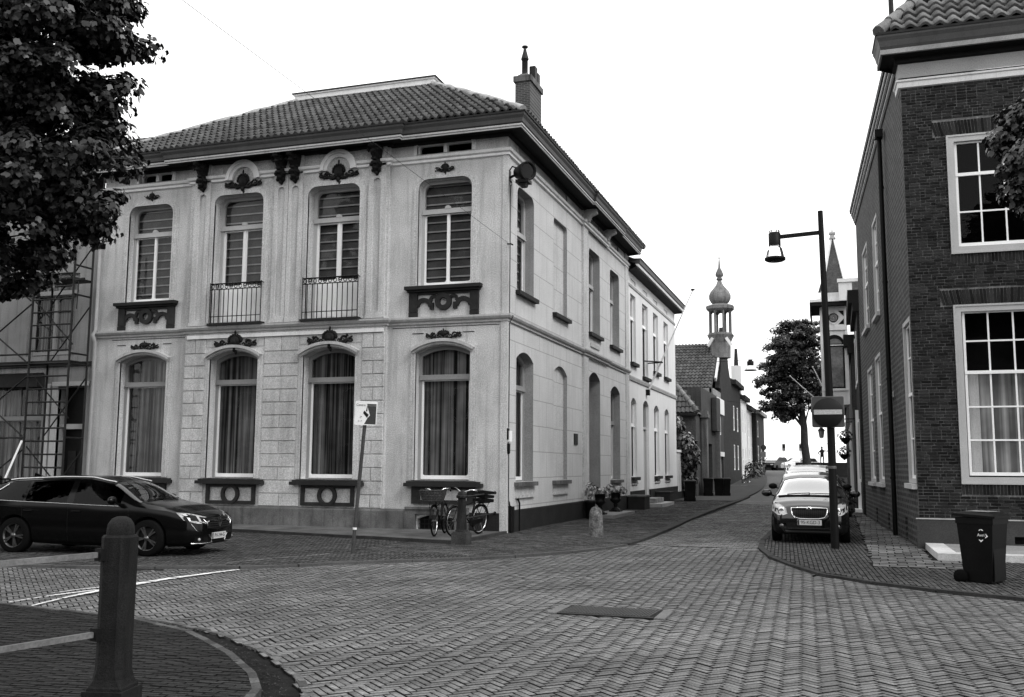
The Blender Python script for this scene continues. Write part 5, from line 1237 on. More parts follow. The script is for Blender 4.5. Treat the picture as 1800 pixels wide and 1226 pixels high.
def frontcar():
    P, Ln = patchA, lineA
    X = 3.0
    # headlights (y>0 is car's left = picture right)
    for s_ in (-1, 1):
        up = [(X, s_*y, z) for y, z in ((.5, .80), (.62, .88), (.74, .90), (.82, .85))]; lo = [(X, s_*y, z) for y, z in ((.47, .66), (.56, .63), (.68, .64), (.81, .72))]
        hl = P(up, lo, F_, LAMPGL, 'headlight', off=.006, rows=5)
        mb = MB(); h, _ = castA((X, s_*.6, .75), F_); mb.lathe([(.065, 0), (.06, .012), (.03, .014), (.0, .018)], h+Vector((.01, 0, 0)), 16, M4=Matrix.Rotation(pi/2, 3, 'Y')); mb.build('lamp_reflector', CHROME, hl)
        h, _ = castA((X, s_*.6, .40), F_); mb = MB(); mb.lathe([(.045, 0), (.04, .012), (.0, .016)], h+Vector((.004, 0, 0)), 16, M4=Matrix.Rotation(pi/2, 3, 'Y')); mb.build('fog_lamp', ALLOY, root_)
    gr_ = P([(X, y, .775) for y in (-.38, 0, .38)], [(X, -.33, .60), (X, -.2, .575), (X, .2, .575), (X, .33, .60)], F_, PLASTIC, 'grille', off=.008)
    for i in range(17):
        y = -.34+i*.0425; z0 = .60 if abs(y) > .28 else .585; Ln([(X, y, z0), (X, y, .765)], F_, .004, IRONG, 'grille_bar', off=.014, par=gr_, n=4)
    Ln([(X, -.39, .785), (X, -.2, .79), (X, 0, .792), (X, .2, .79), (X, .39, .785), (X, .37, .66), (X, .32, .59), (X, .2, .565), (X, 0, .56), (X, -.2, .565), (X, -.32, .59), (X, -.37, .66), (X, -.39, .785)], F_, .011, CHROME, 'grille_frame', off=.012)
    P([(X, -.3, .81), (X, 0, .815), (X, .3, .81)], [(X, -.3, .785), (X, 0, .785), (X, .3, .785)], F_, CHROME, 'grille_trim', off=.008, rows=1)
    h, _ = castA((X, 0, .775), F_); mb = MB(); mb.lathe([(.055, 0), (.052, .012), (0, .016)], h+Vector((.012, 0, 0)), 20, M4=Matrix.Rotation(pi/2, 3, 'Y')); bd = mb.build('badge', CHROME, root_)
    mb = MB(); mb.lathe([(.04, 0), (.04, .004), (0, .005)], h+Vector((.028, 0, 0)), 16, M4=Matrix.Rotation(pi/2, 3, 'Y')); mb.build('emblem', IRONG, bd)
    mb = MB(); mb.add([h+Vector((.036, a, b)) for a, b in ((-.025, -.015), (.0, .02), (.028, .012), (.005, .0), (.01, -.02))], [(0, 1, 2, 3, 4)]); mb.build('emblem', CHROME, bd)
    # lower intake, plate
    P([(X, -.55, .33), (X, 0, .33), (X, .55, .33)], [(X, -.5, .27), (X, 0, .27), (X, .5, .27)], F_, PLASTIC, 'lower_intake', off=.006, rows=2)
    Ln([(X, -.6, .345), (X, 0, .35), (X, .6, .345)], F_, .006, IRONG, 'bumper_lip')
    for s_ in (-1, 1): P([(X, s_*.5, .46), (X, s_*.7, .46)], [(X, s_*.48, .35), (X, s_*.68, .36)], F_, PLASTIC, 'fog_recess', off=.003, rows=2)
    h, _ = castA((X, 0, .48), F_); px = h.x+.02
    mb = MB(); mb.box(px, px+.01, -.26, .26, .425, .54); pl = mb.build('number_plate', PLATE, root_)
    mb = MB(); mb.box(px+.01, px+.012, -.255, -.215, .43, .535); mb.build('plate_band', IRONG, pl)
    text('plate_text', '95-KGD-3', .105, INK, pl, (px+.0115, .02, .482), (pi/2, 0, pi/2), .001, sx=.92)
    # wipers, windscreen edge
    for y0, y1 in ((.55, -.02), (-.0, -.5)):
        Ln([(1.16, y0, 3), (1.2, y1, 3)], (0, 0, -1), .012, PLASTIC, 'wiper', off=.02)
    Ln([(1.24, -.7, 3), (1.27, 0, 3), (1.24, .7, 3)], (0, 0, -1), .022, PLASTIC, 'scuttle', off=.004)
    Ln([(.585, -.6, 3), (.58, 0, 3), (.585, .6, 3)], (0, 0, -1), .008, PLASTIC, 'screen_seal', off=.002)
    mirrors(root_, .82, 1.06, .86, CARDK)
    for s_ in (-1, 1): Ln([(-.6, s_*2, .9), (-.58, s_*2, .5), (-.5, s_*2, .3)], (0, -s_, 0), .004, PLASTIC, 'door_gap', off=.001)
root_ = carA; frontcar()
# --- pale car behind with roof rails ---
S2 = dict(xf=2.15, xr=-2.15, wrad=.32, axles=(-1.3, 1.35),
    top=[(-2.15, 1.1), (-2.08, 1.5), (-1.95, 1.68), (-1.4, 1.76), (-.3, 1.78), (.35, 1.72), (.55, 1.66), (1.3, 1.13), (1.4, 1.1), (1.8, 1.02), (2.05, .88), (2.15, .7)],
    belt=[(-2.15, 1.02), (.8, 1.0), (1.35, 1.0), (1.8, .92), (2.15, .66)], crown=[(-2.15, .1), (0, .07), (.55, .07), (1.3, .035), (2.15, .05)],
    w=[(-2.15, .78), (-2.0, .84), (-1.5, .875), (0, .885), (1.3, .87), (1.8, .83), (2.05, .75), (2.15, .64)],
    wr=[(-2.15, .6), (-1.7, .66), (0, .68), (.6, .67), (1.2, .78), (1.4, .75), (2.15, .52)],
    bot=[(-2.15, .35), (-1.8, .24), (1.9, .22), (2.15, .28)], side=[(-1.75, -.7), (-.6, .45)], ws=(.58, 1.28), cab=(-1.4, .8), spokes=9, skirt=True)
carB, castB, patchB, lineB = car('parked_car', (7.12, 7.3, .05), -pi/2, S2, CARWH, label='pale high roofed car with roof rails parked behind the dark car in the street', cat='car')
for s_ in (-1, 1):
    lineB([(.35, s_*.62, 3), (0, s_*.62, 3), (-1.5, s_*.6, 3)], (0, 0, -1), .018, CHROME, 'roof_rail', off=.06)
    lineB([(.5, s_*.62, 3), (.36, s_*.62, 3)], (0, 0, -1), .02, PLASTIC, 'rail_foot', off=.02)
    patchB([(3, s_*.5, .88), (3, s_*.8, .93)], [(3, s_*.48, .72), (3, s_*.8, .76)], F_, LAMPGL, 'headlight')
mirrors(carB, .85, 1.12, .9, PLASTIC)
mb = MB(); h, _ = castB((-.9, .1, 3), (0, 0, -1)); mb.tube([h, h+Vector((-.12, 0, .22))], [.012, .004], 5); mb.build('aerial', PLASTIC, carB)
patchB([(3, -.4, .78), (3, .4, .78)], [(3, -.36, .66), (3, .36, .66)], F_, PLASTIC, 'grille')
mb = MB(); h, _ = castB((3, 0, .5), F_); mb.box(h.x+.01, h.x+.02, -.26, .26, .44, .55); mb.build('number_plate', PLATE, carB)
# --- black estate car on the left ---
S3 = dict(xf=2.3, xr=-2.33, wrad=.335, axles=(-1.4, 1.36),
    top=[(-2.33, .98), (-2.26, 1.15), (-2.0, 1.36), (-1.6, 1.42), (-.6, 1.455), (0, 1.45), (.45, 1.37), (1.15, 1.0), (1.25, .975), (1.7, .92), (2.05, .82), (2.2, .74), (2.3, .64)],
    belt=[(-2.33, .95), (-2.0, .97), (-.6, .93), (.6, .88), (1.15, .88), (1.7, .83), (2.1, .72), (2.3, .6)], crown=[(-2.33, .08), (0, .06), (.45, .06), (1.2, .03), (2.3, .05)],
    w=[(-2.33, .7), (-2.2, .82), (-1.8, .885), (-1.3, .905), (0, .89), (1.3, .905), (1.75, .88), (2.05, .8), (2.2, .7), (2.3, .56)],
    wr=[(-2.33, .52), (-1.9, .58), (0, .63), (.45, .62), (1.0, .76), (1.25, .78), (2.0, .66), (2.3, .44)],
    bot=[(-2.33, .38), (-1.9, .22), (0, .17), (1.8, .18), (2.15, .19), (2.3, .23)], side=[(-1.95, -1.3), (-1.22, -.32), (-.24, .78)], ws=(.5, 1.12), rs=(-2.24, -1.98), cab=(-1.9, .6), spokes=5, skirt=False, wind=MGLASS('estate_windscreen', 1.6, .75))
hd = atan2(.32, 2.83)+.01
nf = Vector((-4.1, -8.28)); dr_ = Vector((cos(hd), sin(hd))); nr = Vector((-dr_.y, dr_.x))
cc = nf-dr_*1.36+nr*.90
carC, castC, patchC, lineC = car('estate_car', (cc.x, cc.y, .055), hd, S3, CARBLK, label='glossy black estate car with chrome roof rails parked beside the town house', cat='car')
def estate():
    P, Ln = patchC, lineC; X = 3.2
    for s_ in (-1, 1):
        d = (-1, -s_*.55, 0)
        up = [Vector((2.6, s_*y, z)) for y, z in ((.50, .695), (.72, .74), (.95, .78), (1.2, .80))]; lo = [Vector((2.6, s_*y, z)) for y, z in ((.50, .625), (.66, .59), (.86, .60), (1.1, .66))]
        hl = P(up, lo, d, LAMPGL, 'headlight', off=.005, rows=4)
        P([Vector((2.6, s_*y, z)) for y, z in ((.60, .69), (.74, .71))], [Vector((2.6, s_*y, z)) for y, z in ((.60, .62), (.74, .62))], d, BLACKBASE, 'lamp_bowl', off=.012, rows=3, par=hl)
        P([Vector((2.6, s_*y, z)) for y, z in ((.82, .73), (1.0, .755))], [Vector((2.6, s_*y, z)) for y, z in ((.82, .64), (.98, .66))], d, BLACKBASE, 'lamp_bowl', off=.012, rows=3, par=hl)
        Ln([(2.6, s_*.98, .6), (2.6, s_*.9, .5), (2.6, s_*.86, .46)], d, .006, CHROME, 'daytime_light')
        P([(2.6, s_*.5, .36), (2.6, s_*.9, .38)], [(2.6, s_*.45, .25), (2.6, s_*.9, .26)], d, PLASTIC, 'fog_recess', off=.006)
        Ln([(2.6, s_*.50, .38), (2.6, s_*.44, .32), (2.6, s_*.40, .24), (2.6, s_*.6, .235), (2.6, s_*.95, .245)], d, .011, CHROME, 'fog_trim')
        h, _ = castC((2.6, s_*.8, .31), d); mb = MB(); mb.ball(h, .03, n=8, m=6); mb.build('fog_lamp', LAMPGL, carC)
    gr_ = P([(X, -.5, .69), (X, 0, .71), (X, .5, .69)], [(X, -.42, .50), (X, 0, .47), (X, .42, .50)], F_, PLASTIC, 'grille', off=.006)
    for z in (.52, .56, .60, .64, .68): Ln([(X, -.42, z), (X, -.1, z-.01), (X, .1, z-.01), (X, .42, z)], F_, .006, IRONG, 'grille_bar', off=.012, par=gr_)
    for s_ in (-1, 1): Ln([(X, s_*.47, .66), (X, s_*.43, .55)], F_, .012, CHROME, 'grille_trim', off=.014)
    h, _ = castC((X, 0, .62), F_); bd = MB()
    for a, b in (((0, .10), (.06, 0)), ((.06, 0), (0, -.10)), ((0, -.10), (-.06, 0)), ((-.06, 0), (0, .10))): bd.bar((h.x+.03, a[0], h.z+a[1]), (h.x+.03, b[0], h.z+b[1]), .028, .02, up=(1, 0, 0))
    bd.build('badge', CHROME, carC)
    h, _ = castC((X, 0, .36), F_); px = h.x+.015; mb = MB(); mb.box(px, px+.01, -.26, .26, .30, .415); pl = mb.build('number_plate', PLATE, carC)
    mb = MB(); mb.box(px+.01, px+.012, -.255, -.215, .305, .41); mb.build('plate_band', IRONG, pl)
    text('plate_text', 'PH-244-G', .105, INK, pl, (px+.0115, .02, .357), (pi/2, 0, pi/2), .001, sx=.9)
    P([(X, -.6, .27), (X, .6, .27)], [(X, -.55, .22), (X, .55, .22)], F_, PLASTIC, 'lower_intake', off=.006)
    for s_ in (-1, 1):
        Ln([(.5, s_*.58, 3), (.3, s_*.6, 3), (-.2, s_*.61, 3), (-1.0, s_*.6, 3), (-1.75, s_*.57, 3)], (0, 0, -1), .017, CHROME, 'roof_rail', off=.035, n=6)
        sd_ = (0, -s_, 0)
        Ln([(-2.02, s_*2, 1.0), (-1.9, s_*2, .985), (-1.3, s_*2, .965), (-.6, s_*2, .945), (.2, s_*2, .915), (.75, s_*2, .9)], sd_, .006, CHROME, 'window_trim', off=.006)
        Ln([(-2.03, s_*2, 1.0), (-1.95, s_*2, 1.12), (-1.75, s_*2, 1.28)], sd_, .014, CHROME, 'window_trim', off=.006)
        for x in (-1.24, -.28): Ln([(x-.02, s_*2, .92), (x, s_*2, .6), (x+.02, s_*2, .25)], sd_, .003, PLASTIC, 'door_gap', off=.0)
        Ln([(.95, s_*2, .86), (1.0, s_*2, .6), (.95, s_*2, .3)], sd_, .003, PLASTIC, 'door_gap', off=.0)
        for x in (-1.12, -.12): Ln([(x-.08, s_*2, .8), (x+.1, s_*2, .8)], sd_, .014, CARBLK, 'door_handle', off=.02); 
        Ln([(-2.2, s_*2, .86), (-1.8, s_*2, .89), (-1.3, s_*2, .86), (-.9, s_*2, .80)], sd_, .007, CARBLK, 'body_crease', off=.004)
        P([(-2.2, s_*2, .9), (-1.98, s_*2, .92)], [(-2.2, s_*2, .78), (-2.0, s_*2, .84)], sd_, M('tail_lamp', .08, fine=0, rough=.1, bump=0), 'tail_light', off=.006)
    for y0, y1 in ((.6, 0), (.05, -.55)): Ln([(1.1, y0, 3), (1.13, y1, 3)], (0, 0, -1), .01, PLASTIC, 'wiper', off=.015)
    mirrors(carC, .72, .98, .9, CARBLK, .95)
    mb = MB(); h, _ = castC((-1.9, 0, 3), (0, 0, -1)); mb.box(-2.22, -1.95, -.55, .55, 1.36, 1.385); mb.build('roof_spoiler', CARBLK, carC)
    mb = MB(); mb.prism([(-1.7, -.02, 1.42), (-1.5, -.02, 1.43), (-1.68, -.02, 1.49)], (0, 0, 0), (0, .04, 0)); mb.build('aerial_fin', CARBLK, carC)
estate()
# --- far cars on the quay ---
def farcar(x, y, rz, paint, lab, sc_=1., group='cars parked at the far end of the street'):
    c_ = empty('parked_car', (x, y, gz(y)+.02), rz, label=lab, cat='car', group=group)
    P_ = [(-2.1, .3), (-2.15, .8), (-1.95, 1.0), (-1.4, 1.42), (.2, 1.46), (1.0, 1.02), (1.95, .86), (2.15, .6), (2.1, .3)]
    mb = MB(); mb.prism([(a*sc_, -.84, b*sc_) for a, b in P_], (0, 0, 0), (0, 1.68, 0)); mb.build('body', paint, c_)
    for s_ in (-1, 1):
        mb = MB(); mb.prism([(a*sc_, s_*.845, b*sc_) for a, b in ((-1.7, .98), (-1.35, 1.36), (.15, 1.39), (.8, 1.02))], (0, 0, 0), (0, s_*.01, 0)); mb.build('side_window', SIDEGL, c_)
    mb = MB(); a, b = Vector((.25*sc_, -.7, 1.44*sc_)), Vector((.95*sc_, -.7, 1.06*sc_)); nn = Vector((.015, 0, .025)); mb.quad(a+nn, b+nn, b+nn+Vector((0, 1.4, 0)), a+nn+Vector((0, 1.4, 0))); mb.build('windscreen', WIND, c_)
    for x_ in (-1.3, 1.3):
        for s_ in (-1, 1):
            mb = MB(); mb.lathe([(0, -.1), (.31, -.1), (.31, .1), (0, .1)], (x_, s_*.78, .31), 18, M4=Matrix.Rotation(pi/2, 3, 'X')); mb.build('wheel', RUBBER, c_)
    for s_ in (-1, 1): mb = MB(); mb.box(2.06*sc_, 2.17*sc_, s_*.6-.15, s_*.6+.15, .62, .74); mb.build('headlight', LAMPGL, c_)
    return c_
farcar(4.0, 92, -2.4, CARWH, 'white car parked across the end of the street beside the tree')
farcar(.9, 96, -1.9, CARBLK, 'dark tall car at the left end of the far quay beside the sign post', 1.06)
farcar(2.2, 99, -2.2, CARDK, 'dark car between the tall dark car and the white car on the far quay')
# ================= street furniture =================
lp = empty('street_lamp', (7.8, -1.45, .05), label='tall dark street lamp post with a bell shaped lamp on a side arm', cat='street lamp')
mb = MB(); mb.tube([(7.8, -1.45, .05), (7.79, -1.45, 3), (7.72, -1.45, 7.32)], [.085, .08, .055], 14); part(mb, 'post', IRON, lp)
mb = MB(); mb.bar((7.7, -1.45, 6.84), (6.82, -1.45, 6.80), .05, .085); part(mb, 'arm', IRON, lp)
mb = MB(); mb.lathe([(.13, -.02), (.13, .26), (.11, .27), (.11, .33), (.02, .34)], (6.74, -1.45, 6.62), 20); part(mb, 'lamp_head', IRON, lp)
mb = MB(); mb.lathe([(.12, .0), (.125, .02), (.125, .04), (.12, .05)], (6.74, -1.45, 6.575), 20); mb.lathe([(.115, .30), (.115, .34)], (6.74, -1.45, 6.6), 20); part(mb, 'lamp_collar', CHROME, lp)
mb = MB(); mb.lathe([(.12, .25), (.155, .2), (.18, .1), (.2, .0)], (6.74, -1.45, 6.34), 24); part(mb, 'lamp_shade', CHROME, lp)
mb = MB(); mb.lathe([(.2, .0), (.225, -.01), (.225, -.06), (.18, -.085), (.0, -.09)], (6.74, -1.45, 6.345), 24); part(mb, 'lamp_rim', IRON, lp)
mb = MB(); mb.lathe([(.09, 0), (.095, .03), (.09, .06)], (7.79, -1.45, 1.72), 14); mb.box(7.66, 7.72, -1.5, -1.4, 1.72, 1.78); part(mb, 'clamp', STEELG, lp)
ne = empty('no_entry_sign', (7.76, -1.58, 2.9), label='round no entry sign on a square backing plate fixed to the lamp post', cat='traffic sign')
def rrect(cx, cz, w_, h_, r, y, n=5):
    P = []
    for sx, sz, a0 in ((1, -1, -pi/2), (1, 1, 0), (-1, 1, pi/2), (-1, -1, pi)):
        for i in range(n+1): a = a0+pi/2*i/n; P.append((cx+sx*(w_/2-r)+r*cos(a), y, cz+sz*(h_/2-r)+r*sin(a)))
    return P
mb = MB(); mb.prism(rrect(7.745, 2.92, .66, .66, .04, -1.57), (0, 0, 0), (0, .02, 0)); part(mb, 'backing_plate', SIGNBACK, ne)
mb = MB(); 
P_ = rrect(7.745, 2.92, .66, .66, .04, -1.573); Q_ = rrect(7.745, 2.92, .64, .64, .035, -1.573)
mb.add(P_+Q_, [(i, (i+1) % 24, 24+(i+1) % 24, 24+i) for i in range(24)]); part(mb, 'plate_edge', SIGNGREY, ne)
mb = MB(); mb.lathe([(0, -.008), (.31, -.008), (.315, 0), (.31, .008), (0, .008)], (7.745, -1.60, 2.90), 44, M4=Matrix.Rotation(pi/2, 3, 'X')); part(mb, 'disc', SIGNRED, ne)
mb = MB(); mb.box(7.745-.285, 7.745+.285, -1.616, -1.609, 2.865, 2.965); part(mb, 'white_bar', M('sign_white', .42, var=.1, fine=.25, bump=0), ne)
# wheelie bins
def bin_(loc, rz, lab, logo=False, group=None, mat=None):
    b = empty('wheelie_bin', loc, rz, label=lab, cat='wheelie bin', group=group)
    mb = MB(); lo = [(-.22, -.2), (.22, -.2), (.22, .2), (-.22, .2)]; hi = [(-.275, -.27), (.275, -.27), (.275, .27), (-.275, .27)]
    mb.add([(x, y, .03) for x, y in lo]+[(x*.98, y*.98, .93) for x, y in hi], [(3, 2, 1, 0), (0, 1, 5, 4), (1, 2, 6, 5), (2, 3, 7, 6), (3, 0, 4, 7)])
    mb.box(-.2, .2, -.235, -.205, .05, .6); mb.box(-.28, .28, -.275, .275, .88, .97); mb.build('bin_body', BINM, b)
    mb = MB(); mb.add([(-.3, -.31, .97), (.3, -.31, .97), (.3, .3, .99), (-.3, .3, .99), (-.3, -.31, 1.0), (.3, -.31, 1.0), (.3, .3, 1.03), (-.3, .3, 1.03), (-.22, -.22, 1.045), (.22, -.22, 1.045), (.22, .2, 1.06), (-.22, .2, 1.06)],
        [(3, 2, 1, 0), (0, 1, 5, 4), (1, 2, 6, 5), (2, 3, 7, 6), (3, 0, 4, 7), (4, 5, 9, 8), (5, 6, 10, 9), (6, 7, 11, 10), (7, 4, 8, 11), (8, 9, 10, 11)]); mb.tube([(-.24, .33, 1.0), (.24, .33, 1.0)], .017, 6); mb.build('lid', BINM, b)
    if logo:
        mb = MB(); mb.box(-.2, .17, -.2, .16, 1.0603, 1.064); mb.build('lid_label', STONE, b)
    for s_ in (-1, 1):
        mb = MB(); mb.lathe([(.02, -.03), (.1, -.03), (.1, .03), (.02, .03)], (s_*.25, .24, .1), 18, M4=Matrix.Rotation(pi/2, 3, 'Y')); w_ = mb.build('wheel', RUBBER, b)
    if logo:
        lg = MB(); cx, cz = 0., 0.
        for a0 in (pi/2, -.15, -pi/2-.0):
            c_, s_ = cos(a0), sin(a0); px_, pz_ = cx+.072*c_, cz+.072*s_
            def T_(u, v): return (px_+u*c_-v*s_, 0, pz_+u*s_+v*c_)
            lg.add([T_(.03, 0), T_(-.008, .035), T_(-.008, .018), T_(.008, 0), T_(-.008, -.018), T_(-.008, -.035)], [(0, 1, 2, 3), (0, 3, 4, 5)])
        o = lg.build('logo', INKW, b); o.matrix_local = Matrix.Translation((-.268, -.09, .72))@Matrix.Rotation(-pi/2, 4, 'Z')@Matrix.Rotation(-.062, 4, 'X')
        text('logo_text', 'Avri', .062, INKW, b, (-.272, -.09, .72), (pi/2+.062, 0, -pi/2), .001)
    return b
bin_((9.93, -6.95, .05), 1.05, 'dark wheelie bin with white arrow logo standing by the brick house at right', True)
bin_((1.05, 24.9, .05), .2, 'dark wheelie bin under the climbing plant beside the white wall')
g_ = 'bins before the brick garage'
bin_((.85, 33.6, .06), .1, 'left bin of the row of three before the dark garage doorway', group=g_)
bin_((1.4, 34.3, .06), .0, 'middle bin of the row of three before the dark garage doorway, its lid half hidden', group=g_)
bin_((1.75, 34.4, .06), .15, 'right bin of the row of three before the dark garage doorway', group=g_)
# stone bollard
sb_ = empty('stone_bollard', (2.4, -.35, .05), label='short weathered round topped stone bollard on the pavement corner', cat='bollard')
mb = MB(); mb.lathe([(.17, 0), (.175, .05), (.17, .3), (.16, .5), (.155, .56), (.14, .64), (.105, .70), (.05, .735), (0, .74)], (0, 0, 0), 20); mb.build('stone', M('bollard_stone', .14, var=.75, scale=6, fine=.5, fscale=25, rough=.95, bump=.9, bscale=30, grime=.7), sb_)
mb = MB(); mb.box(-.24, .26, -.22, .2, -.02, .02); mb.build('footing', PLINTH_D, sb_)
# iron bollard with rails at the house corner
ib = empty('corner_bollard', (.15, -3.38, .1), label='grey tapered bollard on a square stone foot by the bicycles', cat='bollard')
mb = MB(); mb.box(-.17, .17, -.17, .17, -.04, .2); mb.prism([(-.15, -.15, .2), (.15, -.15, .2), (.15, .15, .2), (-.15, .15, .2)], (0, 0, 0), (0, 0, .03)); mb.build('stone_foot', M('foot_stone', .05, var=.4, fine=.4), ib)
mb = MB(); mb.lathe([(.14, .22), (.14, .25), (.12, .27), (.1, .6), (.085, .9), (.085, .93), (.12, .95), (.125, .99), (.1, 1.01), (.095, 1.04), (.07, 1.08), (0, 1.1)], (0, 0, 0), 10, smooth=False); mb.build('column', M('bollard_paint', .018, var=.3, scale=4, fine=.4, streak=.4, rough=.7), ib)
for z0, z1 in ((.97, .97), (.50, .47)):
    mb = MB(); mb.tube([(.06, .1, z0), (-.40, 3.33, z1)], .018, 8); mb.ball((-.40, 3.3, z1), .04, n=8, m=6); mb.build('rail', IRON, ib)
# near granite bollard with rails
def granite(loc, rz, lab):
    g = empty('granite_bollard', loc, rz, label=lab, cat='bollard')
    mb = MB(); mb.box(-.137, .137, -.137, .137, -.03, .24); mb.build('base_block', BLACKBASE, g)
    mb = MB()
    def oct_(h, c, z): return [(h-c, -h, z), (h, -h+c, z), (h, h-c, z), (h-c, h, z), (-h+c, h, z), (-h, h-c, z), (-h, -h+c, z), (-h+c, -h, z)]
    lv = [(.118, .006, .24), (.118, .006, .258), (.112, .012, .27), (.101, .025, .31), (.097, .036, .37), (.096, .04, .5), (.1, .042, 1.2), (.1, .042, 1.215), (.09, .038, 1.23)]
    R_ = [oct_(*l) for l in lv]; mb.add([p for r in R_ for p in r], [(i*8+j, i*8+(j+1) % 8, (i+1)*8+(j+1) % 8, (i+1)*8+j) for i in range(len(lv)-1) for j in range(8)]+[tuple(range(8*len(lv)-8, 8*len(lv)))])
    mb.build('shaft', GRANITE, g)
    mb = MB(); mb.lathe([(.088, 1.225), (.088, 1.26), (.082, 1.30), (.06, 1.335), (.03, 1.35), (0, 1.352)], (0, 0, 0), 20); mb.build('cap', GRANITE, g)
    return g
gb = granite((3.335, -17.80, .045), YAW-.12, 'granite bollard with domed cap and black base in the left foreground')
for z, ln_ in ((1.15, .04), (.64, .05)):
    mb = MB(); mb.bar((3.27, -17.9, z), (2.42, -20.6, z-.04), .03, .035); part(mb, 'rail', M('rail_paint', .11, var=.25, scale=5, fine=.3, rough=.45, spec=.6), gb)
    mb = MB(); mb.bar((3.29, -17.86, z), (3.27, -17.93, z), .07, .08); part(mb, 'rail_socket', IRON, gb)
# parking zone sign
zs = empty('zone_sign', (-.9, -6.38, .05), label='leaning grey post carrying a tilted white and dark zone sign in front of the facade', cat='traffic sign')
mb = MB(); mb.tube([(-.9, -6.38, .0), (-.67, -6.38, 2.9)], .035, 10); part(mb, 'post', M('post_grey', .06, var=.2, fine=.3, metal=.2, rough=.5), zs)
mb = MB(); mb.tube([(-.86, -6.38, .52), (-.858, -6.38, .56)], .04, 10); part(mb, 'band', TRIMW, zs)
SM = Matrix.Translation((-.66, -6.43, 2.73))@Matrix.Rotation(.30, 4, 'Z')@Matrix.Rotation(.035, 4, 'Y')
def sp_(x, z, y=0): return SM@Vector((x, y, z))
mb = MB(); mb.prism([sp_(p[0], p[2]) for p in rrect(0, 0, .42, .46, .03, 0)], (0, 0, 0), (0, .012, 0)); part(mb, 'panel', M('sign_face', .75, var=.1, fine=.1, bump=0), zs)
mb = MB(); mb.add([sp_(*p, -.003) for p in ((.02, .18), (.20, .18), (.20, -.21), (-.02, -.21), (.04, -.09), (.085, -.04), (.03, .12))], [(0, 1, 2, 3, 4, 5, 6)]); part(mb, 'dark_field', M('sign_blue', .05, bump=0), zs)
mb = MB(); mb.add([sp_(*p, -.005) for p in ((-.03, .05), (.06, -.03), (.03, -.09), (-.05, .0))], [(0, 1, 2, 3)]); mb.add([sp_(*p, -.004) for p in ((.0, .03), (.025, .15), (.03, .04))], [(0, 1, 2)]); part(mb, 'emblem', INK, zs)
sr = SM.to_euler()
for s_, sz_, (x, z), mt in (('Centru', .062, (-.1, .155), M('ink_mid', .12)), ('mzone', .06, (.11, .15), SIGNGREY), ('- P', .055, (-.1, -.08), INK), ('o ->', .045, (-.1, -.15), INK)):
    t_o = text('sign_text', s_, sz_, mt, None, (0, 0, 0), (0, 0, 0), .0008); t_o.parent = zs; t_o.matrix_parent_inverse = world_of(zs).inverted(); t_o.matrix_basis = SM@Matrix.Translation((x, -.005, z))@Matrix.Rotation(pi/2, 4, 'X')
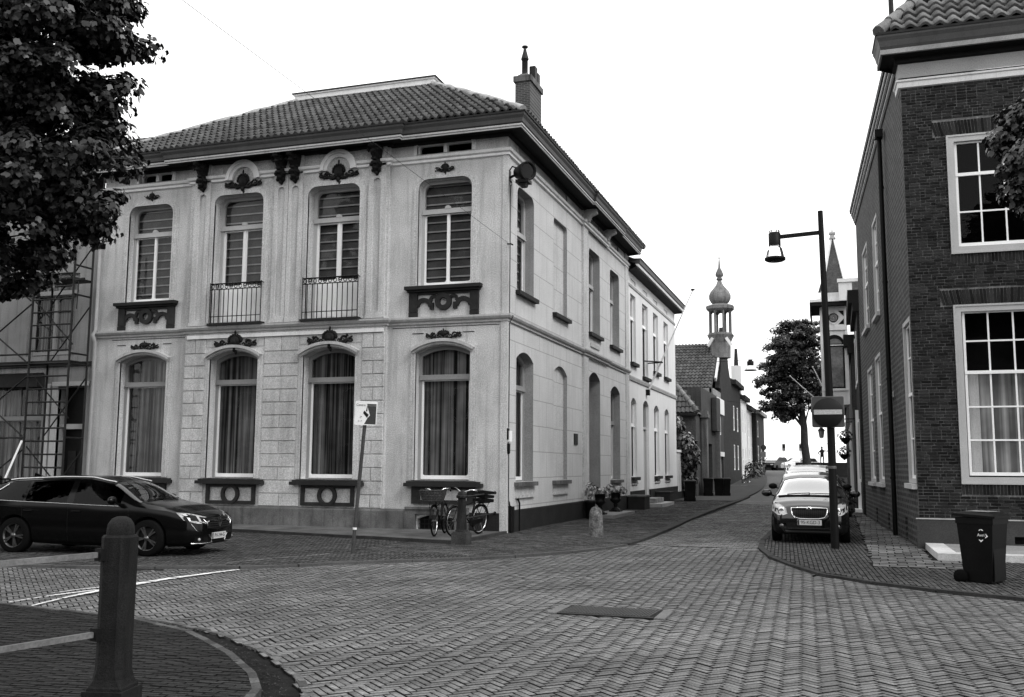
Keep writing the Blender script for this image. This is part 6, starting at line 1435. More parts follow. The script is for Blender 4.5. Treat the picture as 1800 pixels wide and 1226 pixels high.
# bicycles
def bike(loc, rz, lean, lab, basket=False, crate=False):
    b = empty('bicycle', loc, rz, label=lab, cat='bicycle'); b.rotation_euler = (lean, 0, rz)
    r = .335
    for x in (-.55, .55):
        mb = MB(); mb.tube([(x+r*cos(2*pi*k/32), 0, r+.02+r*sin(2*pi*k/32)) for k in range(32)], .02, 6, closed=True); wv = mb.build('tyre', RUBBER, b)
        mb = MB(); mb.tube([(x+(r-.03)*cos(2*pi*k/32), 0, r+.02+(r-.03)*sin(2*pi*k/32)) for k in range(32)], .013, 5, closed=True); mb.build('rim', CHROME, wv)
        mb = MB()
        for k in range(18): a = 2*pi*k/18; mb.tube([(x, .02*(-1)**k, r+.02), (x+(r-.03)*cos(a), 0, r+.02+(r-.03)*sin(a))], .0022, 3, caps=False)
        mb.tube([(x, -.05, r+.02), (x, .05, r+.02)], .02, 8); mb.build('spokes', STEELG, wv)
        mb = MB(); n = 14; a0, a1 = (.15*pi, 1.02*pi) if x < 0 else (0.05*pi, .82*pi)
        pr = [(x+(r+.035)*cos(a0+(a1-a0)*k/n), r+.02+(r+.035)*sin(a0+(a1-a0)*k/n)) for k in range(n+1)]
        mb.add([(px, -.028, pz) for px, pz in pr]+[(px, .028, pz) for px, pz in pr]+[(px, 0, pz+.012) for px, pz in pr], [(i, i+1, 2*n+3+i, 2*n+2+i) for i in range(n)]+[(2*n+2+i, 2*n+3+i, n+2+i, n+1+i) for i in range(n)]); mb.build('mudguard', IRON, b)
    mb = MB(); bb_, st_, hd_, ha = (-.12, 0, .29), (-.28, 0, .78), (.33, 0, .82), (.37, 0, .65)
    for p, q, rad in ((bb_, st_, .017), (bb_, ha, .018), (st_, ha, .016), (st_, (-.30, 0, .9), .014), (hd_, ha, .02), ((.31, 0, .95), (.335, 0, .8), .014)): mb.tube([p, q], rad, 7)
    for s_ in (-1, 1): mb.tube([(-.55, s_*.05, r+.02), (-.12, s_*.03, .29)], .01, 6); mb.tube([(-.55, s_*.05, r+.02), (-.27, s_*.02, .74)], .009, 6); mb.tube([(.55, s_*.045, r+.02), (.4, s_*.045, .66), (.37, 0, .68)], .012, 6)
    mb.build('frame', IRON, b)
    mb = MB(); mb.tube([(-.02, .27, 1.02), (.12, .28, 1.06), (.26, .2, 1.08), (.31, 0, 1.0), (.26, -.2, 1.08), (.12, -.28, 1.06), (-.02, -.27, 1.02)], .011, 7); mb.tube([(.31, 0, 1.0), (.32, 0, .9)], .013, 7); hb = mb.build('handlebar', CHROME, b)
    for s_ in (-1, 1): mb = MB(); mb.tube([(-.04, s_*.268, 1.015), (.08, s_*.28, 1.05)], .019, 7); mb.build('grip', RUBBER, hb); mb = MB(); mb.tube([(.1, s_*.29, 1.08), (.2, s_*.29, 1.09), (.27, s_*.16, 1.08)], .006, 5); mb.build('brake_lever', CHROME, hb)
    mb = MB(); mb.ball((-.33, 0, .94), .14, .1, .045, 12, 6); mb.ball((-.22, 0, .945), .1, .045, .03, 10, 6); mb.build('saddle', RUBBER, b)
    mb = MB(); 
    for y in (-.07, 0, .07): mb.tube([(-.32, y, .74), (-.85, y, .74)], .007, 5)
    for s_ in (-1, 1): mb.tube([(-.8, s_*.07, .74), (-.55, s_*.06, r+.04)], .007, 5)
    mb.tube([(-.85, -.07, .74), (-.85, .07, .74)], .007, 5); mb.build('rack', IRON, b)
    mb = MB(); mb.prism([(-.58, .05, .30), (-.05, .05, .22), (-.05, .05, .36), (-.58, .05, .38)], (0, 0, 0), (0, .03, 0)); mb.build('chain_case', IRON, b)
    mb = MB(); mb.tube([(-.12, -.13, .29), (-.12, .13, .29)], .01, 6); mb.bar((-.12, .13, .29), (-.05, .13, .14), .02); mb.bar((-.12, -.13, .29), (-.19, -.13, .44), .02); mb.box(-.09, -.01, .13, .22, .125, .15); mb.box(-.23, -.15, -.22, -.13, .43, .455); mb.build('pedals', IRON, b)
    mb = MB(); mb.ball((.43, 0, .83), .05, .045, .045, 10, 7); mb.build('lamp', CHROME, b)
    if basket:
        mb = MB(); x0, x1, h0, h1 = .42, .82, .80, 1.06
        lo = [(x0+.03, -.2), (x1-.03, -.2), (x1-.03, .2), (x0+.03, .2)]; hi = [(x0, -.28), (x1, -.28), (x1, .28), (x0, .28)]
        mb.add([(a, c, h0) for a, c in lo]+[(a, c, h1) for a, c in hi], [(0, 3, 2, 1), (0, 1, 5, 4), (1, 2, 6, 5), (2, 3, 7, 6), (3, 0, 4, 7)])
        for k in range(7):
            z = h0+(h1-h0)*(k+.5)/7; t = (k+.5)/7; P4 = [(lo[i][0]+(hi[i][0]-lo[i][0])*t, lo[i][1]+(hi[i][1]-lo[i][1])*t, z) for i in range(4)]; mb.tube(P4, .015, 5, closed=True)
        for e in range(4):
            for k in range(8):
                t = k/8; j = (e+1) % 4; mb.tube([(lo[e][0]+(lo[j][0]-lo[e][0])*t, lo[e][1]+(lo[j][1]-lo[e][1])*t, h0), (hi[e][0]+(hi[j][0]-hi[e][0])*t, hi[e][1]+(hi[j][1]-hi[e][1])*t, h1)], .012, 4)
        mb.build('wicker_basket', WICKER, b)
        mb = MB(); mb.tube([(.5, -.12, .78), (.56, -.08, r)], .008, 5); mb.tube([(.5, .12, .78), (.56, .08, r)], .008, 5); mb.build('basket_stay', IRON, b)
    if crate:
        mb = MB(); x0, x1 = -.86, -.44; z0, z1 = .76, 1.02
        mb.box(x0, x1, -.17, .17, z0, z0+.012)
        for (a, c, e, f) in ((x0, x1, -.17, -.155), (x0, x1, .155, .17), (x0, x0+.015, -.155, .155), (x1-.015, x1, -.155, .155)):
            for z in (z0+.0, z0+.09, z0+.18): mb.box(a, c, e, f, z+.012, z+.075)
        mb.build('crate', PLASTIC, b)
    mb = MB(); mb.tube([(-.5, .05, .3), (-.45, .2, .03)], .008, 5); mb.build('stand', STEELG, b)
bike((-.98, -1.88, .125), atan2(-.985, .17), .03, 'bicycle with wicker basket on the front, parked before the house corner, left of the bollard', basket=True)
bike((-.36, -1.78, .125), atan2(-.98, -.2), -.08, 'black bicycle with rear crate between the basket bicycle and the house corner', crate=True)
# urns with plants by the doorway
LEAFV = [(0, 0), (.28, .12), (.55, .5), (.3, .62), (.12, 1.0), (-.12, 1.0), (-.3, .62), (-.55, .5), (-.28, .12)]
def leafmass(mb, centres, n, size, seed, up=.4, droop=.5):
    rs = random.Random(seed)
    for (c, rx, ry, rz_) in centres:
        c = Vector(c)
        for i in range(n):
            while True:
                v = Vector((rs.uniform(-1, 1), rs.uniform(-1, 1), rs.uniform(-1, 1)))
                if .01 < v.length < 1: break
            v = v.normalized()*(v.length**.45); p = c+Vector((v.x*rx, v.y*ry, v.z*rz_))
            nn = (v*.9+Vector((rs.uniform(-.5, .5), rs.uniform(-.5, .5), up+rs.uniform(-.3, .5)))).normalized()
            t = Vector((v.x, v.y, -droop)).cross(nn); t = t if t.length > .05 else nn.orthogonal(); t.normalize(); b_ = nn.cross(t)
            if b_.z > 0: b_ = -b_
            s_ = size*rs.uniform(.6, 1.25); cv_ = rs.uniform(-.25, .1)
            mb.add([p+t*x*s_*.8+b_*(y-.5)*s_+nn*(cv_*abs(x)*s_) for x, y in LEAFV], [(0, 1, 2, 3, 4, 5, 6, 7, 8)], tone=rs.random())
def urn(loc, lab, seed, s_=1.):
    u = empty('urn_planter', loc, 0, label=lab, cat='planter')
    mb = MB(); mb.box(-.2, .2, -.2, .2, 0, .05); mb.lathe([(.17, .05), (.15, .09), (.07, .14), (.06, .2), (.09, .24), (.06, .27), (.17, .36), (.2, .42), (.18, .45), (.16, .5), (.19, .62), (.27, .65), (.27, .67), (.18, .67)], (0, 0, 0), 20); mb.build('urn', IRON, u)
    mb = MB(); leafmass(mb, [((0, 0, .76), .3, .3, .14), ((.22, 0, .72), .18, .18, .14), ((-.2, .05, .8), .15, .2, .15)], 55, .13, seed, .3, .6); mb.build('foliage', LEAF_L, u)
urn((.45, 8.35, .17), 'left black urn planter with trailing leaves on the doorstep', 1); urn((.48, 10.6, .17), 'right black urn planter with trailing leaves on the doorstep', 2)
mb = MB(); leafmass(mb, [((.3, 7.6, .95), .16, .2, .3)], 60, .12, 4, .3, .6); lf = empty('pot_plant', (.3, 7.6, .05), label='small leafy plant in a pot by the doorway, left of the two urns', cat='plant'); part(mb, 'foliage', LEAF_L, lf)
mb = MB(); mb.lathe([(.12, 0), (.17, .5), (.19, .52), (.19, .6), (.15, .6)], (.3, 7.6, .05), 14); part(mb, 'pot', IRON, lf)
ds = empty('doorstep', (.6, 9.6, 0), label='broad flat stone doorstep under the two urns', cat='step')
mb = MB(); mb.box(.0, 1.0, 8.0, 11.4, .06, .17); part(mb, 'slab', M('step_grey', .2, var=.25, fine=.3), ds)
hs = empty('house_steps', (.5, 18.9, 0), label='pair of stacked stone steps below the white house door beside a dark box', cat='steps')
mb = MB(); mb.box(.08, .95, 17.4, 20.6, .06, .2); part(mb, 'lower_step', M('step_pale', .3, var=.2, fine=.3), hs); mb = MB(); mb.box(.08, .6, 17.9, 19.9, .2, .4); part(mb, 'upper_step', STONE, hs)
for y0, y1, lab in ((14.6, 15.7, 'square dark planter box left of the white house steps'), (20.7, 21.9, 'low dark planter box right of the white house steps')):
    pb = empty('planter_box', (.5, (y0+y1)/2, 0), label=lab, cat='planter'); mb = MB(); mb.box(.1, .75, y0, y1, .06, .56); part(mb, 'box', PLINTH_D, pb)
    mb = MB(); mb.box(.08, .77, y0-.02, y1+.02, .56, .62); part(mb, 'rim', PLINTH if y0 < 15 else PLINTH_D, pb)
# ================= scaffold and house at the left =================
lh = empty('plastered_house', (-16, 0, 0), label='grey plastered house behind the scaffold at the left edge, left of the downpipe', cat='building')
PL2 = M('plaster_left', .24, var=.1, fine=.25, streak=.25, rough=.9)
wL = W(-15.5, -13.62, 4.95, 7.45); dL = W(-14.15, -13.2, .2, 4.0, depth=.4); sL = W(-18.5, -14.75, .4, 4.45, depth=.3)
mb = MB(); wall(mb, FF, -22, -12.87, .0, 10.2, [wL, dL, sL], .2); mb.quad((-22, 0, 0), (-22, 14, 0), (-22, 14, 10.2), (-22, 0, 10.2)); mb.quad((-22, 14, 0), (-12.9, 14, 0), (-12.9, 14, 10.2), (-22, 14, 10.2)); part(mb, 'wall', PL2, lh)
window(FF, wL, lh, dict(d=.08, t=.14, fm=FRAMEG, sm=FRAMEG, transom=6.9, sashes=2, sash=.06, cloth='drape'))
mb = MB(); FF.box(mb, -22, -12.9, 4.62, 4.74, -.07, 0); part(mb, 'string_course', TRIMD, lh)
mb = MB(); FF.box(mb, -14.15, -13.2, .2, 4.0, .38, .4); dd_ = part(mb, 'front_door', WOODD, lh)
mb = MB(); 
for u in (-14.0, -13.6): FF.box(mb, u, u+.3, .6, 2.1, .35, .38)
part(mb, 'door_lattice', IRONG, dd_)
mb = MB(); FF.box(mb, -14.15, -13.2, 2.75, 2.9, .2, .42); FF.box(mb, -14.35, -14.15, .2, 4.1, -.05, .1); FF.box(mb, -14.6, -14.45, .2, 4.1, -.05, .1); FF.box(mb, -14.35, -13.0, 4.02, 4.15, -.08, .1); part(mb, 'door_casing', FRAMEM, lh)
window(FF, sL, lh, dict(d=.2, t=.1, fm=FRAMEG, sm=FRAMEG, transom=3.1, sashes=2, sash=.06, cloth='drape'))
mb = MB(); FF.box(mb, -18.6, -14.7, 4.0, 4.4, -.3, 0); part(mb, 'awning_box', IRONG, lh)
mb = MB(); mb.add([(-22, -.4, 10.2), (-13.2, -.4, 10.2), (-13.2, 4.5, 13.2), (-22, 4.5, 13.2)], [(0, 1, 2, 3)]); rl = part(mb, 'roof', TILE, lh)
tile_field(rl, (-19, -.45, 10.23), (1, 0, 0), (0, 4.9, 3.0), 26, 16, .22, .36, TILE, lambda u, s: True, maxparts=0, par_world=Matrix.Identity(4), seed=9)
mb = MB(); mb.box(-15.6, -14.7, 1.5, 2.3, 11.0, 13.2); part(mb, 'chimney', STONE, lh)
mb = MB(); sweep(mb, [(-22, 0), (-12.95, 0)], [(0, 10.0), (.1, 10.05), (.35, 10.1), (.4, 10.3), (0, 10.35)]); part(mb, 'gutter', SOFFIT, lh)
dp = MB(); dp.tube([(-12.84, -.09, 9.9), (-12.84, -.09, 5.65), (-12.84, -.2, 5.5), (-12.84, -.09, 5.3), (-12.84, -.09, .1)], .055, 8); dpo = empty('downpipe', (-12.84, -.09, 0), label='pale vertical rain pipe between the scaffolded house and the town house', cat='downpipe'); part(dp, 'pipe', ZINC, dpo)
dl = MB(); dl.lathe([(.02, 0), (.05, .02), (.05, .08), (.02, .1)], (-13.35, -.1, 4.1), 8); 
sf = empty('scaffold', (-14, -1.2, 0), label='tall metal scaffold tower with ladder frames and diagonal braces at the left edge', cat='scaffold')
def tubeobj(name, pts, r=.024, mat=ALU): mb = MB(); mb.tube(pts, r*1.25, 6); part(mb, name, mat, sf)
xs_ = [-16.6, -14.1, -12.67]; y0, y1 = -1.25, -.55
for x in xs_:
    for y in (y0, y1): tubeobj('standard', [(x, y, .12), (x, y, 8.2)], .026)
for z in [.5+.37*k for k in range(20)]: tubeobj('rung', [(-14.1, y0, z), (-12.67, y0, z)], .02)
for z in (2.45, 4.55, 4.85, 6.55, 7.4):
    for a, b in ((-16.6, -14.1),): tubeobj('ledger', [(a, y0, z), (b, y0, z)], .022)
    tubeobj('ledger', [(-16.6, y0-.0, z), (-16.6, y1, z)], .022); tubeobj('ledger', [(-12.67, y0, z), (-12.67, y1, z)], .022)
for z0 in (.4, 2.5, 4.6, 6.4):
    tubeobj('diagonal_brace', [(-16.6, y0-.05, z0), (-14.1, y0-.05, z0+1.7)], .02); tubeobj('diagonal_brace', [(-16.6, y0-.08, z0+1.7), (-14.1, y0-.08, z0)], .02)
    tubeobj('diagonal_brace', [(-14.1, y1, z0), (-12.67, y1, z0+1.7)], .018); tubeobj('diagonal_brace', [(-14.1, y0+.1, z0+1.8), (-12.67, y0+.1, z0+.5)], .018)
for z in (4.6, 7.0):
    for y in (-1.2, -.95, -.7): mb = MB(); mb.box(-16.6, -12.7, y, y+.23, z, z+.05); part(mb, 'deck_board', WOODD, sf)
mb = MB(); mb.bar((-12.7, y0, 6.95), (-12.3, y0, 6.97), .05); mb.bar((-12.5, y0, 6.95), (-12.52, y0, 6.1), .02); part(mb, 'bracket', ALU, sf)
ld = MB(); ld.bar((-13.62, -2.3, 1.3), (-13.32, -2.1, 2.35), .035, .05); wp = ld.build('white_plank', FRAMEW, None, label='short white plank leaning up behind the black car by the scaffold', cat='plank')
# ================= far left row =================
gw = empty('garden_wall', (0, 28.9, 0), label='low white wall with a recessed panel between the white house and the climbing plant', cat='wall')
mb = MB(); mb.box(-.25, .0, 27.5, 30.3, .05, 2.5); part(mb, 'wall', PLASTER, gw); mb = MB(); mb.box(-.3, .06, 27.5, 30.35, 2.5, 2.62); part(mb, 'coping', TRIMW, gw)
mb = MB(); mb.box(-.0, .02, 28.2, 29.4, .3, 2.1); part(mb, 'panel', TRIMG, gw); mb = MB(); mb.box(.0, .05, 27.5, 30.3, .0, .45); part(mb, 'plinth', PLINTH_D, gw)
cp = empty('climbing_plant', (.3, 30, 0), label='tall leafy plant growing above a dark bin beside the white wall', cat='plant')
mb = MB(); leafmass(mb, [((.1, 29.6, 1.9), .75, .8, .9), ((-.1, 29.8, 3.0), .8, .9, .7), ((.45, 29.4, 2.4), .55, .6, 1.0), ((-.3, 30.0, 3.9), .4, .5, .6), ((.3, 29.4, 1.0), .5, .6, .6)], 260, .24, 7, .3, .6); part(mb, 'foliage', LEAF, cp)
mb = MB(); leafmass(mb, [((-.3, 29.4, 4.1), .35, .4, .5), ((.4, 29.0, 3.1), .4, .3, .5)], 70, .18, 17, .4, .5); part(mb, 'new_leaves', LEAF_L, cp)
mb = MB(); mb.tube([(.1, 29.8, .05), (.15, 29.7, 1.5), (0, 29.8, 3.5)], [.06, .05, .02], 6); part(mb, 'stem', BARK, cp)
G1W = M('annex_wall', .07, var=.25, fine=.4, fscale=16)
ax = empty('brick_annex', (-2, 34, 0), label='low dark brick outbuilding with hipped tile roof next to the climbing plant', cat='building')
mb = MB(); mb.box(-7, .35, 32.5, 36, 0, 4.75); part(mb, 'wall', G1W, ax)
mb = MB(); mb.quad((-7, 32.2, 4.75), (.5, 32.2, 4.75), (-2.2, 34.6, 8.0), (-7, 34.6, 8.0)); mb.add([(.5, 32.2, 4.75), (.5, 37, 4.75), (-2.2, 34.6, 8.0)], [(0, 1, 2)]); ra = part(mb, 'roof', TILE, ax)
sA = Vector((0, 2.4, 3.25)); tile_field(ra, (-5, 32.2, 4.78), (1, 0, 0), sA, 23, 10, .24, sA.length/10, TILE, lambda u, s: u < 5.5-s/sA.length*2.7, maxparts=0, par_world=Matrix.Identity(4), seed=12)
for i in range(10):
    a = Vector((.5, 32.2, 4.85)).lerp(Vector((-2.2, 34.6, 8.1)), i/10); b = Vector((.5, 32.2, 4.85)).lerp(Vector((-2.2, 34.6, 8.1)), (i+1.1)/10); mb = MB(); mb.tube([a, b], [.15, .12], 7); part(mb, 'hip_tile', TILE_R, ra)
mb = MB(); mb.box(-7, .5, 32.1, 32.3, 4.62, 4.75); part(mb, 'gutter', SOFFIT, ax)
mb = MB(); mb.box(.25, .38, 32.25, 32.5, 4.95, 5.15); mb.prism([(.3, 32.2, 4.75), (.5, 32.2, 4.75), (.42, 32.2, 5.15), (.36, 32.2, 5.15)], (0, 0, 0), (0, .2, 0)); part(mb, 'lead_cap', STONE, ax)
ga = empty('garage_house', (-1, 39.5, 0), label='grey brick house with dark garage doorway and pale lintel behind the three bins', cat='building')
G1 = M('grey_render', .05, var=.2, fine=.35, fscale=20, streak=.2); G1L = M('grey_pier', .12, var=.25, fine=.35, fscale=20, streak=.3)
FG = Fr((.45, 0, 0), (0, 1, 0), (-1, 0, 0))
mb = MB(); wall(mb, FG, 34.2, 46, 0, 6.4, [W(36.0, 39.2, 0, 3.15, depth=.5), W(42.2, 45.6, 0, 2.45, depth=.5), W(43.2, 44.8, 3.9, 5.2, depth=.15)], .3); mb.quad((.45, 34.2, 0), (-6, 34.2, 0), (-6, 34.2, 6.4), (.45, 34.2, 6.4)); mb.quad((.45, 34.2, 6.4), (.45, 46, 6.4), (-6, 46, 6.4), (-6, 34.2, 6.4)); part(mb, 'wall', G1, ga)
mb = MB(); mb.box(.45, .75, 34.2, 34.9, 0, 4.6); mb.box(.4, .85, 34.1, 35.0, 4.6, 4.8); mb.box(.4, .8, 34.15, 34.95, 4.8, 5.0); part(mb, 'pier', G1L, ga); mb = MB(); mb.box(.45, .7, 41.2, 41.6, 0, 6.2); part(mb, 'pier', G1L, ga)
mb = MB(); mb.box(.5, .8, 38.9, 41.0, 4.0, 6.1); part(mb, 'bay', G1, ga)
mb = MB(); FG.box(mb, 42.0, 45.8, 2.45, 2.75, -.06, 0); FG.box(mb, 41.8, 46, 5.3, 6.35, -.08, 0); part(mb, 'pale_lintel', PLASTER_W, ga)
mb = MB(); FG.box(mb, 36, 39.2, 0, 3.15, .45, .5); FG.box(mb, 42.2, 45.6, 0, 2.45, .45, .5); part(mb, 'garage_door', WOODD, ga)
wn_ = MB(); FG.box(wn_, 43.2, 43.35, 3.9, 5.2, .05, .1); FG.box(wn_, 44.65, 44.8, 3.9, 5.2, .05, .1); FG.box(wn_, 43.35, 44.65, 4.5, 4.6, .05, .1); FG.box(wn_, 43.35, 44.65, 3.9, 4.0, .05, .1); wq = part(wn_, 'window', FRAMEW, ga); mb = MB(); FG.box(mb, 43.2, 44.8, 3.9, 5.2, .12, .14); part(mb, 'pane', DARKROOM, wq)
th = empty('turret_house', (-2, 48, 0), label='dark brick gabled house with tiled roof and an onion domed turret', cat='building')
mb = MB(); mb.box(-9, .3, 46.1, 54, 0, 7.2); 
mb.prism([(.0, 45.2, 7.2), (.0, 54.6, 7.2), (.0, 51.5, 9.3), (.0, 50, 11.9), (.0, 48.5, 11.9), (.0, 46.6, 9.3)], (0, 0, 0), (.3, 0, 0)); part(mb, 'wall', BRICKWALL_D, th)
mb = MB(); mb.quad((-9, 41.6, 6.9), (.2, 41.6, 6.9), (.2, 46.5, 10.4), (-9, 46.5, 10.4)); mb.quad((-9, 54, 7), (.2, 54, 7), (.2, 46.5, 10.4), (-9, 46.5, 10.4)); rt_ = part(mb, 'roof', TILE, th)
sT = Vector((0, 4.9, 3.5)); tile_field(rt_, (-6.8, 41.6, 6.93), (1, 0, 0), sT, 29, 15, .24, sT.length/15, TILE, lambda u, s: True, maxparts=0, par_world=Matrix.Identity(4), seed=13)
mb = MB(); mb.box(-9, .2, 41.5, 42.4, 6.6, 6.92); mb.box(.05, .3, 41.5, 46, 0, 6.9); part(mb, 'eaves', STONE, th)
mb = MB(); mb.bar((.3, 43.0, 7.6), (.3, 46, 10.0), .12, .3); part(mb, 'verge_board', PLASTER_W, th)
tc = Vector((.42, 45.5, 0)); oc = Matrix.Rotation(pi/8, 3, 'Z')
mb = MB(); mb.lathe([(.7, 9.3), (.72, 10.35), (.86, 10.7), (.98, 10.9), (.85, 10.95)], tc, 8, smooth=False); mb.lathe([(.88, 10.95), (.88, 11.05), (.7, 11.08)], tc, 8, smooth=False); tb = part(mb, 'turret_base', DOMEZ, th)
for s_ in (-1, 1): mb = MB(); mb.bar(tc+Vector((s_*.45, -.8, 10.65)), tc+Vector((s_*.8, -.7, 10.1)), .14, .2); part(mb, 'turret_gablet', PLASTER_W, th)
for k in range(8):
    a = 2*pi*(k+.5)/8; mb = MB(); p = tc+Vector((.74*cos(a), .74*sin(a), 0)); mb.tube([p+Vector((0, 0, 11.0)), p+Vector((0, 0, 12.65))], .075, 6); part(mb, 'turret_column', G1L, th)
    a2 = a+2*pi/8; q = tc+Vector((.74*cos(a2), .74*sin(a2), 0)); mb = MB(); ar = [p.lerp(q, t)+Vector((0, 0, 12.35+.28*sin(pi*t))) for t in (0, .15, .35, .5, .65, .85, 1)]
    mb.add(ar+[v*1 for v in [Vector((x.x, x.y, 12.72)) for x in ar]], [(i, i+1, 8+i, 7+i) for i in range(6)]); part(mb, 'turret_arch', G1L, th)
mb = MB(); mb.lathe([(.8, 12.6), (1.0, 12.75), (1.03, 12.95), (.9, 13.02), (.5, 13.15)], tc, 8, smooth=False); part(mb, 'turret_cornice', DOMEZ, th)
mb = MB(); mb.lathe([(.42, 13.1), (.62, 13.25), (.75, 13.5), (.76, 13.75), (.66, 14.0), (.45, 14.25), (.25, 14.5), (.12, 14.85)], tc, 20); part(mb, 'onion_dome', DOMEZ, th)
mb = MB(); mb.lathe([(.1, 14.8), (.22, 14.88), (.22, 14.97), (.14, 15.05), (.27, 15.15), (.28, 15.3), (.18, 15.55), (.08, 15.75), (.03, 16.4), (.06, 16.45), (.03, 16.5), (.015, 17.0), (.0, 17.1)], tc, 12); part(mb, 'finial', G1L, th)
def rowhouse(y0, y1, h, mat, lab, x=0.2, roof=True, wins=(), trim=None, depth=8):
    b = empty('row_house', (x-2, (y0+y1)/2, 0), label=lab, cat='building'); f = Fr((x, 0, 0), (0, 1, 0), (-1, 0, 0)); z0 = gz(y0)
    mb = MB(); ops = [W(a, c, e, g_, depth=.15) for a, c, e, g_ in wins]; wall(mb, f, y0, y1, z0, h, ops, .15); mb.quad((x, y0, 0), (x-depth, y0, 0), (x-depth, y0, h), (x, y0, h)); mb.quad((x, y1, 0), (x-depth, y1, 0), (x-depth, y1, h), (x, y1, h)); part(mb, 'wall', mat, b)
    mb = MB(); mb.box(x-.2, x+.35, y0-.1, y1+.1, h-.1, h+.25); part(mb, 'cornice', trim or TRIMW, b)
    if roof: mb = MB(); mb.quad((x+.2, y0, h+.2), (x+.2, y1, h+.2), (x-3.5, y1, h+2.6), (x-3.5, y0, h+2.6)); mb.add([(x+.2, y0, h+.2), (x-3.5, y0, h+2.6), (x-7, y0, h+.2)], [(0, 1, 2)]); part(mb, 'roof', TILE, b)
    for o in ops:
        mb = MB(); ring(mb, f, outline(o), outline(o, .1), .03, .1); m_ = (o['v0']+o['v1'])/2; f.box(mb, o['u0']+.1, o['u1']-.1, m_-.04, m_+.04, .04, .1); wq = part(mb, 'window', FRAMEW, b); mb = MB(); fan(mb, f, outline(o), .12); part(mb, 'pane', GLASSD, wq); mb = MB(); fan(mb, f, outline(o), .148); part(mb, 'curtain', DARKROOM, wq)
    return b
rowhouse(54.1, 61.2, 8.3, BRICKWALL_D, 'narrow dark brick house with steep tiled roof beyond the turret house', .25, wins=[(55, 56.2, 1.5, 3.5), (58, 59.2, 1.5, 3.5), (55, 56.2, 4.6, 6.6), (58, 59.2, 4.6, 6.6)], trim=TRIMD)
b_ = rowhouse(61.4, 66.5, 7.6, PLASTER_W, 'narrow white house with tall white chimney beyond the dark brick houses', .3, wins=[(62, 63, 1.4, 3.4), (64.5, 65.5, 1.4, 3.4), (62, 63, 4.6, 6.6), (64.5, 65.5, 4.6, 6.6)], trim=TRIMD)
mb = MB(); mb.box(-.5, .3, 61.6, 62.4, 7.6, 10.4); part(mb, 'chimney', PLASTER_W, b_); mb = MB(); mb.tube([(-.1, 62, 10.4), (-.1, 62, 11.9)], [.2, .12], 8); part(mb, 'chimney_pot', IRONG, b_)
rowhouse(66.7, 71.2, 7.0, PLASTER_W, 'small white house left of the corner brick house at the far end', .35, wins=[(67.5, 68.6, 1.6, 3.4), (67.5, 68.6, 4.4, 6.0)], trim=TRIMD)
rowhouse(71.4, 82, 6.9, BRICKWALL_D, 'brick house with projecting cornice at the far end of the left row', .75, wins=[(73, 74.4, 2, 3.8), (77, 78.4, 2, 3.8), (73, 74.4, 4.6, 6.2)], trim=STONE)
mb = MB(); mb.box(.2, 1.6, 50.8, 62, .1, .4); mb.build('raised_kerb', STONE, None, kind='structure')
bs = empty('street_shrub', (.9, 66, 0), label='dark shrubs in pots before the far white house', cat='plant'); mb = MB(); leafmass(mb, [((.9, 64, 1.4), .7, 1.2, .9), ((1.0, 67, 1.3), .7, 1.2, .8), ((1.1, 70, 1.6), .6, 1.0, 1.0)], 120, .3, 27); part(mb, 'foliage', LEAF, bs)
bike((1.1, 55, .42), 1.3, .1, 'small distant bicycle leaning before the far left houses')
# hanging street lamp on span wire
hl = empty('hanging_lamp', (4.05, 25, 6.7), label='bell shaped street lamp hanging from a wire over the far street', cat='street lamp')
mb = MB(); mb.lathe([(.16, .1), (.17, .3), (.1, .33), (.1, .4)], (4.05, 25, 6.55), 14); part(mb, 'lamp_head', IRON, hl); mb = MB(); mb.lathe([(.16, .0), (.3, -.2)], (4.05, 25, 6.64), 16); part(mb, 'lamp_shade', CHROME, hl)
mb = MB(); mb.lathe([(.3, 0), (.3, -.04)], (4.05, 25, 6.44), 16); part(mb, 'lamp_rim', IRON, hl)
mb = MB(); mb.tube([(.1, 27.2, 7.15), (2, 26, 6.98), (4.05, 25, 6.93), (6.3, 23.5, 7.0), (8.6, 22, 7.2)], .012, 4); mb.build('span_wire', IRONG, None, label='thin wire spanning the street and carrying the hanging lamp', cat='wire')
mb = MB(); mb.tube([(.3, 50, 6.6), (4, 50, 6.1), (8.4, 50, 6.2)], .012, 4); mb.build('span_wire', IRONG, None, label='lowest thin wire across the far end of the street', cat='wire')
# ================= right row beyond the brick house =================
def rhouse(y0, y1, x, h, mat, lab, cor=True):
    b = empty('row_house', (x+3, (y0+y1)/2, 0), label=lab, cat='building'); mb = MB(); mb.box(x, x+8, y0, y1, 0, h); part(mb, 'wall', mat, b)
    if cor: mb = MB(); mb.box(x-.3, x+.2, y0-.1, y1, h-.5, h); mb.box(x-.15, x+.2, y0-.1, y1, h-.8, h-.5); part(mb, 'cornice', TRIMD, b)
    return b, Fr((x, 0, 0), (0, 1, 0), (1, 0, 0))
b1, f1 = rhouse(14.5, 20.3, 8.76, 8.3, BRICKWALL_D, 'narrow brick house with dark cornice right behind the corner brick house')
for u in (16.3, 18.6):
    for v0, v1 in ((1.2, 3.6), (5.0, 7.0)): mb = MB(); f1.box(mb, u, u+1.1, v0, v1, -.03, .0); wq = part(mb, 'window', FRAMEW, b1); mb = MB(); f1.box(mb, u+.12, u+.98, v0+.12, v1-.1, -.035, -.03); part(mb, 'pane', INK, wq)
mb = MB(); f1.box(mb, 17.3, 17.45, .0, 4.0, -.12, 0); f1.box(mb, 16.6, 17.3, .05, .17, -.3, 0); part(mb, 'door_casing', FRAMEW, b1)
b2, f2 = rhouse(20.4, 34, 8.62, 7.4, G1, 'shop house with flower baskets below the white bay tower')
